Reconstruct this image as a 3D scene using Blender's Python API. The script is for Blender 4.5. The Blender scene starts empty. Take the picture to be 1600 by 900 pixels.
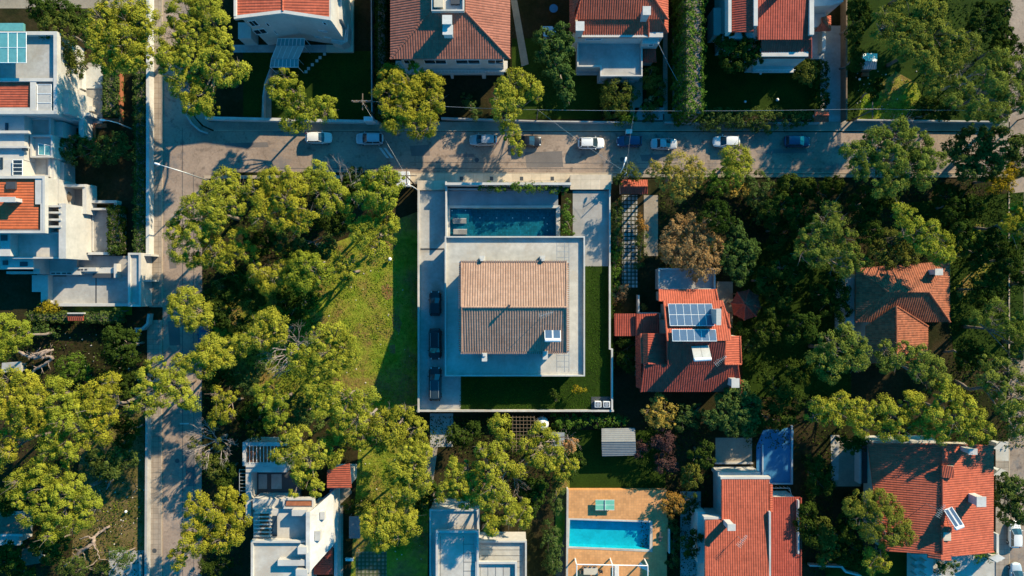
import bpy, bmesh, math, random
import numpy as np
from mathutils import Vector, Matrix
R = math.radians
S = bpy.context.scene
COL = S.collection
H = 105.0          # camera height in metres; 10 px of the photo = 1 m on the ground

# ---------------------------------------------------------------- camera, sky, sun, exposure
cd = bpy.data.cameras.new('camera'); cam = bpy.data.objects.new('camera', cd); COL.objects.link(cam)
cam.location = (0, 0, H); cam.rotation_euler = (0, 0, 0)
cd.sensor_fit = 'HORIZONTAL'; cd.angle = 2 * math.atan(80.0 / H); cd.clip_start = 0.5; cd.clip_end = 3000
S.camera = cam
S.render.resolution_x = 1024; S.render.resolution_y = 576
S.view_settings.view_transform = 'Standard'; S.view_settings.look = 'None'; S.view_settings.gamma = 1
S.view_settings.use_curve_mapping = False
S.view_settings.exposure = 0.95
ELEV, AZ = 26.0, 45.0      # sun height, bearing east of the picture's up
world = bpy.data.worlds.new('World'); S.world = world; world.use_nodes = True
wn = world.node_tree.nodes; wl = world.node_tree.links
bg = wn['Background']
sky = wn.new('ShaderNodeTexSky'); sky.sky_type = 'NISHITA'; sky.sun_disc = False
sky.sun_elevation = R(ELEV); sky.sun_rotation = R(AZ); sky.altitude = 100
tint = wn.new('ShaderNodeMix'); tint.data_type = 'RGBA'; tint.blend_type = 'MULTIPLY'; tint.inputs[0].default_value = 1.0
tint.inputs[7].default_value = (0.02, 0.64, 1.0, 1)
wl.new(sky.outputs[0], tint.inputs[6]); wl.new(tint.outputs[2], bg.inputs[0])
bg.inputs[1].default_value = 0.135
sd = bpy.data.lights.new('sun', 'SUN'); sd.energy = 5.0; sd.angle = R(0.53); sd.color = (1.0, 0.83, 0.56)
sun = bpy.data.objects.new('sun', sd); COL.objects.link(sun)
dirv = Vector((math.sin(R(AZ)) * math.cos(R(ELEV)), math.cos(R(AZ)) * math.cos(R(ELEV)), math.sin(R(ELEV))))
sun.rotation_euler = dirv.to_track_quat('Z', 'Y').to_euler(); sun.location = (60, 60, 120)

# ---------------------------------------------------------------- helpers
def P(px, py, z=0.0):
    k = (1 - z / H) / 10.0
    return Vector(((px - 800) * k, (450 - py) * k, z))
def tag(o, label=None, cat=None, group=None, kind=None):
    if label: o['label'] = label
    if cat: o['category'] = cat
    if group: o['group'] = group
    if kind: o['kind'] = kind
    return o
def thing(name, label, cat, loc=(0, 0, 0), group=None, rz=0):
    o = bpy.data.objects.new(name, None); COL.objects.link(o); o.location = loc; o.rotation_euler = (0, 0, rz)
    o.empty_display_size = 0.3
    return tag(o, label, cat, group)
def link(name, me, mat, parent=None):
    o = bpy.data.objects.new(name, me); COL.objects.link(o)
    if mat is not None and not me.materials: me.materials.append(mat)
    if parent is not None:
        o.parent = parent
        if not parent.get('local'):       # parts built in world space
            o.matrix_parent_inverse = Matrix.LocRotScale(wloc(parent), wrot(parent), None).inverted()
    return o
def wloc(o):
    l = Vector(o.location)
    return l
def wrot(o):
    return o.rotation_euler.copy()
def sub(parent, name, me, mat):           # sub-part: parent is a part whose own matrix is identity in world space
    o = bpy.data.objects.new(name, me); COL.objects.link(o)
    if mat is not None and not me.materials: me.materials.append(mat)
    o.parent = parent
    return o
def mesh_from(verts, faces, name='mesh', smooth=False):
    me = bpy.data.meshes.new(name); me.from_pydata([tuple(v) for v in verts], [], faces); me.update()
    if smooth:
        me.polygons.foreach_set('use_smooth', [True] * len(me.polygons))
    return me
ZK = [0.0]            # extra storey height given to everything above 5 m while a house is being built
def lift(z): return z + ZK[0] if z >= 5 else z
SPLIT = {'terrace_floor', 'roof_light', 'court_slab', 'patio_bench', 'pillar', 'step', 'wall_opening', 'post', 'vent', 'timber_edging', 'gate_post', 'flat_roof', 'patio', 'terrace_step', 'roof_box', 'side_wall', 'cap_slab'}
class MB:
    """collects shapes into one mesh"""
    n = 0
    def __init__(s): s.v = []; s.f = []; s.cuts = []
    def add(s, vs, fs):
        s.cuts.append((len(s.v), len(s.f))); b = len(s.v); s.v += [tuple(v) for v in vs]; s.f += [tuple(i + b for i in f) for f in fs]; return s
    def box(s, x0, y0, z0, x1, y1, z1):
        MB.n += 1; e = (MB.n % 9) * 0.0011
        x0, x1 = sorted((x0, x1)); y0, y1 = sorted((y0, y1))
        x0 -= e; x1 += e; y0 -= e; y1 += e; z1 += e
        vs = [(x0, y0, z0), (x1, y0, z0), (x1, y1, z0), (x0, y1, z0), (x0, y0, z1), (x1, y0, z1), (x1, y1, z1), (x0, y1, z1)]
        return s.add(vs, [(3, 2, 1, 0), (4, 5, 6, 7), (0, 1, 5, 4), (1, 2, 6, 5), (2, 3, 7, 6), (3, 0, 4, 7)])
    def pbox(s, x0, y0, x1, y1, z0, z1):   # rectangle in photo px as seen at its top z1
        z0 = lift(z0); z1 = lift(z1)
        a = P(x0, y0, z1); b = P(x1, y1, z1)
        return s.box(a.x, b.y, z0, b.x, a.y, z1)
    def prism(s, pts, z0, z1):             # world xy polygon
        n = len(pts)
        ar = sum(pts[i][0] * pts[(i + 1) % n][1] - pts[(i + 1) % n][0] * pts[i][1] for i in range(n))
        if ar < 0: pts = pts[::-1]
        vs = [(p[0], p[1], z0) for p in pts] + [(p[0], p[1], z1) for p in pts]
        fs = [tuple(range(n - 1, -1, -1)), tuple(range(n, 2 * n))] + [(i, (i + 1) % n, n + (i + 1) % n, n + i) for i in range(n)]
        return s.add(vs, fs)
    def pprism(s, pts, z0, z1):
        z0 = lift(z0); z1 = lift(z1)
        return s.prism([P(x, y, z1)[:2] for x, y in pts], z0, z1)
    def tube(s, pts, rad, n=6, cap=True):
        pts = [Vector(p) for p in pts]
        if not hasattr(rad, '__len__'): rad = [rad] * len(pts)
        vs = []; fs = []
        for i, p in enumerate(pts):
            d = (pts[min(i + 1, len(pts) - 1)] - pts[max(i - 1, 0)])
            if d.length < 1e-6: d = Vector((0, 0, 1))
            d.normalize()
            a = d.cross(Vector((0, 0, 1)) if abs(d.z) < 0.9 else Vector((1, 0, 0))).normalized(); b = d.cross(a)
            for k in range(n):
                t = 2 * math.pi * k / n
                vs.append(p + (a * math.cos(t) + b * math.sin(t)) * rad[i])
        for i in range(len(pts) - 1):
            for k in range(n):
                fs.append((i * n + k, i * n + (k + 1) % n, (i + 1) * n + (k + 1) % n, (i + 1) * n + k))
        if cap: fs += [tuple(range(n - 1, -1, -1)), tuple((len(pts) - 1) * n + k for k in range(n))]
        return s.add(vs, fs)
    def cyl(s, x, y, z0, z1, r, n=16, r2=None):
        r2 = r if r2 is None else r2
        vs = [(x + r * math.cos(2 * math.pi * k / n), y + r * math.sin(2 * math.pi * k / n), z0) for k in range(n)]
        vs += [(x + r2 * math.cos(2 * math.pi * k / n), y + r2 * math.sin(2 * math.pi * k / n), z1) for k in range(n)]
        return s.add(vs, [tuple(range(n - 1, -1, -1)), tuple(range(n, 2 * n))] + [(k, (k + 1) % n, n + (k + 1) % n, n + k) for k in range(n)])
    def ring(s, x0, y0, x1, y1, z0, z1, t):    # parapet round a px rectangle (top z1), thickness t
        z0 = lift(z0); z1 = lift(z1)
        a = P(x0, y0, z1); b = P(x1, y1, z1)
        s.box(a.x, a.y - t, z0, b.x, a.y, z1); s.box(a.x, b.y, z0, b.x, b.y + t, z1)
        s.box(a.x, b.y + t, z0, a.x + t, a.y - t, z1); s.box(b.x - t, b.y + t, z0, b.x, a.y - t, z1)
        return s
    def obj(s, name, mat, parent=None, smooth=False, bevel=0):
        if name in SPLIT and len(s.cuts) > 1:
            cv = s.cuts + [(len(s.v), len(s.f))]
            for (a, fa), (b, fb) in zip(cv[:-1], cv[1:]):
                q = MB(); q.v = s.v[a:b]; q.f = [tuple(i - a for i in f) for f in s.f[fa:fb]]; o = link(name, mesh_from(q.v, q.f, name, smooth), mat, parent)
            return o
        me = mesh_from(s.v, s.f, name, smooth)
        o = link(name, me, mat, parent)
        if bevel:
            m = o.modifiers.new('bevel', 'BEVEL'); m.width = bevel; m.segments = 1; m.limit_method = 'ANGLE'
        return o
    def subobj(s, name, mat, parent, smooth=False):
        return sub(parent, name, mesh_from(s.v, s.f, name, smooth), mat)

# ---------------------------------------------------------------- materials
MATS = {}
def newmat(name):
    m = bpy.data.materials.new(name); m.use_nodes = True; MATS[name] = m
    nt = m.node_tree; return m, nt, nt.nodes['Principled BSDF']
def N(nt, t, **kw):
    n = nt.nodes.new(t)
    for k, v in kw.items(): setattr(n, k, v)
    return n
def ramp(nt, fac, stops):
    r = N(nt, 'ShaderNodeValToRGB'); cr = r.color_ramp
    while len(cr.elements) > 1: cr.elements.remove(cr.elements[-1])
    cr.elements[0].position = stops[0][0]; cr.elements[0].color = (*stops[0][1], 1)
    for p, c in stops[1:]:
        e = cr.elements.new(p); e.color = (*c, 1)
    nt.links.new(fac, r.inputs[0]); return r.outputs[0]
def noise(nt, scale, detail=4, rough=0.6, vec=None):
    n = N(nt, 'ShaderNodeTexNoise'); n.inputs['Scale'].default_value = scale; n.inputs['Detail'].default_value = detail; n.inputs['Roughness'].default_value = rough
    if vec is None:
        g = N(nt, 'ShaderNodeNewGeometry'); vec = g.outputs['Position']
    nt.links.new(vec, n.inputs['Vector']); return n.outputs[0]
def mix(nt, a, b, f, mode='MIX'):
    m = N(nt, 'ShaderNodeMix', data_type='RGBA', blend_type=mode)
    for i, v in ((6, a), (7, b), (0, f)):
        if hasattr(v, 'links'): nt.links.new(v, m.inputs[i])
        elif i == 0: m.inputs[0].default_value = v
        else: m.inputs[i].default_value = (*v, 1)
    return m.outputs[2]
def bump(nt, bs, hgt, strength=0.4, dist=0.05):
    b = N(nt, 'ShaderNodeBump'); b.inputs['Strength'].default_value = strength; b.inputs['Distance'].default_value = dist
    nt.links.new(hgt, b.inputs['Height']); nt.links.new(b.outputs[0], bs.inputs['Normal'])
def sc(c, k): return tuple(min(1, x * k) for x in c)
def mottled(name, c, var=0.22, s1=0.5, s2=6, rough=0.85, bmp=0.25, stain=None, spec=0.3):
    """a worn mineral surface: large and small tonal variation, optional stains"""
    m, nt, bs = newmat(name)
    a = ramp(nt, noise(nt, s1, 5), [(0.3, sc(c, 1 - var)), (0.7, sc(c, 1 + var * 0.6))])
    b = ramp(nt, noise(nt, s2, 4), [(0.3, (1 - var * .8,) * 3), (0.75, (1,) * 3)])
    col = mix(nt, a, b, 1.0, 'MULTIPLY')
    if stain:
        f = ramp(nt, noise(nt, 0.23, 6, .7), [(0.55, (0, 0, 0)), (0.66, (1, 1, 1))])
        col = mix(nt, col, stain, f)
    nt.links.new(col, bs.inputs['Base Color']); bs.inputs['Roughness'].default_value = rough
    bs.inputs['Specular IOR Level'].default_value = spec
    bump(nt, bs, noise(nt, s2 * 3, 3), bmp, 0.03)
    return m
def plain(name, c, rough=0.5, metal=0, spec=0.5):
    m, nt, bs = newmat(name)
    col = ramp(nt, noise(nt, 1.7, 4), [(0.3, sc(c, .86)), (0.7, sc(c, 1.08))])
    nt.links.new(col, bs.inputs['Base Color']); bs.inputs['Roughness'].default_value = rough; bs.inputs['Metallic'].default_value = metal
    bs.inputs['Specular IOR Level'].default_value = spec
    return m
def tiles(name, c, var=0.16, lichen=0.16):
    """barrel roof tiles; geometry gives the ribs, the material the course lines and tile-to-tile colour (UV in metres: u across, v down)"""
    m, nt, bs = newmat(name)
    uv = N(nt, 'ShaderNodeUVMap')
    mp = N(nt, 'ShaderNodeMapping'); mp.inputs['Scale'].default_value = (1 / 0.36, 1 / 0.42, 1); nt.links.new(uv.outputs[0], mp.inputs[0])
    fl = N(nt, 'ShaderNodeVectorMath', operation='FLOOR'); nt.links.new(mp.outputs[0], fl.inputs[0])
    wh = N(nt, 'ShaderNodeTexWhiteNoise', noise_dimensions='2D'); nt.links.new(fl.outputs[0], wh.inputs['Vector'])
    base = ramp(nt, wh.outputs['Value'], [(0, sc(c, 1 - var)), (0.5, c), (1, sc(c, 1 + var * .7))])
    pat = ramp(nt, noise(nt, 0.35, 5, .65), [(0.3, (0.80, 0.76, 0.74)), (0.7, (1, 1, 1))])
    col = mix(nt, base, pat, 1.0, 'MULTIPLY')
    lf = ramp(nt, noise(nt, 2.6, 5, .7), [(0.56, (0, 0, 0)), (0.74, (lichen,) * 3)])
    col = mix(nt, col, (0.10, 0.085, 0.055), lf)
    sp = N(nt, 'ShaderNodeSeparateXYZ'); fr = N(nt, 'ShaderNodeVectorMath', operation='FRACTION'); nt.links.new(mp.outputs[0], fr.inputs[0]); nt.links.new(fr.outputs[0], sp.inputs[0])
    edge = ramp(nt, sp.outputs['Y'], [(0.0, (0.80,) * 3), (0.14, (1,) * 3)])
    col = mix(nt, col, edge, 1.0, 'MULTIPLY')
    nt.links.new(col, bs.inputs['Base Color']); bs.inputs['Roughness'].default_value = 0.8; bs.inputs['Specular IOR Level'].default_value = .25
    bump(nt, bs, sp.outputs['Y'], 0.3, 0.03)
    return m
def paving(name, c, sx, sy, joint=(0.1, 0.1, 0.09), jw=0.05, var=0.15, offs=0.0, rough=.8):
    m, nt, bs = newmat(name)
    g = N(nt, 'ShaderNodeNewGeometry')
    br = N(nt, 'ShaderNodeTexBrick'); br.offset = offs; nt.links.new(g.outputs['Position'], br.inputs['Vector'])
    br.inputs['Scale'].default_value = 1; br.inputs['Brick Width'].default_value = sx; br.inputs['Row Height'].default_value = sy
    br.inputs['Mortar Size'].default_value = jw; br.inputs['Mortar Smooth'].default_value = 0.1; br.inputs['Bias'].default_value = 0
    br.inputs['Color1'].default_value = (*sc(c, 1 - var), 1); br.inputs['Color2'].default_value = (*sc(c, 1 + var), 1); br.inputs['Mortar'].default_value = (*joint, 1)
    b = ramp(nt, noise(nt, 0.6, 6, .65), [(0.3, (.7,) * 3), (0.7, (1,) * 3)])
    col = mix(nt, br.outputs[0], b, 1.0, 'MULTIPLY')
    nt.links.new(col, bs.inputs['Base Color']); bs.inputs['Roughness'].default_value = rough; bs.inputs['Specular IOR Level'].default_value = .3
    bump(nt, bs, noise(nt, 14, 3), .2, .02)
    return m
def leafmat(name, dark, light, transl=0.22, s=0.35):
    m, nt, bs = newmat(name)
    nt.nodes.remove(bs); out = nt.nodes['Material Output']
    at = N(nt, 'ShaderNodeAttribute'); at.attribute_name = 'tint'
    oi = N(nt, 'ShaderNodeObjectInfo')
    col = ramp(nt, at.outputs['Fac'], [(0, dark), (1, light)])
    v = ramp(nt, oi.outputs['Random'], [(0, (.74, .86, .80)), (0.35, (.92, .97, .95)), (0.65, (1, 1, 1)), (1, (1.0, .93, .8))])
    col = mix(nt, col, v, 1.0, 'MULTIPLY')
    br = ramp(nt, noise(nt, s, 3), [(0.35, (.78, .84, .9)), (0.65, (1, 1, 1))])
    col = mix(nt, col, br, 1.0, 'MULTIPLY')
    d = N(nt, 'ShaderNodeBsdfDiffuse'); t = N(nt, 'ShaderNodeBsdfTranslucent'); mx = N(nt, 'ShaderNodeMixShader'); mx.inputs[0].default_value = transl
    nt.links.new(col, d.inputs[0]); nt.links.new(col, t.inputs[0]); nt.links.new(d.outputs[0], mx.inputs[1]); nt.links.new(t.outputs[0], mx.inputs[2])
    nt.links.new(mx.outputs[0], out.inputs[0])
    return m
def groundmat(name, cols, s=0.12, s2=2.2, bmp=.6):
    m, nt, bs = newmat(name)
    a = ramp(nt, noise(nt, s, 8, .68), [(0.28 + 0.44 * i / (len(cols) - 1), c) for i, c in enumerate(cols)])
    b = ramp(nt, noise(nt, s2, 6, .7), [(0.3, (.55, .55, .55)), (0.7, (1.15,) * 3)])
    col = mix(nt, a, b, 1.0, 'MULTIPLY')
    nt.links.new(col, bs.inputs['Base Color']); bs.inputs['Roughness'].default_value = .95; bs.inputs['Specular IOR Level'].default_value = .1
    bump(nt, bs, noise(nt, 5, 6, .7), bmp, .15)
    return m
def watermat(name, absorb):
    m, nt, bs = newmat(name)
    nt.nodes.remove(bs); out = nt.nodes['Material Output']
    tr = N(nt, 'ShaderNodeBsdfTransparent'); tr.inputs[0].default_value = (*absorb, 1)
    gl = N(nt, 'ShaderNodeBsdfGlossy'); gl.inputs['Roughness'].default_value = .04
    lw = N(nt, 'ShaderNodeLayerWeight'); lw.inputs[0].default_value = .12
    b = N(nt, 'ShaderNodeBump'); b.inputs['Strength'].default_value = .25; b.inputs['Distance'].default_value = .05
    nt.links.new(noise(nt, 3.0, 3), b.inputs['Height']); nt.links.new(b.outputs[0], gl.inputs['Normal']); nt.links.new(b.outputs[0], lw.inputs['Normal'])
    mx = N(nt, 'ShaderNodeMixShader'); nt.links.new(lw.outputs['Facing'], mx.inputs[0]); nt.links.new(tr.outputs[0], mx.inputs[1]); nt.links.new(gl.outputs[0], mx.inputs[2])
    nt.links.new(mx.outputs[0], out.inputs[0])
    return m

M = {}
M['tile_red'] = tiles('red roof tiles', (0.43, 0.10, 0.053))
M['tile_deep'] = tiles('deep red roof tiles', (0.34, 0.065, 0.04), lichen=.3)
M['tile_brown'] = tiles('brown roof tiles', (0.34, 0.125, 0.08))
M['tile_pink'] = tiles('pale clay roof tiles', (0.38, 0.235, 0.165), .12, .05)
M['tile_orange'] = tiles('orange roof tiles', (0.55, 0.135, 0.05), .12, .06)
M['tile_mossy'] = tiles('mossy roof tiles', (0.31, 0.10, 0.048), .3, .7)
M['white'] = mottled('white render', (0.50, 0.475, 0.435), .16, .35, 2.4, .8, .1, (0.50, 0.47, 0.42))
M['offwhite'] = mottled('aged white render', (0.55, 0.53, 0.49), .2, .4, 2.5, .85, .15, (0.38, 0.36, 0.33))
M['cream'] = mottled('cream render', (0.55, 0.47, 0.36), .15, .4, 3)
M['concrete'] = mottled('concrete', (0.40, 0.385, 0.36), .25, .25, 2.2, .85, .2, (0.30, 0.27, 0.23))
M['concrete_pale'] = mottled('pale concrete', (0.50, 0.465, 0.41), .26, .18, 1.4, .85, .2, (0.40, 0.35, 0.29))
M['asphalt'] = mottled('worn asphalt', (0.345, 0.26, 0.20), .30, .16, 3, .9, .4, (0.17, 0.15, 0.14), .2)
m, nt, bs = MATS['worn asphalt'], MATS['worn asphalt'].node_tree, MATS['worn asphalt'].node_tree.nodes['Principled BSDF']
vo = N(nt, 'ShaderNodeTexVoronoi', feature='DISTANCE_TO_EDGE'); vo.inputs['Scale'].default_value = .22
g_ = N(nt, 'ShaderNodeNewGeometry'); wv = N(nt, 'ShaderNodeVectorMath', operation='ADD'); ns = N(nt, 'ShaderNodeTexNoise'); ns.inputs['Scale'].default_value = .8; ns.inputs['Detail'].default_value = 5
nt.links.new(g_.outputs['Position'], ns.inputs['Vector']); nt.links.new(g_.outputs['Position'], wv.inputs[0]); sc_ = N(nt, 'ShaderNodeVectorMath', operation='SCALE'); sc_.inputs['Scale'].default_value = 2.2
nt.links.new(ns.outputs['Color'], sc_.inputs[0]); nt.links.new(sc_.outputs[0], wv.inputs[1]); nt.links.new(wv.outputs[0], vo.inputs['Vector'])
cr_ = ramp(nt, vo.outputs['Distance'], [(0.0, (.76, .76, .76)), (0.016, (1, 1, 1))])
old = bs.inputs['Base Color'].links[0].from_socket
oil = ramp(nt, noise(nt, .9, 3, .5), [(0.30, (.62, .62, .64)), (0.42, (1, 1, 1))])
nt.links.new(mix(nt, mix(nt, old, cr_, 1.0, 'MULTIPLY'), oil, 1.0, 'MULTIPLY'), bs.inputs['Base Color'])
M['asphalt_patch'] = mottled('asphalt patch', (0.16, 0.14, 0.13), .2, .3, 6, .9, .4)
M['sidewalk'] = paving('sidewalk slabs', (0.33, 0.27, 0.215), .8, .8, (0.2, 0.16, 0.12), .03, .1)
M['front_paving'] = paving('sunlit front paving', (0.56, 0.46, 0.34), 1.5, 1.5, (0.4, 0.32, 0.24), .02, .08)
M['kerb'] = mottled('kerb stone', (0.42, 0.33, 0.24), .2, .8, 6)
M['paint'] = mottled('road paint', (0.62, 0.6, 0.55), .25, 1, 8)
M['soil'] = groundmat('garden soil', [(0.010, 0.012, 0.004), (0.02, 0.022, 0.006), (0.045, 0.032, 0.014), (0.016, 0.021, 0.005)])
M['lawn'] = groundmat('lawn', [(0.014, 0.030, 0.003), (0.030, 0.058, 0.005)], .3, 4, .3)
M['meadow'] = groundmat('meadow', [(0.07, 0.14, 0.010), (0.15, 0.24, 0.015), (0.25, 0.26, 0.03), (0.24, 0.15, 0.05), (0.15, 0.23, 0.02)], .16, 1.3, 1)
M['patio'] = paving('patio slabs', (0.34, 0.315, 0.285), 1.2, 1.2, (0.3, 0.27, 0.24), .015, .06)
M['deck_blue'] = paving('pool deck slabs', (0.27, 0.29, 0.30), 2.4, 2.4, (0.26, 0.26, 0.25), .015, .05)
M['terracotta'] = paving('terracotta pool paving', (0.62, 0.30, 0.115), .4, .4, (0.5, 0.26, 0.12), .02, .1)
M['stones'] = paving('garden path flags', (0.33, 0.31, 0.28), .62, .62, (0.035, 0.04, 0.02), .1, .2)
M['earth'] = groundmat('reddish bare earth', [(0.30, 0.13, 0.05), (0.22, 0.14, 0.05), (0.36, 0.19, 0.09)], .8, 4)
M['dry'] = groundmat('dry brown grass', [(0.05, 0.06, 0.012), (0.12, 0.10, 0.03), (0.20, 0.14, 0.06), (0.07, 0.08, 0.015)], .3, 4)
M['grass_pavers'] = paving('pavers with grass joints', (0.17, 0.16, 0.10), .62, .62, (0.05, 0.07, 0.02), .1, .2)
M['path'] = mottled('path concrete', (0.30, 0.25, 0.19), .2, .5, 4)
M['pool_dark'] = paving('dark pool mosaic', (0.008, 0.16, 0.22), .3, .3, (0.006, .11, .16), .02, .25)
M['pool_light'] = paving('light pool mosaic', (0.015, 0.50, 0.58), .3, .3, (0.02, .5, .55), .02, .06)
M['water_dark'] = watermat('pool water', (0.55, 0.85, 0.9))
M['water_light'] = watermat('clear pool water', (0.55, 0.95, 1.0))
M['glass'] = plain('dark window glass', (0.02, 0.035, 0.045), .08, 0, .8)
M['glass_teal'] = plain('teal glazing', (0.10, 0.30, 0.31), .1, 0, .8)
M['panel'] = plain('solar cells', (0.06, 0.10, 0.165), .22, 0, .8)
M['panel_pale'] = plain('pale collector glass', (0.42, 0.40, 0.36), .3)
M['sheeting'] = plain('dull sheet metal', (0.20, 0.20, 0.19), .6)
M['metal'] = plain('galvanised metal', (0.36, 0.37, 0.37), .45, .4)
M['whitemetal'] = plain('white painted metal', (0.72, 0.72, 0.70), .4)
M['darkmetal'] = plain('dark metal', (0.05, 0.052, 0.055), .5)
M['wood'] = mottled('weathered timber', (0.17, 0.12, 0.08), .3, 2, 9)
M['wood_red'] = mottled('reddish timber', (0.34, 0.12, 0.055), .25, 2, 9)
M['bark'] = mottled('pine bark', (0.24, 0.19, 0.155), .35, 3, 12, .95, .6)
M['deadwood'] = mottled('bleached dead wood', (0.33, 0.25, 0.20), .25, 3, 12, .9, .5)
M['twigs'] = mottled('grey twigs', (0.33, 0.28, 0.25), .25, 3, 12, .9, .5)
M['rubber'] = plain('tyre rubber', (0.02, 0.02, 0.02), .8)
M['red'] = plain('red plastic', (0.4, 0.05, 0.03), .5)
M['blue'] = plain('blue tarpaulin', (0.03, 0.16, 0.32), .6)
M['greentop'] = plain('green table top', (0.14, 0.42, 0.30), .45)
M['fabric'] = plain('grey woven fabric', (0.17, 0.165, 0.16), .9)
M['canvas'] = plain('pale canvas', (0.6, 0.57, 0.52), .9)
M['lamp_red'] = plain('tail light', (0.35, 0.01, 0.01), .2)
M['lamp_clear'] = plain('headlight glass', (0.6, 0.62, 0.62), .1)
PAINTS = {}
def paint(name, c, metal=0.0, coat=.6):
    m, nt, bs = newmat(name)
    col = ramp(nt, noise(nt, 2.5, 4), [(0.3, sc(c, .93)), (0.7, sc(c, 1.03))])
    nt.links.new(col, bs.inputs['Base Color']); bs.inputs['Roughness'].default_value = .32; bs.inputs['Metallic'].default_value = metal
    bs.inputs['Coat Weight'].default_value = coat; bs.inputs['Coat Roughness'].default_value = .08
    return m
M['car_white'] = paint('white car paint', (0.68, 0.67, 0.64)); M['car_silver'] = paint('silver car paint', (0.42, 0.42, 0.41), .3)
M['car_black'] = paint('black car paint', (0.007, 0.008, 0.010), 0, .15); M['car_navy'] = paint('navy car paint', (0.015, 0.03, 0.09)); M['car_grey'] = paint('grey car paint', (0.09, 0.10, 0.11), .3)
M['car_pale'] = paint('pale blue car paint', (0.42, 0.47, 0.50), .2)
LEAF = {
 'pine': leafmat('pine needles', (0.125, 0.135, 0.012), (0.46, 0.42, 0.045)),
 'leafy': leafmat('broad leaves', (0.035, 0.065, 0.016), (0.13, 0.17, 0.04)),
 'dark': leafmat('dark evergreen leaves', (0.018, 0.035, 0.006), (0.065, 0.095, 0.016)),
 'olive': leafmat('olive shrub leaves', (0.075, 0.085, 0.015), (0.19, 0.19, 0.035)),
 'golden': leafmat('golden autumn leaves', (0.26, 0.17, 0.025), (0.58, 0.38, 0.08)),
 'yellow': leafmat('yellow autumn leaves', (0.20, 0.14, 0.012), (0.42, 0.30, 0.02)),
 'brown': leafmat('pinkish brown autumn leaves', (0.27, 0.13, 0.05), (0.58, 0.31, 0.13)),
 'orange': leafmat('orange autumn leaves', (0.22, 0.10, 0.02), (0.45, 0.23, 0.05)),
 'purple': leafmat('purple plum leaves', (0.05, 0.022, 0.022), (0.15, 0.07, 0.06)),
 'lush': leafmat('lush green leaves', (0.04, 0.085, 0.012), (0.14, 0.22, 0.03)),
 'greypine': leafmat('grey green pine needles', (0.07, 0.095, 0.016), (0.27, 0.28, 0.045)),
 'turf': leafmat('turf blades', (0.02, 0.055, 0.006), (0.07, 0.14, 0.012)),
 'grass': leafmat('grass blades', (0.08, 0.13, 0.010), (0.30, 0.34, 0.035)),
}

# ---------------------------------------------------------------- foliage
def quads_mesh(name, C, Nn, size, aspect, tint, rng):
    """many small leaf faces: centres C, normals Nn"""
    n = len(C)
    t = rng.normal(size=(n, 3)); t -= (t * Nn).sum(1)[:, None] * Nn; t /= np.linalg.norm(t, axis=1)[:, None] + 1e-9
    b = np.cross(Nn, t)
    L = (size * rng.uniform(.65, 1.35, n))[:, None] * .5; Wd = L * aspect
    V = np.empty((n, 4, 3), np.float32)
    V[:, 0] = C - t * L; V[:, 1] = C - b * Wd + t * L * .15; V[:, 2] = C + t * L; V[:, 3] = C + b * Wd + t * L * .15
    me = bpy.data.meshes.new(name)
    me.vertices.add(n * 4); me.vertices.foreach_set('co', V.ravel())
    me.loops.add(n * 4); me.loops.foreach_set('vertex_index', np.arange(n * 4, dtype=np.int32))
    me.polygons.add(n); me.polygons.foreach_set('loop_start', np.arange(0, n * 4, 4, dtype=np.int32))
    try: me.polygons.foreach_set('loop_total', np.full(n, 4, np.int32))
    except Exception: pass
    a = me.attributes.new('tint', 'FLOAT', 'FACE'); a.data.foreach_set('value', tint.astype(np.float32))
    me.update(calc_edges=True); return me
def unit(v): return v / (np.linalg.norm(v, axis=1)[:, None] + 1e-9)
KIND = {   # clump radius, clumps per (r/rc)^2, leaves per clump, leaf length, aspect, vertical squash, raggedness
 'pine': (0.46, 2.6, 120, 0.185, .62, .80, .22),
 'leafy': (0.44, 2.6, 62, 0.25, .75, .85, .24),
 'fine': (0.42, 2.4, 46, 0.21, .60, .9, .16),
 'hedge': (0.34, 2.0, 34, 0.22, .7, .95, .10),
}
def crown(name, blobs, form, rng):
    rc, dens, nl, ls, asp, sq, rag = KIND[form]
    C = []; NN = []; T = []
    for (x, y, z, r) in blobs:
        c = np.array((x, y, z))
        k = max(5, int(dens * (r / rc) ** 2))
        d = unit(rng.normal(size=(k, 3))); d[:, 2] = np.abs(d[:, 2]) * 1.0 - .30; d = unit(d)
        rad = r * (1 - rag * rng.random(k) ** 1.0 * 1.3 + .05)
        cp = c + d * rad[:, None] * np.array((1, 1, sq)); cr = rc * (.5 + rng.random(k) ** 1.6 * 1.25) * min(1, r / 1.0) ** .3
        m = nl
        dd = unit(rng.normal(size=(k, m, 3)).reshape(-1, 3)); dd[:, 2] = np.where(dd[:, 2] < -.35, -dd[:, 2], dd[:, 2])
        crr = np.repeat(cr, m); q = rng.uniform(.55, 1.08, k * m)
        pos = np.repeat(cp, m, 0) + dd * (crr * q)[:, None] * np.array((1, 1, .85))
        nn = unit(dd * .75 + np.repeat(d, m, 0) * .55 + np.array((0, 0, .25)) + rng.normal(size=dd.shape) * .42)
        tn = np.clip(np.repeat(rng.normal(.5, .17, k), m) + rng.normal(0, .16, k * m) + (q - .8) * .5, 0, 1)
        C.append(pos); NN.append(nn); T.append(tn)
        ki = int(16 * r * r) + 6                                    # inner twigs and leaves
        di = unit(rng.normal(size=(ki, 3))); pi_ = c + di * (r * .72 * rng.random(ki) ** .4)[:, None] * np.array((1, 1, sq))
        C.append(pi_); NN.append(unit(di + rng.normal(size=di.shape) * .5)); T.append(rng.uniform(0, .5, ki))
    C = np.concatenate(C); NN = np.concatenate(NN); T = np.concatenate(T)
    return quads_mesh(name, C, NN, ls, asp, T, rng)
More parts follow.
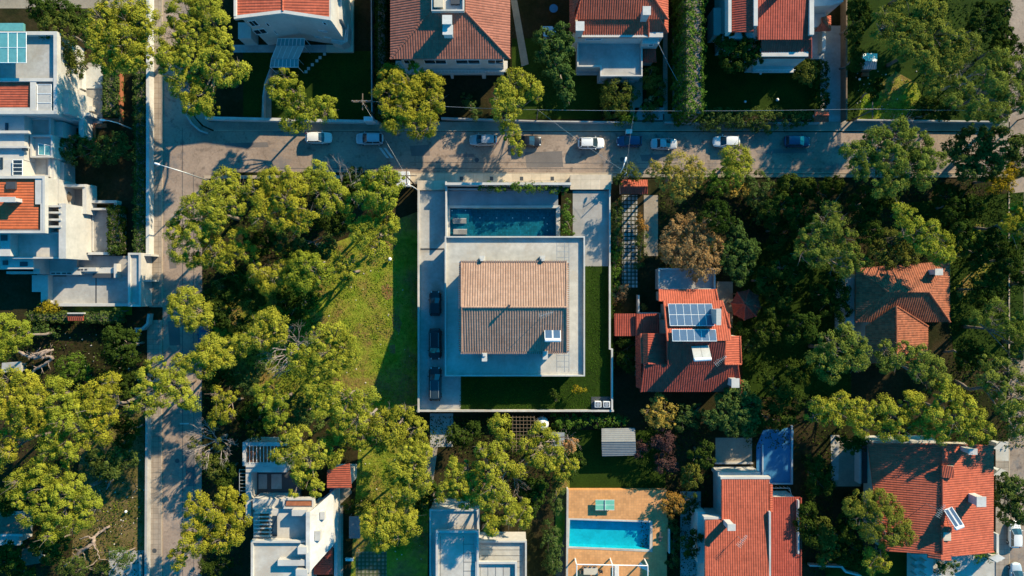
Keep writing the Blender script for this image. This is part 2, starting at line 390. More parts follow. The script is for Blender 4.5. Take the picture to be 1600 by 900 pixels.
def blobs_px(s, top, rng, drop=.22, flat=.5):
    out = []; q = [tuple(float(v) for v in t.split(',')) for t in s.split()]
    mx = sum(a[0] for a in q) / len(q); my = sum(a[1] for a in q) / len(q)
    for (x, y, r) in q:
        rr = r / 10.0 * 1.21; d = math.hypot(x - mx, y - my) / 10
        z = top - rr * .8 - d * drop - rng.random() * flat
        z = max(z, rr * .75 + .3)
        p = P(x, y, z); rr *= (1 - z / H)
        out.append((p.x, p.y, z, rr))
    return out, P(mx, my, top * .8)
TREE_N = 0
def tree(kind, form, label, top, s, name='tree', cat='tree', group=None, trunk='bark'):
    """one tree: tapered trunk with limbs + a crown of leaf clumps spread over the lobes read off the photo"""
    global TREE_N; TREE_N += 1
    rng = np.random.default_rng(1000 + TREE_N)
    bl, ctr = blobs_px(s, top, rng)
    lx = ctr.x; ly = ctr.y
    root = thing(name, label, cat, (lx, ly, 0), group)
    t = MB(); hz = top * .5 if len(bl) > 1 else top * .6
    ax = sum(b[0] for b in bl) / len(bl); ay = sum(b[1] for b in bl) / len(bl)
    w = .05 + top * .017
    mid = Vector(((lx + ax) / 2 + rng.normal() * .25, (ly + ay) / 2 + rng.normal() * .25, hz * .55))
    fork = Vector((ax, ay, hz))
    t.tube([(lx, ly, -.1), (lx + (mid.x - lx) * .3, ly + (mid.y - ly) * .3, hz * .25), mid, fork], [w * 1.35, w, w * .85, w * .7], 7)
    for (x, y, z, r) in bl:
        e = Vector((x, y, z + r * .15)); h = (fork + e) / 2 + Vector((rng.normal() * .2, rng.normal() * .2, -.25 * abs(e.z - fork.z) * .3))
        t.tube([fork, h, e], [w * .55, w * .32, w * .12], 5, False)
        for k in range(3):
            d = Vector((rng.normal(), rng.normal(), abs(rng.normal()) * .6)).normalized() * r * .85
            t.tube([h.lerp(e, .6), e + d * .55, e + d], [w * .22, w * .12, .015], 4, False)
        if form == 'pine' and rng.random() < .35:      # thin bare twigs showing through this lobe
            for k in range(9):
                d = np.array((rng.normal(), rng.normal(), abs(rng.normal()) + .5)); d = Vector(d / np.linalg.norm(d)) * r * rng.uniform(.9, 1.12); c0 = Vector((x, y, z)); s0 = Vector((rng.normal(), rng.normal(), rng.normal())) * .2
                t.tube([c0, c0 + d * .55 + s0, c0 + d], [.05, .035, .015], 3, False); t.tube([c0 + d * .55 + s0, c0 + d * .95 + s0 * 3], [.03, .012], 3, False)
    t.obj('trunk', M[trunk], root, True)
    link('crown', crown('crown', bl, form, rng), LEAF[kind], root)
    return root
def bush(kind, label, top, s, form='hedge', name='shrub', cat='shrub', group=None):
    return tree(kind, form, label, top, s, name, cat, group)
def hedge(kind, label, x0, y0, x1, y1, h, name='hedge', cat='hedge', w=None, group=None, dens=1.0, rough=.35):
    """a clipped hedge: leaf faces over the surface of a long rounded block (px rectangle seen at its top)"""
    global TREE_N; TREE_N += 1
    rng = np.random.default_rng(5000 + TREE_N)
    a = P(x0, y0, h); b = P(x1, y1, h); xa, xb = sorted((a.x, b.x)); ya, yb = sorted((a.y, b.y))
    W_, L_ = xb - xa, yb - ya
    ar = W_ * L_ + 2 * h * (W_ + L_); n = int(ar * 75 * dens)
    pt = rng.random(n) * ar; C = np.empty((n, 3)); Nn = np.empty((n, 3))
    u = rng.random(n); v = rng.random(n)
    top = pt < W_ * L_; e1 = (~top) & (pt < W_ * L_ + 2 * h * L_)
    C[:] = np.stack([xa + u * W_, ya + v * L_, np.full(n, h)], 1); Nn[:] = (0, 0, 1)
    s = rng.random(n) < .5
    C[e1] = np.stack([np.where(s, xa, xb), ya + u * L_, v * h], 1)[e1]; Nn[e1] = np.stack([np.where(s, -1., 1.), 0 * u, 0 * u], 1)[e1]
    e2 = ~(top | e1)
    C[e2] = np.stack([xa + u * W_, np.where(s, ya, yb), v * h], 1)[e2]; Nn[e2] = np.stack([0 * u, np.where(s, -1., 1.), 0 * u], 1)[e2]
    # lumpy growth and rounded shoulders
    ph = rng.uniform(0, 6.28, 6)
    lump = (np.sin(C[:, 0] * 2.3 + ph[0]) + np.sin(C[:, 1] * 2.9 + ph[1]) + np.sin((C[:, 0] + C[:, 1]) * 4.7 + ph[2]) + np.sin(C[:, 2] * 4 + C[:, 0] * 3 + ph[3])) * .25
    C += Nn * (lump * rough)[:, None] + rng.normal(size=C.shape) * .07
    cx = np.clip(np.minimum(C[:, 0] - xa, xb - C[:, 0]), 0, 1); cy = np.clip(np.minimum(C[:, 1] - ya, yb - C[:, 1]), 0, 1)
    C[:, 2] -= np.where(top, (np.clip(.4 - np.minimum(cx, cy), 0, .4) ** 2) * 2.2, 0)
    nn = unit(Nn + rng.normal(size=C.shape) * .55)
    T = np.clip(.5 + lump * .45 + rng.normal(0, .18, n), 0, 1)
    me = quads_mesh('leaves', C, nn, .26, .7, T, rng)
    root = thing(name, label, cat, ((xa + xb) / 2, (ya + yb) / 2, 0), group)
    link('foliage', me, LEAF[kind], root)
    core = MB().box(xa + .2, ya + .2, 0, xb - .2, yb - .2, h - .3) if min(W_, L_) > .7 else MB().box(xa + W_ * .3, ya + L_ * .3, 0, xb - W_ * .3, yb - L_ * .3, h - .3)
    core.obj('branches', M['bark'], root)
    return root
def ground_cover(name, label, zones, kind, h, dens, ls, cat, seed=3):
    rng = np.random.default_rng(seed); C = []
    for z in zones:
        x0, y0, x1, y1 = z[:4]; k = z[4] if len(z) > 4 else 1
        a = P(x0, y0, 0); b = P(x1, y1, 0); W_, L_ = abs(b.x - a.x), abs(a.y - b.y)
        n = int(W_ * L_ * dens * k)
        x = rng.uniform(min(a.x, b.x), max(a.x, b.x), n); y = rng.uniform(min(a.y, b.y), max(a.y, b.y), n)
        f = (np.sin(x * .9 + 1) + np.sin(y * 1.1 + 2) + np.sin(x * 2.3 + y * 1.7) + np.sin(x * .37 - y * .51)) / 4
        keep = rng.random(n) < .62 + .5 * f
        x, y, f = x[keep], y[keep], f[keep]
        C.append(np.stack([x, y, rng.random(len(x)) * h * np.clip(.55 + f, .15, 1.4) + .04], 1))
    C = np.concatenate(C); n = len(C)
    nn = unit(rng.normal(size=(n, 3)) * .6 + np.array((0, 0, .8)))
    me = quads_mesh(name, C, nn, ls, .6, rng.random(n), rng)
    o = link(name, me, LEAF[kind]); tag(o, label, cat, None, 'stuff'); return o

# ---------------------------------------------------------------- roofs
def clip_poly(poly, a, sgn):
    out = []; n = len(poly)
    for i in range(n):
        p, q = poly[i], poly[(i + 1) % n]; dp, dq = (p[0] - a) * sgn, (q[0] - a) * sgn
        if dp >= 0: out.append(p)
        if dp * dq < 0:
            t = dp / (dp - dq); out.append((p[0] + (q[0] - p[0]) * t, p[1] + (q[1] - p[1]) * t))
    return out
def roof(parent, pts, faces, mat, name='roof', pitch=.34, amp=.055, thick=.2, ridges=(), down=None):
    """tiled roof: each plane gets real barrel-tile ribs running down its slope, a soffit below and capped ridges"""
    V = [P(x, y, lift(z)) for x, y, z in pts]; vs = []; fs = []; uvs = []
    for fi, f in enumerate(faces):
        pl = [V[i] for i in f]
        n = Vector((0, 0, 0))
        for i in range(len(pl)): n += (pl[i] - pl[0]).cross(pl[(i + 1) % len(pl)] - pl[0])
        n.normalize()
        if n.z < 0: n = -n; pl = pl[::-1]
        dn = Vector((0, 0, -1)) - n * (-n.z)
        if down is not None and down[fi] is not None:
            dn = Vector(down[fi]); dn = dn - n * dn.dot(n)
        if dn.length < 1e-4: dn = Vector((0, -1, 0))
        dn.normalize(); u = dn.cross(n).normalized(); o = pl[0]
        q = [((p - o).dot(u), (p - o).dot(dn)) for p in pl]
        u0 = min(a for a, b in q); u1 = max(a for a, b in q)
        prof = [0, .8, 1, .8]; step = pitch / 4
        k0 = math.floor(u0 / step); k1 = math.ceil(u1 / step)
        hof = lambda a: None
        for k in range(k0, k1):
            a, b = k * step, (k + 1) * step
            c = clip_poly(clip_poly(q, a, 1), b, -1)
            if len(c) < 3: continue
            ha, hb = prof[k % 4] * amp, prof[(k + 1) % 4] * amp
            bi = len(vs)
            for (x, y) in c:
                t = (x - a) / step; w = o + u * x + dn * y + n * (ha + (hb - ha) * t + .01)
                vs.append(tuple(w))
            fs.append(tuple(range(bi, bi + len(c)))); uvs += [(x, y) for x, y in c]
        bi = len(vs); m = len(pl)                      # soffit and rim
        for p in pl: vs.append(tuple(p))
        for p in pl: vs.append(tuple(p - Vector((0, 0, thick))))
        fs.append(tuple(bi + m + i for i in range(m - 1, -1, -1))); uvs += [(0.1, .3)] * m
        for i in range(m):
            j = (i + 1) % m; fs.append((bi + m + i, bi + m + j, bi + j, bi + i)); uvs += [(0.1, .3)] * 4
    for (i, j) in ridges:
        a, b = V[i], V[j]; d = (b - a).normalized(); L = (b - a).length; nseg = max(1, int(L / .42))
        s = d.cross(Vector((0, 0, 1))).normalized(); up = s.cross(d)
        for k in range(nseg):
            p, q_ = a + d * L * k / nseg, a + d * L * (k + 1) / nseg; bi = len(vs)
            for (c, rr) in ((p, .17), (q_, .13)):
                for t in range(5):
                    an = math.pi * t / 4; vs.append(tuple(c + s * math.cos(an) * rr + up * (math.sin(an) * rr * .9 + .02 + amp * .6)))
            for t in range(4): fs.append((bi + t, bi + t + 1, bi + 6 + t, bi + 5 + t)); uvs += [(k * .36 + .1, .25)] * 4
    me = mesh_from(vs, fs, name)
    ul = me.uv_layers.new(name='UVMap')
    ul.data.foreach_set('uv', np.array(uvs, np.float32).ravel())
    return link(name, me, mat, parent)
def chimney(parent_roof, px, py, z0, z1, w=.9, d=.7, cap='concrete', mat='offwhite'):
    z0 = lift(z0); z1 = lift(z1)
    p = P(px, py, z1); m = MB().box(p.x - w / 2, p.y - d / 2, z0, p.x + w / 2, p.y + d / 2, z1)
    m.box(p.x - w / 2 - .12, p.y - d / 2 - .12, z1 + .22, p.x + w / 2 + .12, p.y + d / 2 + .12, z1 + .34)
    for sx in (-1, 1):
        for sy in (-1, 1): m.box(p.x + sx * (w / 2 - .08) - .06, p.y + sy * (d / 2 - .08) - .06, z1, p.x + sx * (w / 2 - .08) + .06, p.y + sy * (d / 2 - .08) + .06, z1 + .22)
    o = m.subobj('chimney', M[mat], parent_roof) if parent_roof.parent else m.obj('chimney', M[mat], parent_roof)
    return o
def wall_thing(label, pts, z1, t=.25, mat='white', name='garden_wall', cat='wall', cap=True, z0=0, closed=False):
    """wall along px points as seen at its top"""
    q = [P(x, y, z1) for x, y in pts]; c = q[0].lerp(q[-1], .5); root = thing(name, label, cat, (c.x, c.y, 0))
    m = MB(); k = MB()
    for a, b in zip(q[:-1], q[1:]):
        d = (b - a).normalized(); s = Vector((-d.y, d.x, 0)) * t / 2; e = d * t * .49
        m.prism([(a - s - e)[:2], (b - s + e)[:2], (b + s + e)[:2], (a + s - e)[:2]], z0, z1 - .08)
        s *= 1.25; k.prism([(a - s - e)[:2], (b - s + e)[:2], (b + s + e)[:2], (a + s - e)[:2]], z1 - .078, z1 + random.random() * .004)
    m.obj('wall', M[mat], root); k.obj('coping', M[mat], root)
    return root
def wpx(px, py, yw):     # point on an east-west wall plane Y = yw seen at px,py
    z = H * (1 - yw * 10 / (450 - py)); return P(px, py, z)
def win_s(parent, yw, x0, y0, x1, y1, n=1, frame='whitemetal', glass='glass', sgn=-1):
    """window on a wall that faces the picture's bottom"""
    a = wpx(x0, y0, yw); b = wpx(x1, y1, yw); xa, xb = sorted((a.x, b.x)); za, zb = sorted((a.z, b.z))
    if zb < .4: return
    za = max(za, .3)
    f = MB(); t = .07; y_ = yw + sgn * .06
    f.box(xa - t, yw - .02, zb, xb + t, y_, zb + t); f.box(xa - t, yw - .02, za - t, xb + t, y_ + sgn * .05, za)
    for k in range(n + 1):
        x = xa + (xb - xa) * k / n; f.box(x - t / 2, yw - .02, za, x + t / 2, y_, zb)
    o = f.obj('window', M[frame], parent)
    MB().box(xa, yw + sgn * .01, za, xb, yw + sgn * .03, zb).subobj('pane', M[glass], o)
def win_e(parent, xw, y0, y1, z0, z1, sgn=1, n=2):
    f = MB(); t = .07; ya, yb = sorted((y0, y1)); x_ = xw + sgn * .06
    f.box(xw, ya - t, z1, x_, yb + t, z1 + t); f.box(xw, ya - t, z0 - t, x_ + sgn * .05, yb + t, z0)
    for k in range(n + 1):
        y = ya + (yb - ya) * k / n; f.box(xw, y - t / 2, z0, x_, y + t / 2, z1)
    o = f.obj('window', M['whitemetal'], parent)
    MB().box(xw + sgn * .01, ya, z0, xw + sgn * .03, yb, z1).subobj('pane', M['glass'], o)
def sheet(name, pts, z, mat, label=None, h=0.0):
    """a laid surface (px polygon on the ground) as a thin slab"""
    m = MB().pprism(pts, z - .02 - h, z) if h == 0 else MB().pprism(pts, 0, z)
    o = m.obj(name, M[mat]); o['kind'] = 'structure'
    if label: o['label'] = label
    return o
def rect(x0, y0, x1, y1): return [(x0, y0), (x1, y0), (x1, y1), (x0, y1)]
# ---------------------------------------------------------------- the setting
def flat(name, x0, y0, x1, y1, z, mat): 
    me = mesh_from([(x0, y0, z), (x1, y0, z), (x1, y1, z), (x0, y1, z)], [(0, 1, 2, 3)], name); o = link(name, me, M[mat]); o['kind'] = 'structure'; return o
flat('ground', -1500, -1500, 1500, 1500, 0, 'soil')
curve = [(296, 150), (298, 168), (304, 184), (315, 197), (332, 205)]
road = MB().pprism([(254, -400), (300, -400)] + curve + [(1578, 207), (1578, -400), (1700, -400), (1700, 1300), (1578, 1300), (1578, 271), (342, 269), (324, 276), (316, 292), (314, 1300), (254, 1300)], -.03, .02)
o = road.obj('road', M['asphalt']); o['kind'] = 'structure'
m = MB(); rng0 = random.Random(4)
for (x0, y0, x1, y1) in ((640, 226, 672, 244), (700, 240, 742, 246), (820, 236, 880, 262), (350, 222, 420, 231), (262, 500, 282, 540), (288, 690, 306, 760), (1000, 240, 1060, 252), (1180, 232, 1262, 240), (262, 380, 276, 420)):
    m.pprism([(x0, y0 + 2), (x1 - 2, y0), (x1, y1 - 1), (x0 + 3, y1)], .0, .025)
m.obj('road_patches', M['asphalt_patch'])['kind'] = 'structure'
m = MB()
for x0 in (592, 599): m.pprism([(x0, 231), (x0 + 4, 231), (x0 + 16, 247), (x0 + 12, 247)], 0, .029)
m.pprism([(281, 661), (295, 661), (295, 663), (281, 663)], 0, .029)
m.obj('road_markings', M['paint'])['kind'] = 'structure'
m = MB()                                       # dark tar seams
for pts in ([(284.4, 200), (285.2, 200), (286, 900), (285.2, 900)], [(340, 262.5), (1570, 264), (1570, 264.7), (340, 263.3)], [(640, 253), (1180, 256), (1180, 256.6), (640, 253.7)], [(302, 270), (302.6, 270), (303, 900), (302.4, 900)]):
    m.pprism(pts, 0, .027)
m.obj('road_seams', M['darkmetal'])['kind'] = 'structure'
MLAB = ['dark round manhole cover in the road beside the pines at lower left', 'dark manhole cover in the street above the pool villa', 'dark manhole cover in the street below the last white car', 'dark manhole cover in the street right of the bright forked patch of sun', 'small dark drain cover beside the left road wall near the bottom']
for i, (x, y) in enumerate(((277, 720), (745, 250), (1177, 251), (972, 249), (242, 860))):
    p = P(x, y); o = MB().cyl(p.x, p.y, 0, .031 if i < 4 else .15, .36, 18).obj('manhole_cover', M['darkmetal']); tag(o, MLAB[i], 'manhole cover', 'manhole covers')
# pavements with kerbs
sheet('sidewalk', rect(233, -400, 252, 480), .14, 'sidewalk', h=1)
sheet('sidewalk', [(230, 500), (251, 500), (251, 1300), (229, 1300)], .14, 'sidewalk', h=1)
sheet('sidewalk', [(304, 150), (326, 190), (1576, 190), (1576, 203), (334, 203), (318, 196), (306, 184), (300, 168)], .14, 'path', h=1)
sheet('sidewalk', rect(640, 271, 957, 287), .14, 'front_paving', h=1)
sheet('sidewalk', rect(957, 272, 1576, 277), .14, 'path', h=1)
sheet('sidewalk', rect(318, 274, 640, 279), .10, 'kerb', h=1)
sheet('sidewalk', rect(1556, 690, 1577, 1200), .14, 'sidewalk', h=1)
m = MB()
for q in (rect(252, -400, 254, 480), rect(251, 500, 253, 1300), rect(334, 203, 1576, 204.6), rect(640, 269.5, 1576, 271), rect(1576, -400, 1578, 190), rect(1576, 300, 1578, 1300)):
    m.pprism(q, 0, .155)
m.obj('kerb', M['kerb'])['kind'] = 'structure'
# lane at the far top left and drive strips
sheet('lane', rect(-400, -6, 226, 13), .03, 'path')
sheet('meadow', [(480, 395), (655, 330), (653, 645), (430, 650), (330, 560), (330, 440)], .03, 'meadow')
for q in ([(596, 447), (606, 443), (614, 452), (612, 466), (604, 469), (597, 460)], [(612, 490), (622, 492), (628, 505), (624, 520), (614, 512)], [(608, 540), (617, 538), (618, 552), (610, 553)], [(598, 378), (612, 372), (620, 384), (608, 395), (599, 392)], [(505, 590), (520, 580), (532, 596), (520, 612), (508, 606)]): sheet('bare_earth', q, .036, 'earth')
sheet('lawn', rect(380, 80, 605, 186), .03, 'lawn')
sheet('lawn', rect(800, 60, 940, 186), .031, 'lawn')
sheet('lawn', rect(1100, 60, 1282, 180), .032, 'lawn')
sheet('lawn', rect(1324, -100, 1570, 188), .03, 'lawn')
sheet('lawn', [(1340, 186), (1350, 150), (1400, 112), (1432, 130), (1440, 150), (1410, 186)], .035, 'meadow')  # brighter grass colour paints the sunlit patch onto the lawn
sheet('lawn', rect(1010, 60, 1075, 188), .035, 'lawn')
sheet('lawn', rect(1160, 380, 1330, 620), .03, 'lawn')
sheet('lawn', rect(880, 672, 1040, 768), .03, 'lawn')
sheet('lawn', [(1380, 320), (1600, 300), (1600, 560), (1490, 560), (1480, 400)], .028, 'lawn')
for q in ([(1470, 345), (1492, 322), (1500, 330), (1480, 352)], [(1478, 400), (1530, 345), (1540, 352), (1488, 412)], [(1490, 450), (1540, 405), (1550, 415), (1500, 470)]): sheet('lawn', q, .034, 'meadow')  # diagonal sun streaks painted on the shaded lawn as brighter grass
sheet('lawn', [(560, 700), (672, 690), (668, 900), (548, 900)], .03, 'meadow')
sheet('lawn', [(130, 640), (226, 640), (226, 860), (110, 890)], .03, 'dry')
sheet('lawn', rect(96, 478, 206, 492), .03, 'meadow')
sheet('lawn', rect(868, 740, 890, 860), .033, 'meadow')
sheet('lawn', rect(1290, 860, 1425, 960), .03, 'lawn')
# paths, drives
sheet('driveway', rect(1282, 40, 1322, 190), .05, 'concrete', 'pale paved driveway beside the red roofed house at top right')
for k, x in enumerate((1036, 1051)): sheet('wheel_track', rect(x, 20, x + 7, 186), .045, 'path')
sheet('driveway', rect(1036, 178, 1060, 190), .05, 'path')
sheet('garden_path', [(798, 0), (808, 0), (826, 100), (815, 104)], .045, 'path')
sheet('garden_path', [(420, 110), (437, 110), (424, 150), (424, 186), (408, 186), (410, 150)], .05, 'path')
sheet('garden_path', rect(364, 70, 512, 82), .05, 'concrete')
sheet('garden_path', [(983, 124), (1004, 116), (1004, 160), (992, 182), (985, 182)], .05, 'path')
sheet('forecourt', rect(992, 168, 1038, 188), .05, 'concrete')
sheet('garden_path', rect(972, 305, 996, 450), .06, 'stones')
sheet('garden_path', rect(1006, 305, 1028, 400), .05, 'path')
sheet('garden_path', rect(672, 646, 708, 698), .05, 'concrete')
sheet('garden_path', [(666, 698), (684, 698), (676, 760), (664, 760)], .045, 'path')
sheet('garden_path', rect(527, 790, 536, 930), .05, 'path')
sheet('garden_path', [(536, 735), (550, 770), (520, 800), (512, 790)], .048, 'path')
sheet('chequer_paving', rect(556, 862, 604, 930), .05, 'grass_pavers')
sheet('garden_path', [(1298, 680), (1312, 680), (1310, 750), (1299, 750)], .05, 'concrete')
sheet('yard', rect(1300, 688, 1345, 760), .04, 'path')
sheet('forecourt', [(1425, 866), (1556, 866), (1556, 1000), (1425, 1000)], .05, 'concrete_pale')
sheet('yard', rect(1556, 690, 1576, 720), .16, 'concrete_pale', h=1)
sheet('yard', rect(1063, 768, 1095, 900), .05, 'concrete')
sheet('yard', rect(1118, 684, 1175, 724), .04, 'path')
sheet('patio', rect(104, 98, 160, 200), .05, 'patio')
sheet('patio', rect(1120, 440, 1145, 520), .05, 'path')
sheet('yard', rect(170, 860, 226, 960), .05, 'concrete')
sheet('garden_path', [(885, 765), (890, 765), (886, 900), (868, 900), (882, 830)], .05, 'wood')
for i, (x, y) in enumerate(((507, 84.5), (500, 90), (495, 95), (488, 101), (482, 107), (478, 112))):
    m = MB().pbox(x - 2.2, y - 2.2, x + 2.2, y + 2.2, .03, .07).obj('stepping_stone', M['concrete_pale'])
    tag(m, 'square pale stepping stone in the dark lawn below the white villa', 'stepping stone', 'stepping stones across the lawn')

# stuff: grass and undergrowth
ground_cover('grass', 'rough sunlit grass of the empty plot beside the villa', [(430, 380, 652, 650), (1342, 125, 1430, 188), (560, 700, 668, 860), (150, 780, 226, 880, .3)], 'grass', .16, 40, .20, 'grass')
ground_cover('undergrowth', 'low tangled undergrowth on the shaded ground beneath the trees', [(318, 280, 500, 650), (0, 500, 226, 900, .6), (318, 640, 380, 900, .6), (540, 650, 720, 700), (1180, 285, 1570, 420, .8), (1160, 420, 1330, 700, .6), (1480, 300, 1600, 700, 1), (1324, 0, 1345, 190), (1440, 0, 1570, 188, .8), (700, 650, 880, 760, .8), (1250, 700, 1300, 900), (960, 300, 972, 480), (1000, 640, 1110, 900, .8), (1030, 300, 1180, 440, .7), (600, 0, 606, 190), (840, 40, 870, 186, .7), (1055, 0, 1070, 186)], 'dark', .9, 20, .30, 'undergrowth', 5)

# ---------------------------------------------------------------- walls, fences
wall_thing('long white wall along the left side of the left road, from the top edge to the garage gate', [(231, -60), (230.5, 396)], 1.6, .4, 'offwhite')
wall_thing('low pale wall along the left road beside the lower pines', [(229, 640), (227, 960)], 1.3, .28, 'concrete')
wall_thing('low white wall between the top left villa garden and the street', [(322, 184), (588, 190)], 1.4, .35, 'offwhite')
wall_thing('thin grey wall between the hip roofed house and the street', [(690, 184), (838, 189), (990, 191)], 1.2, .16, 'concrete')
wall_thing('thin wall under the garden hedge at the top right street side', [(1040, 191), (1280, 192)], 1.1, .16, 'concrete')
wall_thing('dark boundary wall on the right of the paved driveway at top right', [(1323, -30), (1323, 186)], 1.8, .18, 'wood')
wall_thing('low wall of the shaded garden at the right end of the street', [(1340, 187), (1570, 190)], 1.2, .16, 'concrete')
wall_thing('thin pale garden divider right of the white top left villa', [(580, -20), (581, 186)], 1.7, .14, 'concrete')
wall_thing('curved low wall beside the path to the top left white villa', [(422, 108), (414, 130), (411, 150), (411, 184)], 1.0, .18, 'concrete')
wall_thing('curved low wall at the street corner below the top left pines', [(291, 180), (298, 192), (312, 204), (324, 208)], .5, .2, 'concrete')
wall_thing('long pale wall between the villa driveway and the grassy plot', [(654, 297), (654, 643)], 3.0, .24, 'concrete_pale')
wall_thing('pale wall along the bottom of the pool villa garden', [(652, 642), (958, 642)], 2.9, .22, 'concrete_pale')
wall_thing('thin pale wall right of the pool villa side patio', [(953, 297), (953, 415)], 2.9, .16, 'white')
wall_thing('white wall right of the pool villa lawn with a stepped top', [(953, 416), (953, 545), (956.5, 546), (956.5, 640)], 3.1, .2, 'white')
wall_thing('short white garden wall above the small red roofed annex', [(998, 462), (998, 488)], 1.6, .2, 'white')
wall_thing('white wall beside the poolside terrace on its right', [(1046, 828), (1046, 864)], 2.0, .16, 'white')
wall_thing('white stepped terrace wall below the dark tree at bottom right', [(1266, 884), (1316, 886), (1322, 894), (1345, 900)], 1.0, .2, 'white')
wall_thing('pale curved wall at the road end of the left garden hedge', [(232, 492), (230, 506), (222, 514), (212, 514)], 1.2, .3, 'concrete')
wall_thing('low white wall below the shaded brown yard left of the blue court', [(1118, 724), (1176, 724)], .8, .18, 'concrete')
wall_thing('pale wall between the lower left house and the left road', [(218, 870), (220, 960)], 1.2, .25, 'concrete')
def fence(label, x, y0, y1, h=1.1):
    a = P(x, y0, h); b = P(x, y1, h); root = thing('fence', label, 'fence', (a.x, (a.y + b.y) / 2, 0))
    m = MB(); n = int(abs(a.y - b.y) / .14)
    for k in range(n + 1): y = b.y + (a.y - b.y) * k / n; m.box(a.x - .015, y - .015, .2, a.x + .015, y + .015, h)
    m.obj('bars', M['whitemetal'], root)
    MB().box(a.x - .03, b.y, h, a.x + .03, a.y, h + .05).obj('rail', M['whitemetal'], root)
fence('white metal railing beside the left road below the curved wall', 213, 516, 540)
wall_thing('terracotta coloured low wall between the striped hedge and the dark lawn at left', [(187, 115), (187, 190)], .9, .2, 'wood_red')

# ---------------------------------------------------------------- generic builders
def block(parent, name, x0, y0, x1, y1, z0, z1, mat='white'): return MB().pbox(x0, y0, x1, y1, z0, z1).obj(name, M[mat], parent)
def body(parent, rects, z0, mat='white', name='wall', bevel=0):
    m = MB()
    for r in rects: m.pbox(r[0], r[1], r[2], r[3], z0 if len(r) < 6 else r[5], r[4])
    return m.obj(name, M[mat], parent, bevel=bevel)
def house(name, label, px, py, cat='house'):
    p = P(px, py); return thing(name, label, cat, (p.x, p.y, 0))
def railing(parent, pts, z, h=.9, mat='whitemetal'):
    m = MB(); q = [P(x, y, z) for x, y in pts]
    for a, b in zip(q[:-1], q[1:]):
        m.tube([a + Vector((0, 0, h)), b + Vector((0, 0, h))], .03, 5); n = max(2, int((b - a).length / .5))
        for k in range(n + 1): c = a.lerp(b, k / n); m.tube([c, c + Vector((0, 0, h))], .018, 4)
    return m.obj('railing', M[mat], parent)
def heater(label, px, py, z, w=1.9, l=1.9, rz=0.0, pale=False, group='rooftop water heaters', slope=1):
    """solar water heater: tilted collectors on a frame with a horizontal tank at the low picture end"""
    p = P(px, py, z); t = thing('solar_water_heater', label, 'water heater', (p.x, p.y, z), group, rz); t['local'] = 1
    def o(mb, name, mat): return mb.obj(name, mat, t)
    m = MB()
    c = math.cos(.55); s_ = math.sin(.55)
    def q(x, y, off=0): return (x, y * c - off * s_ * 0, .5 - y * s_ + off)
    for sx in (-1, 1):
        x0, x1 = (sx * w / 2, sx * .02); y0, y1 = -l / 2, l / 2
        vs = [q(x0, y0), q(x1, y0), q(x1, y1), q(x0, y1)] + [q(x0, y0, .1), q(x1, y0, .1), q(x1, y1, .1), q(x0, y1, .1)]
        m.add(vs, [(3, 2, 1, 0), (4, 5, 6, 7), (0, 1, 5, 4), (1, 2, 6, 5), (2, 3, 7, 6), (3, 0, 4, 7)])
    fr = o(m, 'collector', M['whitemetal'] if not pale else M['panel_pale'])
    g = MB()
    for sx in (-1, 1):
        a, b = sx * (w / 2 - .09), sx * .1; g.add([q(a, -l / 2 + .09, .106), q(b, -l / 2 + .09, .106), q(b, l / 2 - .09, .106), q(a, l / 2 - .09, .106)], [(0, 1, 2, 3)])
    so = bpy.data.objects.new('collector_glass', mesh_from(g.v, g.f)); COL.objects.link(so); so.data.materials.append(M['panel_pale'] if pale else M['panel']); so.parent = fr
    yt = -l / 2 * c - .22
    o(MB().tube([(-w / 2, yt, 1.05), (-w / 2 + .08, yt, 1.05), (w / 2 - .08, yt, 1.05), (w / 2, yt, 1.05)], [.2, .27, .27, .2], 14), 'tank', M['whitemetal'])
    f = MB()
    for sx in (-1, 1):
        f.tube([(sx * w * .4, yt, .95), (sx * w * .4, yt, -.15)], .03, 5); f.tube([(sx * w * .4, l / 2 * c, .1), (sx * w * .4, l / 2 * c, -.3)], .03, 5)
        f.tube([(sx * w * .4, l / 2 * c, .0), (sx * w * .4, yt, 0)], .03, 5)
    o(f, 'stand', M['metal'])
    return t
def antenna(label, px, py, z, h=2.2, rz=.6):
    p = P(px, py, z); t = thing('antenna', label, 'antenna', (p.x, p.y, z), 'tv antennas on roofs', rz); t['local'] = 1
    MB().tube([(0, 0, -.2), (0, 0, h)], .035, 6).obj('mast', M['metal'], t)
    m = MB().tube([(-1, 0, h - .1), (1.1, 0, h - .1)], .03, 5)
    for k in range(8): x = -.9 + k * .26; m.tube([(x, -.45 + k * .03, h - .1), (x, .45 - k * .03, h - .1)], .018, 4)
    m.obj('elements', M['metal'], t)
    return t
# ================================================================ pool villa in the middle
Z0 = 2.2
F = house('pool_villa', 'large pale terraced villa with brown ribbed tile roof in the centre, beside the dark pool', 805, 480)
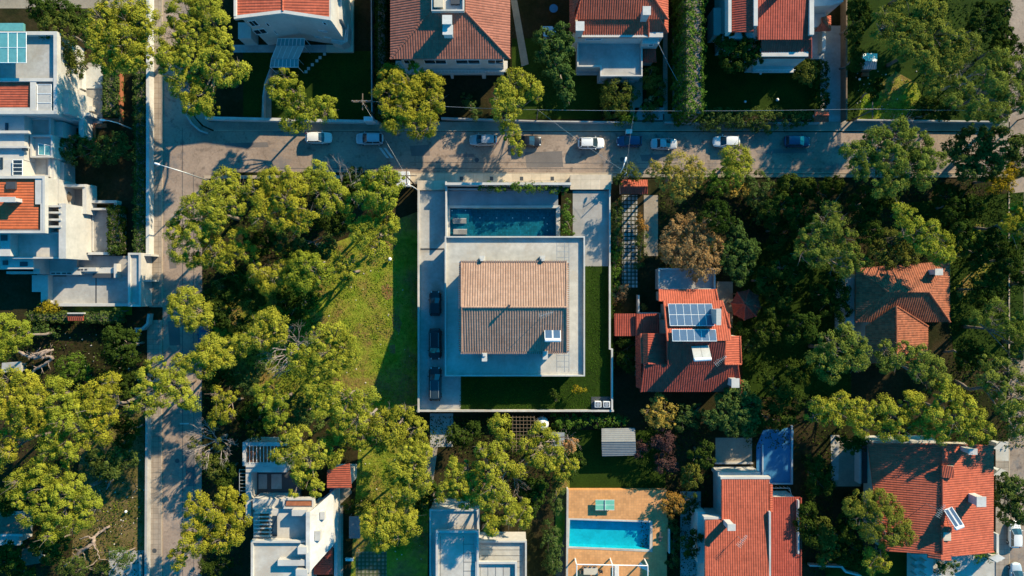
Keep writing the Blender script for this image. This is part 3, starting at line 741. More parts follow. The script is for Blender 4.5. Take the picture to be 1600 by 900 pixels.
# raised grounds (structure), with the pool basin left open
def plat(name, r, mat, z=Z0): return sheet(name, rect(*r), z, mat, h=1)
plat('villa_driveway', (655, 298, 697, 641), 'concrete'); plat('villa_driveway', (697, 588, 720, 641), 'concrete')
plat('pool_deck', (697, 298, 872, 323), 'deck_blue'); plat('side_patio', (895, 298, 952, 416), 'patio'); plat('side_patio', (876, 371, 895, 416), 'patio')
plat('villa_base', (697, 371, 876, 588), 'concrete'); plat('villa_base', (876, 416, 914, 588), 'concrete')
plat('planting_bed', (877, 298, 895, 371), 'soil', Z0 + .02)
plat('villa_lawn', (914, 416, 957, 641), 'lawn'); plat('villa_lawn', (720, 588, 914, 641), 'lawn')
ground_cover('lawn_grass', 'short green turf around the pool villa', [(914, 416, 957, 641), (720, 588, 914, 641)], 'turf', .03, 60, .14, 'lawn', 9).location.z = Z0
MB().pbox(657, 388, 694, 390.5, Z0, Z0 + .012).obj('drain_channel', M['darkmetal'])['kind'] = 'structure'
# pool
pool = house('swimming_pool', 'rectangular dark teal pool with pale rim above the pool villa', 787, 346, 'pool')
a = P(703, 325, Z0); b = P(869, 371, Z0)
m = MB(); m.box(a.x - .35, a.y, .02, b.x + .6, a.y + .38, Z0 + .12); m.box(a.x - .35, b.y - .05, .02, a.x, a.y, Z0 + .12); m.box(b.x, b.y - .05, .02, b.x + .6, a.y, Z0 + .12)
m.obj('rim', M['concrete_pale'], pool)
zf = Z0 - 1.15
m = MB(); m.box(a.x, b.y, .01, b.x, a.y, zf); m.box(a.x, b.y - .04, zf, b.x, b.y, Z0); m.box(a.x, b.y, zf, a.x + 2.9, a.y, Z0 - .38); m.box(a.x + 2.9, b.y, zf, a.x + 3.4, a.y, Z0 - .65)
m.obj('basin', M['pool_dark'], pool)
m = MB(); vs = [(a.x, b.y, Z0 - .16), (b.x, b.y, Z0 - .16), (b.x, a.y, Z0 - .16), (a.x, a.y, Z0 - .16)]; m.add(vs, [(0, 1, 2, 3)]); m.obj('water', M['water_dark'], pool)
for (x, y) in ((707, 330), (728, 330), (750, 340.5), (776, 340.5), (801, 340.5), (826, 340.5), (850, 340.5), (855, 350), (855, 360)):
    p = P(x, y, zf); hh = Z0 - .38 if p.x < a.x + 2.9 else (Z0 - .65 if p.x < a.x + 3.4 else zf); MB().cyl(p.x, p.y, hh, hh + .08, .09, 8).obj('pool_light', M['whitemetal'], pool)
def lounger(label, px, py):
    z = Z0 - .38; p = P(px, py, z + .4); t = thing('sun_lounger', label, 'sun lounger', (p.x, p.y, z), 'sun loungers in the pool')
    L = 2.05; Wd = .72; m = MB()
    pro = [(-L / 2, .62), (-L / 2 + .65, .34), (L / 2, .3)]
    for (xa, za), (xb, zb) in zip(pro[:-1], pro[1:]):
        vs = [(p.x + xa, p.y - Wd / 2, z + za - .1), (p.x + xb, p.y - Wd / 2, z + zb - .1), (p.x + xb, p.y + Wd / 2, z + zb - .1), (p.x + xa, p.y + Wd / 2, z + za - .1),
              (p.x + xa, p.y - Wd / 2, z + za), (p.x + xb, p.y - Wd / 2, z + zb), (p.x + xb, p.y + Wd / 2, z + zb), (p.x + xa, p.y + Wd / 2, z + za)]
        m.add(vs, [(3, 2, 1, 0), (4, 5, 6, 7), (0, 1, 5, 4), (1, 2, 6, 5), (2, 3, 7, 6), (3, 0, 4, 7)])
    m.obj('cushion', M['fabric'], t)
    f = MB()
    for sx in (-.8, .8):
        for sy in (-.3, .3): f.box(p.x + sx - .04, p.y + sy - .04, z, p.x + sx + .04, p.y + sy + .04, z + .24)
    f.box(p.x - L / 2, p.y - Wd / 2 - .04, z + .14, p.x + L / 2, p.y - Wd / 2 + .02, z + .22); f.box(p.x - L / 2, p.y + Wd / 2 - .02, z + .14, p.x + L / 2, p.y + Wd / 2 + .04, z + .22)
    f.obj('frame', M['whitemetal'], t)
lounger('upper of the two grey sun loungers standing in the dark pool', 718, 345)
lounger('lower of the two grey sun loungers, close to the villa roof edge', 719, 362)
# lower storey, roof terrace
ZT = Z0 + 2.75
body(F, [(703, 377, 906, 580, ZT - .3)], Z0, 'white')
MB().pbox(696, 370, 913, 587, ZT - .3, ZT).obj('terrace_slab', M['concrete_pale'], F)
MB().ring(695, 369, 914, 588, ZT - .35, ZT + .52, .2).obj('parapet', M['white'], F)
m = MB()
for x in (870, 882, 889): m.pbox(x, 376, x + .5, 581, ZT, ZT + .012)
for k in range(22): m.pbox(870, 384 + k * 9, 889, 384.5 + k * 9, ZT, ZT + .014)
m.obj('paving_joints', M['metal'], F)
ZE = ZT + 3.0; ZR = ZE + 2.45
body(F, [(727, 417, 879, 543, ZE)], ZT, 'white')
a = P(727, 543, ZE); b = P(879, 417, ZE)
for x0, x1 in ((740, 775), (800, 845)):
    for yw, sg in ((a.y, -1), (b.y, 1)):
        f = MB(); xa = P(x0, 0, ZE).x; xb = P(x1, 0, ZE).x; f.box(xa, yw - .03, ZT + 2.3, xb, yw + sg * .07, ZT + 2.4); f.box(xa, yw - .03, ZT + .05, xb, yw + sg * .07, ZT + .12); f.box((xa + xb) / 2 - .04, yw - .03, ZT + .12, (xa + xb) / 2 + .04, yw + sg * .07, ZT + 2.3)
        w_ = f.obj('window', M['darkmetal'], F); MB().box(xa, yw + sg * .01, ZT + .12, xb, yw + sg * .03, ZT + 2.3).subobj('pane', M['glass'], w_)
pts = [(718, 408, ZE), (888, 408, ZE), (888, 552, ZE), (718, 552, ZE), (723, 480, ZR), (884, 480, ZR), (723, 411, ZE + .1), (884, 411, ZE + .1), (884, 549, ZE + .1), (723, 549, ZE + .1)]
rf = roof(F, [(721, 411, ZE), (885, 411, ZE), (885, 549, ZE), (721, 549, ZE), (721, 480, ZR), (885, 480, ZR)], [(0, 1, 5, 4), (3, 2, 5, 4)], M['tile_pink'], pitch=.36, amp=.08, ridges=[(4, 5), (0, 4), (4, 3), (1, 5), (5, 2)])
m = MB()                                             # toothed eaves trim of half tiles round the roof
for k in range(56):
    x = 720 + k * 2.98
    m.pbox(x, 407, x + 1.5, 410.6, ZE - .05, ZE + .06); m.pbox(x, 549.4, x + 1.5, 553, ZE - .05, ZE + .06)
for k in range(46):
    y = 411 + k * 3.02; zz = ZE + (1 - abs(y - 480) / 69) * 2.45
    m.pbox(717, y, 720.6, y + 1.5, zz - .15, zz - .02); m.pbox(885.4, y, 889.5, y + 1.5, zz - .15, zz - .02)
m.subobj('eaves_tiles', M['tile_pink'], rf)
m = MB().pbox(717.5, 408, 888.5, 552, ZE - .3, ZE - .12); m.subobj('soffit', M['white'], rf)
for x, y in ((753, 406), (848, 406), (757, 554), (852, 551)):
    p = P(x, y, ZE); m = MB().box(p.x - .36, p.y - .95 if y > 500 else p.y - .25, ZT + .02, p.x + .36, p.y + .25 if y > 500 else p.y + .6, ZE + (.3 if y > 500 else -.1))
    m.box(p.x - .2, p.y - .2, ZE - .1, p.x + .2, p.y + .2, ZE + .5); m.subobj('chimney', M['white'], rf)
p = P(795, 478, ZR + .5); MB().cyl(p.x, p.y, ZR - .1, ZR + .8, .12, 10).cyl(p.x, p.y, ZR + .8, ZR + .95, .22, 10).subobj('vent_pipe', M['darkmetal'], rf)
heater('blue solar water heater with white tank on the pool villa roof', 863, 517, ZE + .75, 2.3, 2.4)
antenna('thin tv antenna above the blue solar heater on the pool villa roof', 852, 490, ZR - .3, 2.4, .3)
# front: planter wall, gate roofs
m = house('entrance_roof', 'bright flat white entrance slab at the right of the street front of the pool villa', 925, 286, 'entrance roof')
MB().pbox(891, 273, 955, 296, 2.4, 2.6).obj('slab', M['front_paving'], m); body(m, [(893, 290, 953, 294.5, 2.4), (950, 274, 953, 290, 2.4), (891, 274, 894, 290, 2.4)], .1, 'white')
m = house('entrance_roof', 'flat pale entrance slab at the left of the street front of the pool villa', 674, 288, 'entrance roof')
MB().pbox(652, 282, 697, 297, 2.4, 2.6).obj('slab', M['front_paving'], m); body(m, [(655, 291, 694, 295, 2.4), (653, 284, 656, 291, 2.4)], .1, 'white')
wall_thing('white planter wall between the sidewalk and the pool deck', [(697, 287), (891, 287)], 4.6, .3, 'white')
wall_thing('low white planter edge in front of the pool deck vine', [(700, 295.5), (872, 295.5)], 2.8, .2, 'concrete')
wall_thing('slim white wall left of the pool, from the gate down to the villa', [(697, 284), (697, 370)], 4.0, .18, 'white')
for i, x in enumerate((721, 768, 815, 863)):
    o = MB().pbox(x - 2.6, 276, x + 2.6, 282, .14, .155).obj('tree_pit', M['darkmetal'])
    tag(o, ['first dark square pit in the sunlit pavement above the pool, at the left', 'second dark square pit in the pavement from the left above the pool', 'third dark square pit in the pavement from the left above the pool', 'dark square pit in the pavement nearest the bright entrance slab'][i], 'tree pit', 'square pits in the pavement')
m = house('entrance_steps', 'ribbed white metal shed roof beside the pines at the street edge', 629, 281, 'shed'); m.name = 'bin_shelter'
mm = MB(); a = P(618, 268, 2.2); b = P(640, 291, 2.2)
for k in range(11): x = a.x + (b.x - a.x) * k / 11; mm.box(x, b.y, 2.1, x + .13, a.y, 2.24)
mm.box(a.x, b.y, 2.05, b.x, a.y, 2.13); mm.obj('roof', M['whitemetal'], m); body(m, [(619, 287, 639, 289.5, 2.04), (619, 269, 621, 289, 2.04), (637, 269, 639, 289, 2.04)], 0, 'concrete')
o = house('waste_bin', 'small red bin beside the ribbed white shed roof at the street edge', 612, 271, 'bin')
p = P(612, 271); MB().box(p.x - .28, p.y - .3, 0, p.x + .28, p.y + .3, .95).obj('body', M['red'], o, bevel=.04); MB().box(p.x - .32, p.y - .34, .95, p.x + .32, p.y + .34, 1.05).obj('lid', M['red'], o)
for i, x in enumerate((934.5, 948)):
    p = P(x, 632, Z0 + .8); t = thing('air_conditioner', ['left of the two white framed air conditioning units in the villa garden corner', 'right of the two white framed air conditioning units in the villa garden corner'][i], 'air conditioner', (p.x, p.y, Z0), 'air conditioning units')
    m = MB().box(p.x - .5, p.y - .45, Z0, p.x + .5, p.y + .45, Z0 + .8).obj('case', M['whitemetal'], t, bevel=.03)
    MB().box(p.x - .38, p.y - .33, Z0 + .8, p.x + .38, p.y + .33, Z0 + .815).obj('grille', M['darkmetal'], t); MB().cyl(p.x, p.y, Z0 + .815, Z0 + .83, .3, 16).obj('fan', M['metal'], t)
MB().pbox(924, 620, 957, 641, Z0, Z0 + .06).obj('plinth', M['darkmetal'])['kind'] = 'structure'

# ================================================================ hip roofed house (top)
C = house('hip_roofed_house', 'house with a broad brown hip roof at the top edge, above the street', 703, 20)
ZE = 9.6
a = P(622, 84, ZE); b = P(786, -120, ZE)
MB().box(a.x, a.y, 0, b.x, b.y, ZE - .05).obj('wall', M['white'], C)
pts = [(610, 92, ZE), (797, 92, ZE), (797, -160, ZE), (610, -160, ZE), (673, 18, 11.7), (727, 18, 11.7), (673, -90, 11.7), (727, -90, 11.7)]
rf = roof(C, pts, [(0, 1, 5, 4), (1, 2, 7, 5), (3, 0, 4, 6), (2, 3, 6, 7)], M['tile_brown'], pitch=.36, ridges=[(0, 4), (1, 5), (3, 6), (2, 7)])
m = MB().pbox(674, -40, 725, 17, 10.2, 11.8); m.ring(674, -40, 725, 17, 11.7, 12.4, .2); m.obj('roof_terrace', M['white'], C)
MB().pbox(678, -10, 692, 11, 11.8, 12.6).obj('terrace_box', M['cream'], C); MB().pbox(704, -8, 718, 6, 11.8, 12.3).obj('rooftop_unit', M['darkmetal'], C)
chimney(rf, 699, 32, 10.6, 12.5, 1.1, 1.0); chimney(rf, 700, 48, 10.0, 11.9, 1.2, 1.1)
m = MB().pbox(625, 107, 760, 114, 2.9, 3.2); m.pbox(618, 95, 657, 108, 2.9, 3.19); m.pbox(757, 95, 793, 112, 2.9, 3.18); m.pbox(702, 93, 706, 112, 0, 3.4); m.pbox(752, 93, 758, 112, 0, 3.45); m.pbox(654, 93, 657, 110, 0, 3.4)
m.obj('balcony', M['white'], C)
railing(C, [(622, 112), (790, 114)], 3.2, .9)
yw = a.y
for x0, x1 in ((630, 650), (662, 698), (712, 750), (762, 786)):
    win_s(C, yw, x0, 93.5, x1, 99, 2)

# ================================================================ red house with blue terrace (top)
D = house('terraced_red_house', 'red tiled house with a shaded flat terrace in front, at the top right of centre', 960, 40)
ZE = 6.0
body(D, [(898, -150, 1036, 58, 6.0)], 0, 'white')
pts = [(899, 30, 7.0), (1044, 30, 7.0), (912, -20, 8.8), (1010, -20, 8.8), (899, -150, 7.0), (1044, -150, 7.0), (925, -100, 8.8), (1010, -100, 8.8)]
rf = roof(D, pts, [(0, 1, 3, 2), (1, 5, 7, 3), (4, 0, 2, 6), (5, 4, 6, 7)], M['tile_red'], ridges=[(0, 2), (1, 3)])
roof(D, [(903, 29, 6.9), (1013, 29, 6.9), (1013, 59, 5.8), (903, 59, 5.8)], [(0, 1, 2, 3)], M['tile_red'], ridges=[(1, 2)])
roof(D, [(1013, 29, 6.9), (1032, 29, 6.9), (1043, 51, 5.9), (1013, 52, 5.9)], [(0, 1, 2, 3)], M['tile_red'], ridges=[(1, 2)])
roof(D, [(1032, 29, 6.9), (1044, 27, 6.2), (1044, 51, 5.9)], [(0, 1, 2)], M['tile_red'], down=[(1, 0, -.4)])
roof(D, [(890, -60, 6.2), (899, -60, 7.0), (899, 50, 7.0), (890, 50, 6.2)], [(0, 1, 2, 3)], M['tile_red'])
chimney(rf, 1010, 18, 6.5, 9.2, .9, 1.0); chimney(rf, 906, 42, 4.0, 8.4, 1.0, 1.1)
MB().pprism([(903, 60), (1003, 60), (1003, 118), (939, 118), (939, 103), (903, 103)], 0, 3.4).obj('terrace', M['concrete'], D)
m = MB(); q = [(903, 60), (903, 103), (939, 103), (939, 118), (1003, 118), (1003, 60)]
for (x0, y0), (x1, y1) in zip(q[:-1], q[1:]): m.pbox(min(x0, x1) - 1, min(y0, y1) - 1, max(x0, x1) + 1, max(y0, y1) + 1, 3.3, 3.95)
m.obj('parapet', M['white'], D)
MB().pprism([(901, 104), (937, 104), (937, 119), (992, 119), (992, 128), (934, 128), (934, 115), (901, 115)], 0, .9).obj('porch', M['concrete'], D)
body(D, [(1004, 54, 1030, 68, 5.4)], 0, 'white'); roof(D, [(1005, 69, 3.4), (1024, 69, 3.4), (1026, 97, 2.8), (1005, 97, 2.8)], [(0, 1, 2, 3)], M['tile_deep'])
body(D, [(1006, 71, 1022, 94, 2.6)], 0, 'white')
win_s(D, P(0, 58, ZE).y, 915, 60.2, 940, 61.5, 2); win_s(D, P(0, 68, 5.4).y, 1014, 69, 1020, 71, 1)
ZK[0] = 0.0
p = house('garden_table', 'round blue garden table in the shade left of the terraced red house', 865, 13, 'table')
q = P(865, 13, .75); MB().cyl(q.x, q.y, .7, .76, .65, 24).obj('tabletop', M['blue'], p); MB().cyl(q.x, q.y, 0, .7, .05, 8).cyl(q.x, q.y, 0, .04, .3, 12).obj('leg', M['metal'], p)
p = house('garden_shed', 'pale blue roofed small shed left of the terraced red house', 858, 49, 'shed')
MB().pprism([(849, 42), (862, 42), (868, 49), (862, 56), (850, 56)], 0, 2.2).obj('wall', M['white'], p); MB().pprism([(848, 41), (863, 41), (869, 49), (863, 57), (849, 57)], 2.2, 2.35).obj('roof', M['car_pale'], p)

# ================================================================ deep red house (top right)
ZK[0] = 1.2
E = house('gabled_red_house', 'dark red tiled house behind a dark tree, left of the paved driveway at top right', 1205, 30)
body(E, [(1190, -150, 1263, 88, 6.2), (1140, -150, 1190, 60, 6.0)], 0, 'white')
rf = roof(E, [(1184, -120, 8.0), (1268, -120, 8.0), (1268, 62, 7.2), (1184, 62, 7.2)], [(0, 1, 2, 3)], M['tile_deep'], down=[(0, -1, -.1)])
roof(E, [(1190, 62.5, 7.0), (1267, 60, 7.0), (1267, 91, 5.8), (1190, 91, 5.8)], [(0, 1, 2, 3)], M['tile_deep'], ridges=[(1, 2)])
roof(E, [(1144, -120, 7.2), (1178, -120, 8.2), (1178, 50, 8.2), (1144, 50, 7.2)], [(0, 1, 2, 3)], M['tile_deep'], down=[(-1, 0, -.2)])
m = MB().pbox(1178, -120, 1184, 40, 6, 8.5); m.pbox(1138, -120, 1143, 50, 6, 7.6); m.pbox(1265, -120, 1272, 54, 6, 7.8); m.obj('parapet', M['white'], E)
block(E, 'balcony', 1115, 12, 1138, 55, 0, 3.2, 'white'); block(E, 'balcony', 1176, 92, 1240, 113, 2.8, 3.1, 'white'); railing(E, [(1178, 112), (1239, 112)], 3.1)
MB().pprism([(1272, -80), (1322, -80), (1318, 2), (1300, 8), (1272, 10)], 0, 5.0).obj('side_wing', M['white'], E)
body(E, [(1272, 10, 1290, 42, 3.2)], 0, 'white')
roof(E, [(1272, 49, 2.8), (1298, 48, 2.8), (1285, 34, 3.9), (1298, 24, 2.8), (1284, 27, 3.9)], [(0, 1, 2), (2, 1, 3, 4)], M['tile_red'], down=[(0, -1, -.5), (1, 0, -.5)])
body(E, [(1285, 44, 1290, 80, 2.0), (1268, 50, 1286, 92, .5)], 0, 'offwhite', 'entrance_steps')
chimney(rf, 1225, -20, 7, 9.5)
ZK[0] = 0.0
p = house('gate_canopy', 'small red tiled gate canopy at the street end of the top right driveway', 1284, 184, 'gate canopy')
roof(p, [(1273, 173, 2.6), (1295, 173, 2.6), (1295, 180, 3.0), (1273, 180, 3.0), (1295, 190, 2.5), (1273, 190, 2.5)], [(0, 1, 2, 3), (3, 2, 4, 5)], M['tile_red'], ridges=[(3, 2)])
m = MB()
for x in (1275, 1293): m.pbox(x - 1.2, 178, x + 1.2, 182, 0, 2.7)
m.obj('post', M['white'], p)

# ================================================================ white villa, top left
B = house('white_villa', 'tall white villa with a red ribbed roof and glass porch, at the top left edge', 450, 10)
ZE = 10.4
yt = P(0, 27, ZE).y
A_ = P(368, 28, ZE); B_ = P(443, 19, ZE); C_ = P(517, 30, ZE); kx = .93
base = [(A_.x + .9, A_.y - .6 * 0 - .1), (B_.x, B_.y - .1), (C_.x + .0, C_.y - .1), (C_.x, C_.y + 14), (A_.x + .9, A_.y + 14)]
MB().prism(base, 0, ZE).obj('wall', M['white'], B)
m = MB(); 
m.prism([(A_.x, A_.y - .35), (B_.x, B_.y - .35), (C_.x + .1, C_.y - .35), (C_.x + .1, C_.y + .1), (B_.x, B_.y + .1), (A_.x, A_.y + .1)], ZE, ZE + .55); m.box(A_.x, A_.y, ZE, A_.x + .3, A_.y + 14, ZE + .6)
m.obj('parapet', M['white'], B)
rf = roof(B, [(371, 25, 10.5), (442, 17.5, 10.9), (442, -100, 10.9), (371, -100, 10.5), (514, 27, 10.5), (514, -100, 10.5)], [(0, 1, 2, 3), (1, 4, 5, 2)], M['tile_red'], down=[(-1, 0, 0), (1, 0, 0)], ridges=[(1, 2)], pitch=.4)
# the ribs of this roof run across the picture
me = rf.data
wy = A_.y - .1
def wsl(p0, p1, x0, y0, x1, y1, n=1):
    """window on the slanted facade between world points p0,p1"""
    d = Vector((p1[0] - p0[0], p1[1] - p0[1], 0)); nrm = Vector((d.y, -d.x, 0)).normalized()
    if nrm.y > 0: nrm = -nrm
    def hit(px, py):
        k = Vector(((px - 800) / 10 / H, (450 - py) / 10 / H, 0))      # ray (x,y) = (H-z)*k
        den = k.x * nrm.x + k.y * nrm.y; c = p0[0] * nrm.x + p0[1] * nrm.y; z = H - c / den
        return Vector((k.x * (H - z), k.y * (H - z), z))
    a, b = hit(x0, y0), hit(x1, y1); z0, z1 = sorted((a.z, b.z)); z0 = max(.3, z0); u = d.normalized()
    xa, xb = sorted(((a - Vector((*p0, 0))).dot(u), (b - Vector((*p0, 0))).dot(u)))
    def pr(s0, s1, h0, h1, o0, o1):
        q = Vector((*p0, 0)); c = [q + u * s0 + nrm * o0, q + u * s1 + nrm * o0, q + u * s1 + nrm * o1, q + u * s0 + nrm * o1]
        return [(v.x, v.y) for v in c], h0, h1
    f = MB(); t = .08
    for s0, s1, h0, h1 in ((xa - t, xb + t, z1, z1 + t), (xa - t, xb + t, z0 - t, z0), (xa - t, xa, z0, z1), (xb, xb + t, z0, z1)): f.prism(*pr(s0, s1, h0, h1, -.02, .08))
    for k in range(1, n): f.prism(*pr(xa + (xb - xa) * k / n - .03, xa + (xb - xa) * k / n + .03, z0, z1, -.02, .07))
    o = f.obj('window', M['whitemetal'], B); MB().prism(*pr(xa, xb, z0, z1, 0, .03)).subobj('pane', M['glass'], o)
L_ = base[0]; Mi = base[1]; Ri = base[2]
for q in ((387, 33, 405, 39, 2), (395, 47, 418, 51, 2), (415, 36, 422, 40, 1), (428, 48, 434, 53, 1)): wsl(L_, Mi, *q)
for q in ((443, 28, 448, 32, 1), (449, 36, 454, 38.5, 1), (447, 48, 465, 51.5, 2), (498, 47, 511, 50, 2), (492, 57, 502, 59.5, 1), (507, 57.5, 517, 59.5, 1), (504, 34, 511, 38.5, 1)): wsl(Mi, Ri, *q)
MB().pprism([(517, -60), (530, -60), (538, 25), (545, 40), (543, 65), (533, 70), (518, 66)], 0, 2.6).obj('side_wing', M['white'], B)
MB().pbox(517, -60, 534, 30, 0, 6.0).obj('side_block', M['white'], B)
MB().pbox(510, 70, 552, 81, 0, .5).pbox(540, -40, 552, 70, 0, .5).obj('terrace_step', M['cream'], B)
railing(B, [(520, 66), (540, 68), (543, 50)], 2.6)
MB().pbox(372, 35, 392, 60, 0, 3.0).obj('porch', M['white'], B)
po = house('glass_porch', 'stepped glass roofed porch in front of the white top left villa', 448, 83, 'porch')
def glazed(parent, name, q, z, nx, ny, glass, frame='whitemetal', zz=None, legs=True):
    """glass roof over the px quad q (4 corners at heights zz), bars between panes"""
    zz = zz or [z] * 4; V = [P(x, y, h) for (x, y), h in zip(q, zz)]
    def at(u, v): return V[0].lerp(V[1], u).lerp(V[3].lerp(V[2], u), v)
    f = MB()
    for k in range(nx + 1): f.tube([at(k / nx, 0), at(k / nx, 1)], .045, 4)
    for k in range(ny + 1): f.tube([at(0, k / ny), at(1, k / ny)], .05, 4)
    if legs:
        for u, v in ((0, 0), (1, 0), (1, 1), (0, 1)): c = at(u, v); f.tube([c, (c.x, c.y, 0)], .06, 4)
    o = f.obj(name, M[frame], parent)
    n = Vector((0, 0, .02)); g = MB(); vs = [v - n for v in V] + [v - n * 2 for v in V]
    g.add(vs, [(3, 2, 1, 0), (4, 5, 6, 7), (0, 1, 5, 4), (1, 2, 6, 5), (2, 3, 7, 6), (3, 0, 4, 7)]); g.subobj('glass', M[glass], o); return o
glazed(po, 'roof_panel', [(434, 60), (476, 60), (475, 72), (432, 72)], 3, 7, 1, 'glass_teal')
glazed(po, 'roof_panel', [(432, 72), (475, 72), (466, 92), (424, 92)], 2.9, 5, 1, 'panel_pale', zz=[3, 3, 2.7, 2.7])
glazed(po, 'roof_panel', [(424, 92), (466, 92), (466, 105), (422, 105)], 2.7, 7, 1, 'glass_teal')

# ================================================================ left: terraced white villas
A1 = house('white_terraced_villa', 'big white villa at the left edge with blue shaded roof terrace and small red roof', 45, 110)
body(A1, [(-120, 50, 84, 178, 7.0)], 0, 'white')
MB().pbox(-120, 52, 82, 125, 7.0, 7.03).obj('roof_terrace', M['concrete'], A1)
MB().ring(-120, 49, 89, 178, 7.0, 7.8, .5).pbox(-60, 122, 84, 127, 7.0, 7.7).pbox(47, 127, 56, 177, 7.0, 7.65).pbox(-60, 168, 60, 176, 7.0, 7.6).obj('parapet', M['white'], A1)
rf = roof(A1, [(-60, 127, 7.3), (46, 127, 7.3), (46, 168, 7.1), (-60, 168, 7.1)], [(0, 1, 2, 3)], M['tile_red'], down=[(1, 0, 0)], pitch=.36)
glazed(A1, 'skylight', [(58, 132), (80, 132), (80, 175), (58, 175)], 7.6, 1, 3, 'panel_pale', legs=False)
glazed(A1, 'glass_pergola', [(-30, 51), (41, 51), (41, 98), (-30, 98)], 9.2, 5, 2, 'glass_teal', legs=False)
block(A1, 'glass_canopy', -30, 36, 36, 48, 5.5, 6.0, 'glass_teal')
body(A1, [(84, 60, 92, 135, 5.0), (88, 92, 104, 138, 4.0), (86, 140, 107, 178, 5.2)], 0, 'white')
MB().pbox(91, 145, 96, 175, 5.2, 5.23).obj('terrace_floor', M['cream'], A1)
body(A1, [(107, 150, 112, 182, 2.5), (113, 140, 124, 150, 1.8), (123, 148, 131, 215, 2.2), (106, 176, 142, 181, 2.0), (88, 183, 118, 188, 3.0)], 0, 'white', 'garden_wall')
MB().pbox(124, 105, 128, 138, 0, 1.2).pbox(128, 104, 160, 138, 0, .2).pbox(132, 166, 144, 173, 0, 1.0).obj('patio_bench', M['offwhite'], A1)
MB().pbox(146, 193, 166, 199, 0, .25).pbox(146, 193, 149, 226, 0, .24).pbox(160, 185, 190, 190, 0, .26).obj('timber_edging', M['wood_red'], A1)
A2 = house('white_stepped_villa', 'white villa of stepped terraces at the left edge, between the two red roofs', 40, 215)
body(A2, [(-120, 180, 38, 250, 6.0), (38, 184, 78, 212, 4.2), (-120, 250, 35, 276, 6.3), (35, 238, 78, 276, 3.6), (47, 211, 82, 246, 4.6), (78, 190, 98, 214, 3.2), (78, 240, 84, 280, 4.0)], 0, 'white')
MB().pbox(40, 187, 75, 209, 4.2, 4.23).pbox(37, 240, 72, 274, 3.6, 3.63).obj('terrace_floor', M['concrete_pale'], A2)
m = MB().ring(38, 184, 79, 212, 4.2, 4.9, .25).ring(35, 238, 78, 276, 3.6, 4.3, .25).ring(47, 211, 82, 246, 4.6, 5.2, .25)
m.pbox(-120, 204, 44, 208, 6.0, 6.7).pbox(-120, 228, 42, 231, 6.0, 6.6); m.obj('parapet', M['white'], A2)
glazed(A2, 'skylight', [(60, 224), (80, 228), (79, 243), (60, 242)], 5.0, 2, 1, 'glass_teal', legs=False)
glazed(A2, 'skylight', [(20, 250), (35, 250), (35, 274), (20, 274)], 6.6, 1, 4, 'glass', legs=False)
MB().pbox(8, 192, 12, 205, 6.0, 6.15).pbox(0, 246, 4, 264, 6.3, 6.4).pbox(34, 228, 40, 235, 6.0, 6.5).obj('roof_light', M['glass'], A2)
block(A2, 'stone_bay', 80, 254, 100, 286, 0, 2.6, 'concrete'); MB().pbox(82, 256, 92, 281, 2.6, 2.62).obj('bay_floor', M['metal'], A2)
for k, (x, y) in enumerate(((58, 262), (63, 268))):
    pass
A3 = house('white_red_roofed_villa', 'white villa at the left edge with the larger orange red roof and glazed bays', 50, 340)
ZE = 7.0
body(A3, [(-120, 276, 68, 364, ZE), (-120, 360, 16, 400, 6.2), (14, 360, 101, 403, 4.6)], 0, 'white')
rf = roof(A3, [(-60, 278, 7.4), (53, 278, 7.4), (54, 319, 7.3), (61, 319, 7.3), (61, 358, 7.2), (-60, 358, 7.2)], [(0, 1, 2, 5), (2, 3, 4, 5)], M['tile_orange'], down=[(1, 0, 0), (1, 0, 0)], pitch=.4)
MB().ring(-120, 275, 70, 364, ZE, 7.75, .35).pbox(55, 277, 69, 319, ZE, 7.6).pbox(63, 318, 70, 362, ZE, 7.7).obj('parapet', M['white'], A3)
o_ = MB().pbox(9, 284, 24, 295, 7.3, 7.75).subobj('skylight', M['darkmetal'], rf); MB().pbox(11, 286, 22, 293, 7.75, 7.78)
chimney(rf, 13, 312, 7.2, 8.6, 2.2, .5)
m = MB()
for y in (322, 332, 343, 354): m.pbox(69, y - 1.5, 95, y + 1.5, 4.0, 6.6)
m.pbox(92, 318, 103, 404, 0, 6.4); m.obj('frame_beams', M['white'], A3)
MB().pbox(17, 366, 92, 401, 4.6, 4.64).obj('terrace_floor', M['concrete_pale'], A3); MB().ring(14, 363, 102, 404, 4.6, 5.3, .25).obj('terrace_parapet', M['white'], A3)
block(A3, 'glazed_bay', 103, 324, 120, 396, 0, 3.8, 'white'); glazed(A3, 'bay_roof', [(104, 335), (116, 337), (116, 382), (104, 382)], 3.95, 1, 4, 'panel', legs=False)
MB().pbox(1, 367, 11, 376, 6.2, 6.3).pbox(4, 407, 11, 414, 4, 4.62).obj('vent', M['darkmetal'], A3)
body(A3, [(-120, 396, 52, 420, 4.4), (52, 402, 62, 428, 3.0), (58, 402, 120, 430, .8), (92, 288, 132, 292, 2.8), (129, 288, 135, 334, 2.6), (71, 280, 92, 318, 4.0), (135, 289, 143, 314, 1.2), (137, 313, 182, 317, 1.4), (137, 325, 168, 328, 1.5), (178, 314, 182, 323, 1.3)], 0, 'white')
MB().pbox(71, 284, 79, 316, 4.0, 4.03).obj('terrace_floor', M['cream'], A3)
MB().pbox(94, 291, 130, 336, 0, .35).pbox(118, 330, 170, 394, 0, .3).pbox(104, 400, 200, 432, 0, .28).obj('patio', M['patio'], A3)
MB().pbox(138, 331, 140, 392, .3, .45).pbox(144, 331, 146, 392, .3, .44).obj('step', M['white'], A3)
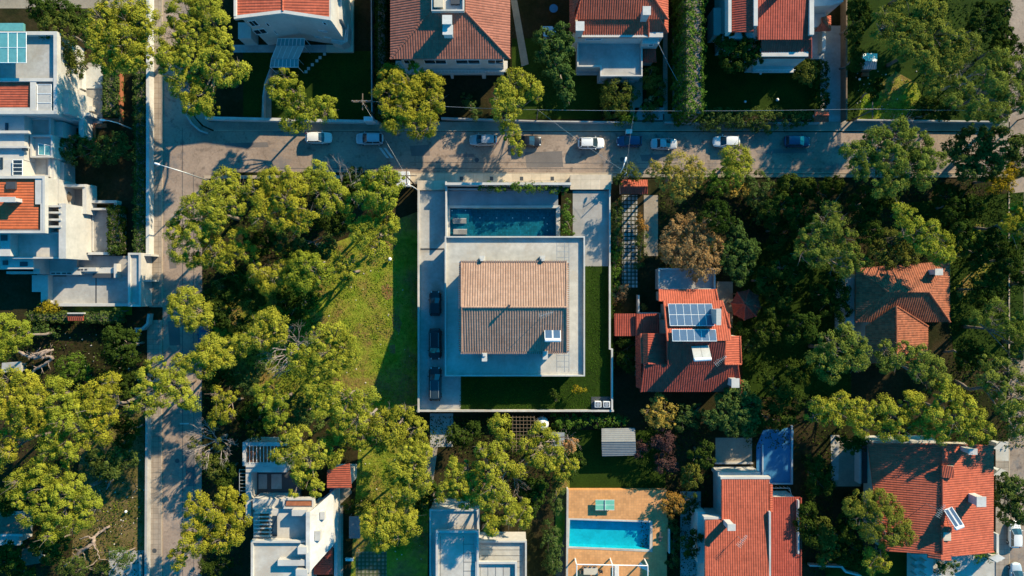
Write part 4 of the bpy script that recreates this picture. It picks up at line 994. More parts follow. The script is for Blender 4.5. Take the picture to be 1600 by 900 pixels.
m = MB().pbox(115, 394, 172, 398, 0, 1.6).pbox(115, 418, 182, 427, 0, .9).pbox(78, 424, 125, 429, 0, 1.6).pbox(10, 424, 60, 428, 0, 1.5); m.pbox(115, 418, 150, 424, 0, 1.5); m.pbox(178, 412, 182, 434, 0, 1.5); m.obj('low_wall', M['white'], A3)
m = MB()
for x in (121, 126, 132): m.pbox(x, 420, x + 4, 422.5, 1.5, 1.54)
for x in (80, 88, 97, 105): m.pbox(x, 426, x + 6, 428.2, 1.6, 1.64)
for x in (121, 127, 133): m.pbox(x, 395, x + 4, 397, 1.6, 1.64)
m.obj('wall_opening', M['darkmetal'], A3)
MB().pbox(31, 409, 43, 416, 4.4, 4.45).obj('roof_light', M['glass'], A3)
p = house('parasol', 'dark brown closed parasol on the grey patio of the left edge villa', 100, 308, 'parasol')
q = P(100, 307, 2.3); m = MB().cyl(q.x, q.y, 1.9, 2.4, 1.0, 8, .1); m.obj('canopy', M['wood'], p); MB().cyl(q.x, q.y, .35, 1.95, .04, 6).obj('pole', M['metal'], p)
p = house('deck_chair', 'cream deck chair beside the brown parasol on the left villa patio', 110, 306, 'deck chair')
q = P(109, 304, .8); m = MB().add([(q.x - .3, q.y - .9, .7), (q.x + .3, q.y - .8, .7), (q.x + .5, q.y + .1, .75), (q.x - .1, q.y, .75), (q.x - .3, q.y - .9, .78), (q.x + .3, q.y - .8, .78), (q.x + .5, q.y + .1, .83), (q.x - .1, q.y, .83)], [(3, 2, 1, 0), (4, 5, 6, 7), (0, 1, 5, 4), (1, 2, 6, 5), (2, 3, 7, 6), (3, 0, 4, 7)]).obj('seat', M['canvas'], p)
m = MB()
for dx, dy in ((-.25, -.8), (.25, -.7), (.4, 0), (-.05, -.05)): m.box(q.x + dx - .03, q.y + dy - .03, .35, q.x + dx + .03, q.y + dy + .03, .72)
m.obj('leg_frame', M['wood'], p)
# courtyard and gate
G_ = house('courtyard', 'walled blue grey courtyard below the left edge villas, open to the left road', 140, 450, 'courtyard')
MB().pbox(75, 432, 201, 475, 0, .15).obj('paving', M['concrete'], G_); MB().pbox(90, 474, 202, 478.5, 0, 1.4).pbox(50, 430, 75, 456, 0, 1.2).pbox(64, 456, 75, 473, 0, 1.18).obj('wall', M['white'], G_)
MB().pbox(149, 432, 151, 474, .15, .17).obj('drain', M['darkmetal'], G_)
MB().pbox(145, 427, 178, 434, 0, 1.0).obj('planter', M['darkmetal'], G_)
G2 = house('entrance_tower', 'tall narrow white entrance structure with a grey marble top beside the left road', 209, 437, 'gatehouse')
body(G2, [(200, 395, 220, 479, 3.3)], 0, 'white'); MB().ring(200, 395, 220, 479, 3.3, 3.7, .3).obj('parapet', M['white'], G2); MB().pbox(203, 398, 217, 476, 3.3, 3.33).obj('marble_top', M['concrete'], G2)
G3 = house('letterbox_porch', 'cream walled gate recess between the entrance tower and the left road', 229, 418, 'gate recess')
MB().pbox(220, 399, 235, 438, 0, .5).obj('floor', M['cream'], G3); MB().pbox(219, 397, 236, 400, 0, 2.4).pbox(219, 437, 236, 440, 0, 2.4).obj('wall', M['white'], G3)
p = house('garden_gate_canopy', 'small red tiled canopy with a white edge in the left garden hedge', 118, 494, 'gate canopy')
roof(p, [(106, 490, 2.6), (130, 490, 2.6), (130, 501, 2.2), (106, 501, 2.2)], [(0, 1, 2, 3)], M['tile_red'], pitch=.3); MB().pbox(105, 488.5, 131, 490.5, 2.3, 2.75).obj('beam', M['white'], p)
m = MB().pbox(107, 491, 109, 499, 0, 2.2).pbox(127, 491, 129, 499, 0, 2.2).obj('post', M['white'], p)
# ================================================================ red house with solar panels
G = house('solar_red_house', 'red tiled house with blue solar panels, right of the pool villa', 1080, 540)
body(G, [(1034, 456, 1114, 470, 4.0), (1044, 476, 1122, 575, 5.0), (1006, 525, 1150, 603, 4.4), (998, 500, 1045, 590, 3.2)], 0, 'cream')
ZR = 8.2
# upper slope, lower slope with its shade put in as deeper tile colour
rf = roof(G, [(1037, 470, 5.6), (1128, 470, 5.6), (1141, 512, ZR - .6), (1143, 533, ZR), (1043, 533, ZR)], [(0, 1, 2, 3, 4)], M['tile_red'], down=[(0, 1, -1)], ridges=[(0, 4), (1, 2)])
roof(G, [(1043, 533, ZR), (1133, 533, ZR), (1134, 569, 6.4), (1043, 569, 6.4)], [(0, 1, 2, 3)], M['tile_deep'], ridges=[(0, 3)])
roof(G, [(1007, 569, 6.38), (1152, 569, 6.38), (1158, 612, 4.6), (1001, 612, 4.6)], [(0, 1, 2, 3)], M['tile_deep'], ridges=[(0, 3), (1, 2)])
roof(G, [(1030, 452, 4.2), (1118, 452, 4.2), (1122, 471, 5.0), (1030, 471, 5.0)], [(0, 1, 2, 3)], M['tile_red'], down=[(0, 1, -1)], ridges=[(0, 3), (1, 2)])
roof(G, [(1001, 521, 5.8), (1012, 521, 6.6), (1012, 568, 6.6), (1003, 568, 5.8)], [(0, 1, 2, 3)], M['tile_red'], ridges=[(0, 3)])
roof(G, [(1012, 521, 6.6), (1043, 521, 5.9), (1043, 568, 5.9), (1012, 568, 6.6)], [(0, 1, 2, 3)], M['tile_deep'], ridges=[(3, 2)])  # shade of the main ridge put into this slope's deeper tiles
roof(G, [(1134, 525, 7.0), (1156, 525, 6.0), (1158, 569, 6.0), (1132, 569, 7.0)], [(0, 1, 2, 3)], M['tile_red'], ridges=[(0, 3), (1, 2), (3, 2)])
roof(G, [(1128, 478, 6.4), (1138, 490, 5.8), (1140, 518, 5.8), (1128, 505, 6.4)], [(0, 1, 2, 3)], M['tile_red'], ridges=[(1, 2)])
roof(G, [(994, 490, 3.8), (1030, 490, 3.8), (1030, 524, 3.9), (994, 524, 3.7)], [(0, 1, 2, 3)], M['tile_deep'], down=[(0, -1, -.1)])
roof(G, [(993, 524, 3.3), (1002, 524, 4.4), (1002, 608, 4.4), (994, 605, 3.3)], [(0, 1, 2, 3)], M['tile_deep'])
roof(G, [(1150, 594, 4.8), (1161, 594, 4.4), (1162, 608, 4.4), (1150, 610, 4.8)], [(0, 1, 2, 3)], M['tile_red'])
chimney(rf, 1122, 495, 5.5, 9.6, .45, 2.1, mat='white'); chimney(rf, 1148, 598, 4.0, 7.0, .9, 1.1, mat='white')
block(G, 'rear_terrace', 1030, 420, 1117, 452, 0, 2.8, 'concrete'); MB().ring(1029, 419, 1118, 453, 2.8, 3.3, .22).obj('terrace_parapet', M['white'], G)
block(G, 'side_balcony', 1000, 489, 1032, 498, 0, 3.0, 'white')
roof(G, [(960, 490, 2.9), (995, 490, 3.3), (995, 525, 3.3), (960, 525, 2.9)], [(0, 1, 2, 3)], M['tile_deep'], down=[(0, -1, -.1)]); body(G, [(963, 493, 994, 522, 2.6)], 0, 'cream')
def solar(label, q, nx, ny, zz):
    V = [P(x, y, h) for (x, y), h in zip(q, zz)]; c = sum(V, Vector()) / 4
    t = thing('solar_panel_array', label, 'solar panels', (c.x, c.y, c.z), 'solar panel arrays')
    def at(u, v, o=0): return V[0].lerp(V[1], u).lerp(V[3].lerp(V[2], u), v) + Vector((0, 0, o))
    f = MB()
    for k in range(nx + 1): f.tube([at(k / nx, 0), at(k / nx, 1)], .038, 4)
    for k in range(ny + 1): f.tube([at(0, k / ny), at(1, k / ny)], .038, 4)
    for u in (0, .33, .66, 1):
        for v in (0, 1): c0 = at(u, v); f.tube([c0, c0 - Vector((0, 0, .5))], .03, 4)
    f.obj('frame', M['whitemetal'], t)
    for i in range(nx):
        for j in range(ny):
            g = MB(); u0, u1, v0, v1 = i / nx, (i + 1) / nx, j / ny, (j + 1) / ny
            vs = [at(u0, v0), at(u1, v0), at(u1, v1), at(u0, v1)]; vs += [v + Vector((0, 0, -.04)) for v in vs]
            g.add(vs, [(0, 1, 2, 3), (7, 6, 5, 4), (0, 4, 5, 1), (1, 5, 6, 2), (2, 6, 7, 3), (3, 7, 4, 0)]); g.obj('panel', M['panel'], t)
solar('larger upper array of twelve blue solar panels on the red roof', [(1044, 475), (1112, 475), (1116, 509), (1047, 509)], 6, 2, (6.3, 6.3, 7.7, 7.7))
solar('smaller lower row of six blue solar panels on the red roof', [(1050, 515), (1118, 515), (1120, 533), (1051, 533)], 6, 1, (8.1, 8.1, 8.9, 8.9))
heater('pale beige water heater below the panels of the solar red house', 1094, 549, 7.9, 2.5, 1.9, .05, True)
antenna('crossed tv antenna right of the beige water heater on the solar red house', 1119, 561, 6.9, 2.2, .65)
MB().pbox(1079, 600, 1082, 603, 5.0, 5.5)
# gazebo
p = house('gazebo', 'small octagonal red roofed gazebo right of the solar red house', 1164, 477, 'gazebo')
q = [(1143 + 0, 474), (1152, 457), (1170, 453), (1184, 462), (1188, 480), (1181, 494), (1163, 500), (1147, 491)]
roof(p, [(x, y, 2.7) for x, y in q] + [(1164, 475, 4.3)], [(i, (i + 1) % 8, 8) for i in range(8)], M['tile_deep'], pitch=.3, ridges=[(i, 8) for i in range(8)])
m = MB()
for x, y in q: c = P(x + (1165 - x) * .12, y + (477 - y) * .12, 2.6); m.box(c.x - .08, c.y - .08, 0, c.x + .08, c.y + .08, 2.6)
m.obj('post', M['wood'], p)
# entrance canopy on street
p = house('street_gate_canopy', 'bright red tiled canopy on the street beside the golden tree', 995, 291, 'gate canopy')
roof(p, [(970, 281, 2.7), (1012, 281, 2.7), (1012, 291, 3.2), (969, 291, 3.2)], [(0, 1, 2, 3)], M['tile_red'], down=[(0, 1, -1)], ridges=[(3, 2)]); roof(p, [(969, 291, 3.2), (1012, 291, 3.2), (1012, 303, 2.6), (970, 303, 2.6)], [(0, 1, 2, 3)], M['tile_deep'])  # deeper tiles paint shade on the slope facing away from the sun
body(p, [(972, 284, 976, 300, 2.5), (1005, 284, 1009, 300, 2.5)], 0, 'white')

# ================================================================ mossy red house at right
K = house('mossy_red_house', 'old dark red house half hidden by trees at the right of the photo', 1410, 480)
body(K, [(1345, 428, 1476, 496, 5.0), (1360, 495, 1443, 560, 4.6)], 0, 'cream')
rf = roof(K, [(1337, 420, 5.2), (1484, 408, 5.2), (1484, 503, 5.2), (1337, 503, 5.2), (1388, 456, 7.4), (1451, 456, 7.4)], [(0, 1, 5, 4), (1, 2, 5), (2, 3, 4, 5), (3, 0, 4)], M['tile_mossy'], ridges=[(0, 4), (1, 5), (2, 5), (3, 4), (4, 5)])
roof(K, [(1353, 510, 4.8), (1400, 478, 7.0), (1401, 566, 7.0), (1353, 568, 4.8), (1450, 510, 4.8), (1450, 568, 4.8)], [(0, 1, 2, 3), (1, 4, 5, 2)], M['tile_mossy'], ridges=[(1, 2), (0, 1), (1, 4)])
block(K, 'side_balcony', 1321, 434, 1335, 516, 0, 3.4, 'white')
chimney(rf, 1465, 425, 5, 7.4)

# ================================================================ lower right red house
J = house('large_red_house', 'large bright red tiled house with water heater at the lower right corner', 1455, 785)
body(J, [(1380, 704, 1546, 858, 5.6)], 0, 'cream')
rf = roof(J, [(1356, 694, 6.0), (1472, 694, 8.6), (1472, 866, 8.6), (1376, 861, 6.2)], [(0, 1, 2, 3)], M['tile_red'], ridges=[(0, 1)], down=[(-1, 0, -.4)])
roof(J, [(1472, 694, 8.6), (1552, 697, 6.4), (1552, 862, 6.4), (1486, 868, 8.1), (1472, 866, 8.6)], [(0, 1, 2, 3, 4)], M['tile_red'], ridges=[(0, 4), (0, 1), (2, 3)], down=[(1, 0, -.4)])
roof(J, [(1450, 864, 8.0), (1470, 866, 8.7), (1470, 875, 8.7), (1450, 872, 8.0)], [(0, 1, 2, 3)], M['tile_red'], down=[(-1, 0, -.4)]); roof(J, [(1470, 866, 8.7), (1486, 867, 8.2), (1486, 876, 8.2), (1470, 875, 8.7)], [(0, 1, 2, 3)], M['tile_red'], down=[(1, 0, -.4)])
roof(J, [(1472, 727, 9.2), (1490, 729, 9.2), (1490, 747, 8.9), (1472, 746, 8.9)], [(0, 1, 2, 3)], M['tile_red']); 
MB().pbox(1472, 728, 1490, 746, 7.0, 8.8).pbox(1472, 826, 1486, 845, 7.2, 8.7).subobj('dormer', M['cream'], rf)
roof(J, [(1471, 822, 9.3), (1487, 824, 9.3), (1487, 832, 8.9), (1471, 831, 8.9)], [(0, 1, 2, 3)], M['tile_red'])
chimney(rf, 1531, 783, 6.3, 9.2, 1.1, 1.2); chimney(rf, 1518, 705, 6.2, 9.6, 1.0, .6, mat='white')
heater('pale blue tilted water heater on the large red roof at lower right', 1486, 806, 9.0, 1.3, 2.6, .35)
antenna('tall tv antenna left of the pale blue water heater at lower right', 1446, 786, 7.8, 3.6, 1.0)
block(J, 'balcony', 1343, 696, 1346, 756, 0, 1.6, 'white'); MB().pbox(1347, 697, 1362, 755, 0, 1.2).obj('balcony_floor', M['glass'], J)
block(J, 'rear_terrace', 1360, 689, 1470, 694, 0, 3.8, 'white'); block(J, 'entrance_terrace', 1424, 866, 1458, 930, 0, 1.2, 'white')
m = MB()
for x in (1432, 1447):
    for y in (879, 890, 901): m.pbox(x - 2.3, y - 2.3, x + 2.3, y + 2.3, 1.2, 2.6)
m.obj('pillar', M['white'], J)
wall_thing('short white garden wall right of the large red house, by the parked white car', [(1559, 836), (1559, 866)], 1.6, .3, 'offwhite')
p = house('gate_pillar_roof', 'white hipped gate porch below the large red house at lower right', 1558, 872, 'gate porch')
MB().pprism([(1546, 872), (1560, 866), (1571, 872), (1558, 879)], 2.3, 2.6).obj('roof', M['offwhite'], p); MB().pbox(1551, 869, 1566, 877, 0, 2.28).obj('pillar', M['cream'], p)
for i, (x, y) in enumerate(((1562, 695), (1562, 737))):
    p = house('gate_pillar', ['upper white gate pillar slab right of the large red house', 'lower white gate pillar slab right of the large red house, above the pale tree'][i], x, y, 'gate pillar')
    MB().pprism([(x - 10, y + 6), (x + 2, y - 5), (x + 10, y - 2), (x - 2, y + 8)], 1.8, 2.0).obj('cap', M['white'], p); MB().pbox(x - 5, y - 3, x + 4, y + 4, 0, 1.8).obj('pillar', M['offwhite'], p)

# ================================================================ lower middle-right red house
L = house('long_red_house', 'red tiled house with stepped roof at the bottom right of centre, below the blue court', 1175, 820)
body(L, [(1132, 754, 1203, 930, 5.6), (1103, 812, 1135, 930, 5.4), (1200, 780, 1246, 930, 4.2)], 0, 'white')
rf = roof(L, [(1128, 749, 6.4), (1202, 749, 6.4), (1202, 980, 7.6), (1102, 980, 7.6), (1102, 814, 6.75), (1128, 812, 6.73)], [(0, 1, 2, 3, 4, 5)], M['tile_red'], down=[(0, -1, -.02)], ridges=[(0, 5), (4, 3)])
roof(L, [(1205, 777, 5.0), (1251, 777, 4.8), (1251, 980, 5.4), (1205, 980, 5.6)], [(0, 1, 2, 3)], M['tile_deep'], down=[(0, -1, -.02)], ridges=[(1, 2)])
roof(L, [(1203, 756, 6.3), (1207, 757, 6.2), (1207, 800, 6.2), (1203, 798, 6.4)], [(0, 1, 2, 3)], M['tile_red'])
m = MB().pbox(1126, 745.5, 1204, 748.5, 5.5, 6.5).pbox(1202, 800, 1204.5, 980, 5.0, 7.2).pbox(1247, 782, 1249, 866, 5.0, 5.6).pbox(1100, 808, 1128, 811.5, 5.5, 6.6); m.obj('parapet', M['white'], L)
block(L, 'side_block', 1090, 800, 1102, 880, 0, 4.2, 'white'); block(L, 'canopy', 1122, 738, 1188, 745, 0, 3.4, 'white')
chimney(rf, 1142, 823, 6.5, 8.8, .9, .7); antenna('spiky tv antenna beside the chimney of the long red house at bottom', 1153, 838, 7.0, 2.0, .9)
p = house('blue_court', 'bright blue paved court in shade above the long red house', 1210, 718, 'court')
MB().pprism([(1182, 697), (1193, 672), (1240, 668), (1238, 757), (1182, 752)], 0, .12).obj('paving', M['blue'], p)
m = MB().pbox(1236.5, 665, 1239, 757, 0, .4).pbox(1191, 695, 1193, 754, 0, .38).pbox(1193, 755, 1236.5, 757, 0, .36); m.obj('edge_wall', M['car_pale'], p)
railing(p, [(1200, 760), (1230, 760), (1234, 775)], 1.0)

# ================================================================ pool terrace (bottom)
T = 1.2
def tp(r): return sheet('pool_terrace', rect(*r), T, 'terracotta', h=1)
tp((888, 766, 1042, 810)); tp((1020, 810, 1044, 862)); tp((884, 862, 1042, 960))
wall_thing('pale edging along the left of the terracotta pool terrace', [(887, 766), (886, 900)], T + .1, .25, 'concrete_pale')
pool = house('swimming_pool', 'bright turquoise rectangular pool in a terracotta terrace at the bottom', 953, 835, 'pool')
q = [(890.5, 812), (1016, 816), (1015, 859), (889, 854)]; V = [P(x, y, T) for x, y in q]
inner = V; outer = [P(x, y, T) for x, y in [(888, 809.5), (1019.5, 813.5), (1019.5, 862.5), (885, 856.5)]]
m = MB(); n4 = 4
for i in range(4):
    j = (i + 1) % 4; m.prism([inner[i][:2], outer[i][:2], outer[j][:2], inner[j][:2]], 0, T + .03 + i * .003)
m.obj('rim', M['concrete_pale'], pool)
m = MB().prism([v[:2] for v in V], .0, .02); m.obj('basin', M['pool_light'], pool)
m = MB()
for i in range(4):
    j = (i + 1) % 4; a, b = V[i], V[j]; c = sum(V, Vector()) / 4; s = (c - (a + b) / 2).normalized() * .04
    m.prism([a[:2], b[:2], (b + s)[:2], (a + s)[:2]], .02, T - .08)
m.obj('basin_wall', M['pool_light'], pool)
m = MB().add([(v.x, v.y, T - .12) for v in V], [(3, 2, 1, 0)]); m.obj('water', M['water_light'], pool)
sheet('terrace_fill', [(884, 856), (1020, 862.5), (1020, 866), (884, 866)], T - .01, 'terracotta', h=1); sheet('terrace_fill', [(888, 806), (1020, 806), (1020, 813.6), (888, 809.6)], T - .012, 'terracotta', h=1)
p = house('ping_pong_table', 'pale green table tennis table on the terracotta terrace above the turquoise pool', 945, 789, 'table tennis table')
a = P(930.5, 781, T + .76); b = P(960, 797, T + .76)
tb = MB().box(a.x, b.y, T + .71, b.x, a.y, T + .76).obj('tabletop', M['greentop'], p); MB().box((a.x + b.x) / 2 - .02, b.y, T + .762, (a.x + b.x) / 2 + .02, a.y, T + .9).obj('net', M['whitemetal'], p)
m = MB().box(a.x, b.y, T + .761, b.x, b.y + .04, T + .765).box(a.x, a.y - .04, T + .761, b.x, a.y, T + .766).box(a.x, (a.y + b.y) / 2 - .015, T + .761, b.x, (a.y + b.y) / 2 + .015, T + .7645); m.subobj('line', M['whitemetal'], tb)
for sx in (a.x + .3, b.x - .3):
    for sy in (b.y + .2, a.y - .2): MB().box(sx - .04, sy - .04, T, sx + .04, sy + .04, T + .71).obj('leg', M['metal'], p)
# pergola with table, chairs, loungers
p = house('pergola', 'white posted pergola frame over the dining table at the bottom pool terrace', 958, 885, 'pergola')
m = MB(); zt = T + 2.5
def beam(x0, y0, x1, y1, w=.09): m.tube([P(x0, y0, zt), P(x1, y1, zt)], w, 4)
beam(901, 882, 1012, 884); beam(901, 882, 901, 960); beam(957, 883, 957, 960); beam(1012, 884, 1012, 960)
m.obj('beam', M['whitemetal'], p)
for x, y in ((901, 883), (957, 883), (1012, 884), (901, 940), (1012, 940)): c = P(x, y, zt); MB().box(c.x - .08, c.y - .08, T, c.x + .08, c.y + .08, zt).obj('post', M['whitemetal'], p)
c = [P(1000, 878, T + 2.3), P(1012, 888, T + 2.5), P(1016, 894, T + 2.2), P(998, 886, T + 2.0)]
tt = thing('shade_sail', 'pale triangular shade cloth hanging at the right pergola corner', 'shade sail', tuple(c[1])); mm = MB().add(c + [v - Vector((0, 0, .03)) for v in c], [(0, 1, 2, 3), (7, 6, 5, 4), (0, 4, 5, 1), (1, 5, 6, 2), (2, 6, 7, 3), (3, 7, 4, 0)]).obj('cloth', M['canvas'], tt)
tt = thing('dining_table', 'pale outdoor dining table under the white pergola', 'table', tuple(P(923, 893, T)))
a = P(912, 887, T + .75); b = P(934, 898, T + .75); MB().box(a.x, b.y, T + .7, b.x, a.y, T + .75).obj('tabletop', M['cream'], tt)
for sx in (a.x + .1, b.x - .1):
    for sy in (b.y + .1, a.y - .1): MB().box(sx - .04, sy - .04, T, sx + .04, sy + .04, T + .7).obj('leg', M['wood'], tt)
def chair(label, x, y, rz, z=T, group='dining chairs under the pergola'):
    c = P(x, y, z); t = thing('dining_chair', label, 'chair', (c.x, c.y, z), group, rz); t['local'] = 1
    MB().box(-.24, -.24, .42, .24, .24, .47).obj('seat', M['wood'], t); MB().box(-.24, -.27, .47, .24, -.22, .92).obj('backrest', M['wood'], t)
    for sx in (-.2, .2):
        for sy in (-.2, .2): MB().box(sx - .02, sy - .02, 0, sx + .02, sy + .02, .42).obj('leg', M['wood'], t)
chair('leftmost dark chair along the top of the pergola table', 915, 884.5, math.pi); chair('middle dark chair along the top of the pergola table', 922, 884.5, math.pi); chair('rightmost dark chair along the top of the pergola table', 929, 884.5, math.pi)
chair('dark chair at the left end of the pergola table', 908, 892, -math.pi / 2); chair('dark chair at the right end of the pergola table', 938, 891, math.pi / 2)
tt = thing('poolside_lounger', 'white poolside lounger beside the middle pergola post', 'sun lounger', tuple(P(964, 892, T)))
a = P(960, 884, T + .4); b = P(967, 905, T + .4); MB().box(a.x, b.y, T + .25, b.x, a.y, T + .4).obj('mattress', M['canvas'], tt, bevel=.05)
f = MB()
for sx in (a.x + .08, b.x - .08):
    for sy in (b.y + .1, a.y - .1): f.box(sx - .03, sy - .03, T, sx + .03, sy + .03, T + .25)
f.obj('frame', M['whitemetal'], tt)
tt = thing('exercise_bike', 'small dark pool cleaning trolley at the right end of the turquoise pool', 'trolley', tuple(P(1031, 838, T))); tt.name = 'pool_trolley'
a = P(1031, 838, T); MB().box(a.x - .12, a.y - .7, T + .15, a.x + .12, a.y + .7, T + .3).box(a.x - .35, a.y - .1, T + .3, a.x + .35, a.y + .1, T + .5).obj('frame', M['darkmetal'], tt)
for dy in (-.6, .6): MB().tube([(a.x - .2, a.y + dy, T + .15), (a.x + .2, a.y + dy, T + .15)], .15, 10).obj('wheel', M['rubber'], tt)
# corrugated shed
p = house('grey_shed', 'grey corrugated gable shed above the dark lawn of the bottom pool garden', 967, 691, 'shed')
roof(p, [(940, 670, 2.4), (992, 669, 2.4), (993, 690, 3.2), (940, 691, 3.2), (994, 711, 2.3), (941, 713, 2.3)], [(0, 1, 2, 3), (3, 2, 4, 5)], M['sheeting'], pitch=.3, amp=.05, down=[(1, 0, 0), (1, 0, 0)]); body(p, [(943, 673, 990, 708, 2.3)], 0, 'cream')
p = house('small_shed', 'small dark shed roof right of the water tank below the villa wall', 872, 690, 'shed')
MB().pbox(862, 676, 882, 697, 2.2, 2.35).obj('roof', M['metal'], p); body(p, [(864, 678, 880, 695, 2.19)], 0, 'concrete')
p = house('water_tank', 'round white water tank just below the villa bottom wall', 848, 664, 'water tank')
c = P(848, 663, 1.9); MB().cyl(c.x, c.y, 0, 1.7, .95, 20).cyl(c.x, c.y, 1.7, 1.95, .95, 20, .5).obj('body', M['whitemetal'], p, True); MB().cyl(c.x, c.y, 1.95, 2.05, .25, 12).obj('lid', M['darkmetal'], p)
p = house('lattice_pergola', 'dark square lattice pergola just below the pool villa wall', 816, 675, 'pergola')
m = MB()
for k in range(7): m.tube([P(801 + k * 5.6, 650, 2.4), P(801 + k * 5.6, 706, 2.4)], .04, 4)
for k in range(10): m.tube([P(799, 652 + k * 5.6, 2.42), P(836, 652 + k * 5.6, 2.42)], .04, 4)
m.obj('lattice', M['wood'], p)
for x, y in ((801, 652), (834, 652), (801, 704), (834, 704)): c = P(x, y, 2.4); MB().box(c.x - .08, c.y - .08, 0, c.x + .08, c.y + .08, 2.38).obj('post', M['wood'], p)

# ================================================================ bottom left white house
Q = house('white_flat_roofed_house', 'white house with flat weathered roof and high party wall at the bottom left of centre', 450, 840)
body(Q, [(392, 845, 478, 960, 5.6), (398, 795, 480, 846, 4.6), (395, 780, 458, 796, 3.8)], 0, 'white')
MB().pbox(396, 800, 478, 845, 4.6, 4.63).pbox(394, 846, 478, 960, 5.6, 5.63).obj('flat_roof', M['concrete_pale'], Q)
vs = [P(480, 802, 6.6), P(480, 892, 6.6), P(521, 768, 4.0), P(521, 852, 4.0), P(484, 893, 6.5), P(484, 800, 6.5)]
a_, b_, c_, d_ = vs[5], vs[4], vs[3], vs[2]
m = MB(); q8 = [a_, b_, c_, d_]; m.add([(v.x, v.y, 0) for v in q8] + [tuple(v) for v in q8], [(0, 1, 2, 3), (7, 6, 5, 4), (0, 4, 5, 1), (1, 5, 6, 2), (2, 6, 7, 3), (3, 7, 4, 0)]); m.pbox(478, 800, 484, 895, 0, 6.8); m.obj('party_wall', M['offwhite'], Q)
MB().pbox(500, 800, 507, 812, 3, 5.6).pbox(492, 830, 500, 845, 3, 6.1).obj('roof_step', M['white'], Q)
MB().ring(392, 845, 480, 960, 5.6, 6.1, .3).pbox(456, 797, 481, 806, 4.6, 6.2).obj('parapet', M['white'], Q)
MB().pbox(434, 875, 478, 884, 5.6, 6.6).pbox(465, 855, 479, 866, 5.6, 7.4).pbox(462, 890, 480, 900, 5.6, 7.0).obj('roof_box', M['white'], Q)
m = MB()
for k in range(7): m.pbox(397, 801 + k * 6, 424, 802.4 + k * 6, 4.2, 5.0)
m.obj('louvre_beam', M['white'], Q); MB().pbox(406, 802, 420, 838, 3.0, 4.66).obj('red_planter', M['wood_red'], Q); MB().pbox(424, 806, 433, 838, 4.0, 4.7).obj('skylight', M['glass'], Q)
MB().pbox(444, 782, 488, 792, 3.0, 4.9).ring(442, 779, 490, 795, 4.4, 5.2, .25).obj('stair_well', M['white'], Q); MB().pbox(447, 784, 486, 790, 4.9, 5.21).obj('red_panel', M['wood_red'], Q)
MB().pbox(384, 730, 392, 815, 0, 3.0).pbox(384, 729, 448, 738, 0, 3.2).obj('low_wing', M['white'], Q); MB().pbox(392, 738, 470, 790, 0, .6).obj('court_floor', M['darkmetal'], Q)
m = MB().pbox(404, 741, 417, 764, .6, .68).pbox(424, 741, 440, 764, .6, .68).pbox(403, 778, 409, 784, .6, .9); m.obj('court_slab', M['concrete'], Q)
m = MB()
for k in range(8): m.tube([P(374, 734 + k * 5.5, 2.6), P(384, 734 + k * 5.5, 2.6)], .04, 4)
m.tube([P(374, 733, 2.6), P(374, 774, 2.6)], .05, 4); m.tube([P(374, 733, 2.6), (P(374, 733, 0))], .05, 4); m.tube([P(374, 774, 2.6), (P(374, 774, 0))], .05, 4); m.obj('side_trellis', M['metal'], Q)
m = MB().pbox(379, 691, 448, 697, 0, 3.6).pbox(379, 697, 384, 728, 0, 3.5).pbox(384, 723, 446, 730, 0, 3.4); m.obj('roof_frame', M['offwhite'], Q)
MB().pbox(384, 697, 430, 724, 0, 3.0).obj('terrace_floor', M['wood_red'], Q)
m = MB()
for k in range(9): m.tube([P(390 + k * 5.5, 697, 3.6), P(390 + k * 5.5, 723, 3.6)], .04, 4)
m.obj('trellis_bar', M['whitemetal'], Q)
rf = roof(Q, [(511, 735, 5.6), (546, 724, 5.6), (549, 762, 5.0), (511, 763, 5.0)], [(0, 1, 2, 3)], M['tile_red'], down=[(1, 0, 0)]); body(Q, [(514, 738, 546, 760, 4.8)], 0, 'white')
roof(Q, [(492, 868, 2.9), (520, 855, 2.9), (520, 898, 2.5), (490, 898, 2.5)], [(0, 1, 2, 3)], M['tile_deep'], down=[(1, 0, 0)]); MB().pbox(510, 808, 523, 843, 0, 1.5).obj('sunken_terrace', M['wood_red'], Q)
MB().pbox(522, 800, 527, 930, 0, 2.4).pbox(508, 800, 524, 806, 0, 2.3).pbox(500, 843, 524, 856, 0, 2.2).obj('side_wall', M['white'], Q)
MB().pbox(515, 766, 524, 778, 0, 1.0).obj('pool_pump_box', M['blue'], Q)
p = house('garden_swing', 'grey canopied garden swing on the ground right of the white bottom house', 554, 824, 'garden swing')
c = P(554, 824, 1.9); MB().box(c.x - .85, c.y - 1.7, 1.8, c.x + .85, c.y + 1.7, 1.92).obj('canopy', M['fabric'], p, bevel=.05)
for sx in (-.8, .8):
    for sy in (-1.5, 1.5): MB().tube([(c.x + sx * 1.05, c.y + sy, 0), (c.x + sx * .9, c.y + sy, 1.8)], .04, 6).obj('leg', M['metal'], p)
MB().box(c.x - .3, c.y - 1.3, .45, c.x + .3, c.y + 1.3, .55).obj('seat', M['wood'], p)
p = house('garden_bench', 'small white bench beside the chequered paving at the bottom', 546, 873, 'bench')
c = P(546, 874, .45); MB().box(c.x - .6, c.y - .25, .4, c.x + .6, c.y + .25, .46).obj('seat', M['whitemetal'], p); MB().box(c.x - .6, c.y + .22, .46, c.x + .6, c.y + .28, .9).obj('backrest', M['whitemetal'], p)
for sx in (-.5, .5): MB().box(c.x + sx - .03, c.y - .2, 0, c.x + sx + .03, c.y + .2, .4).obj('leg', M['whitemetal'], p)

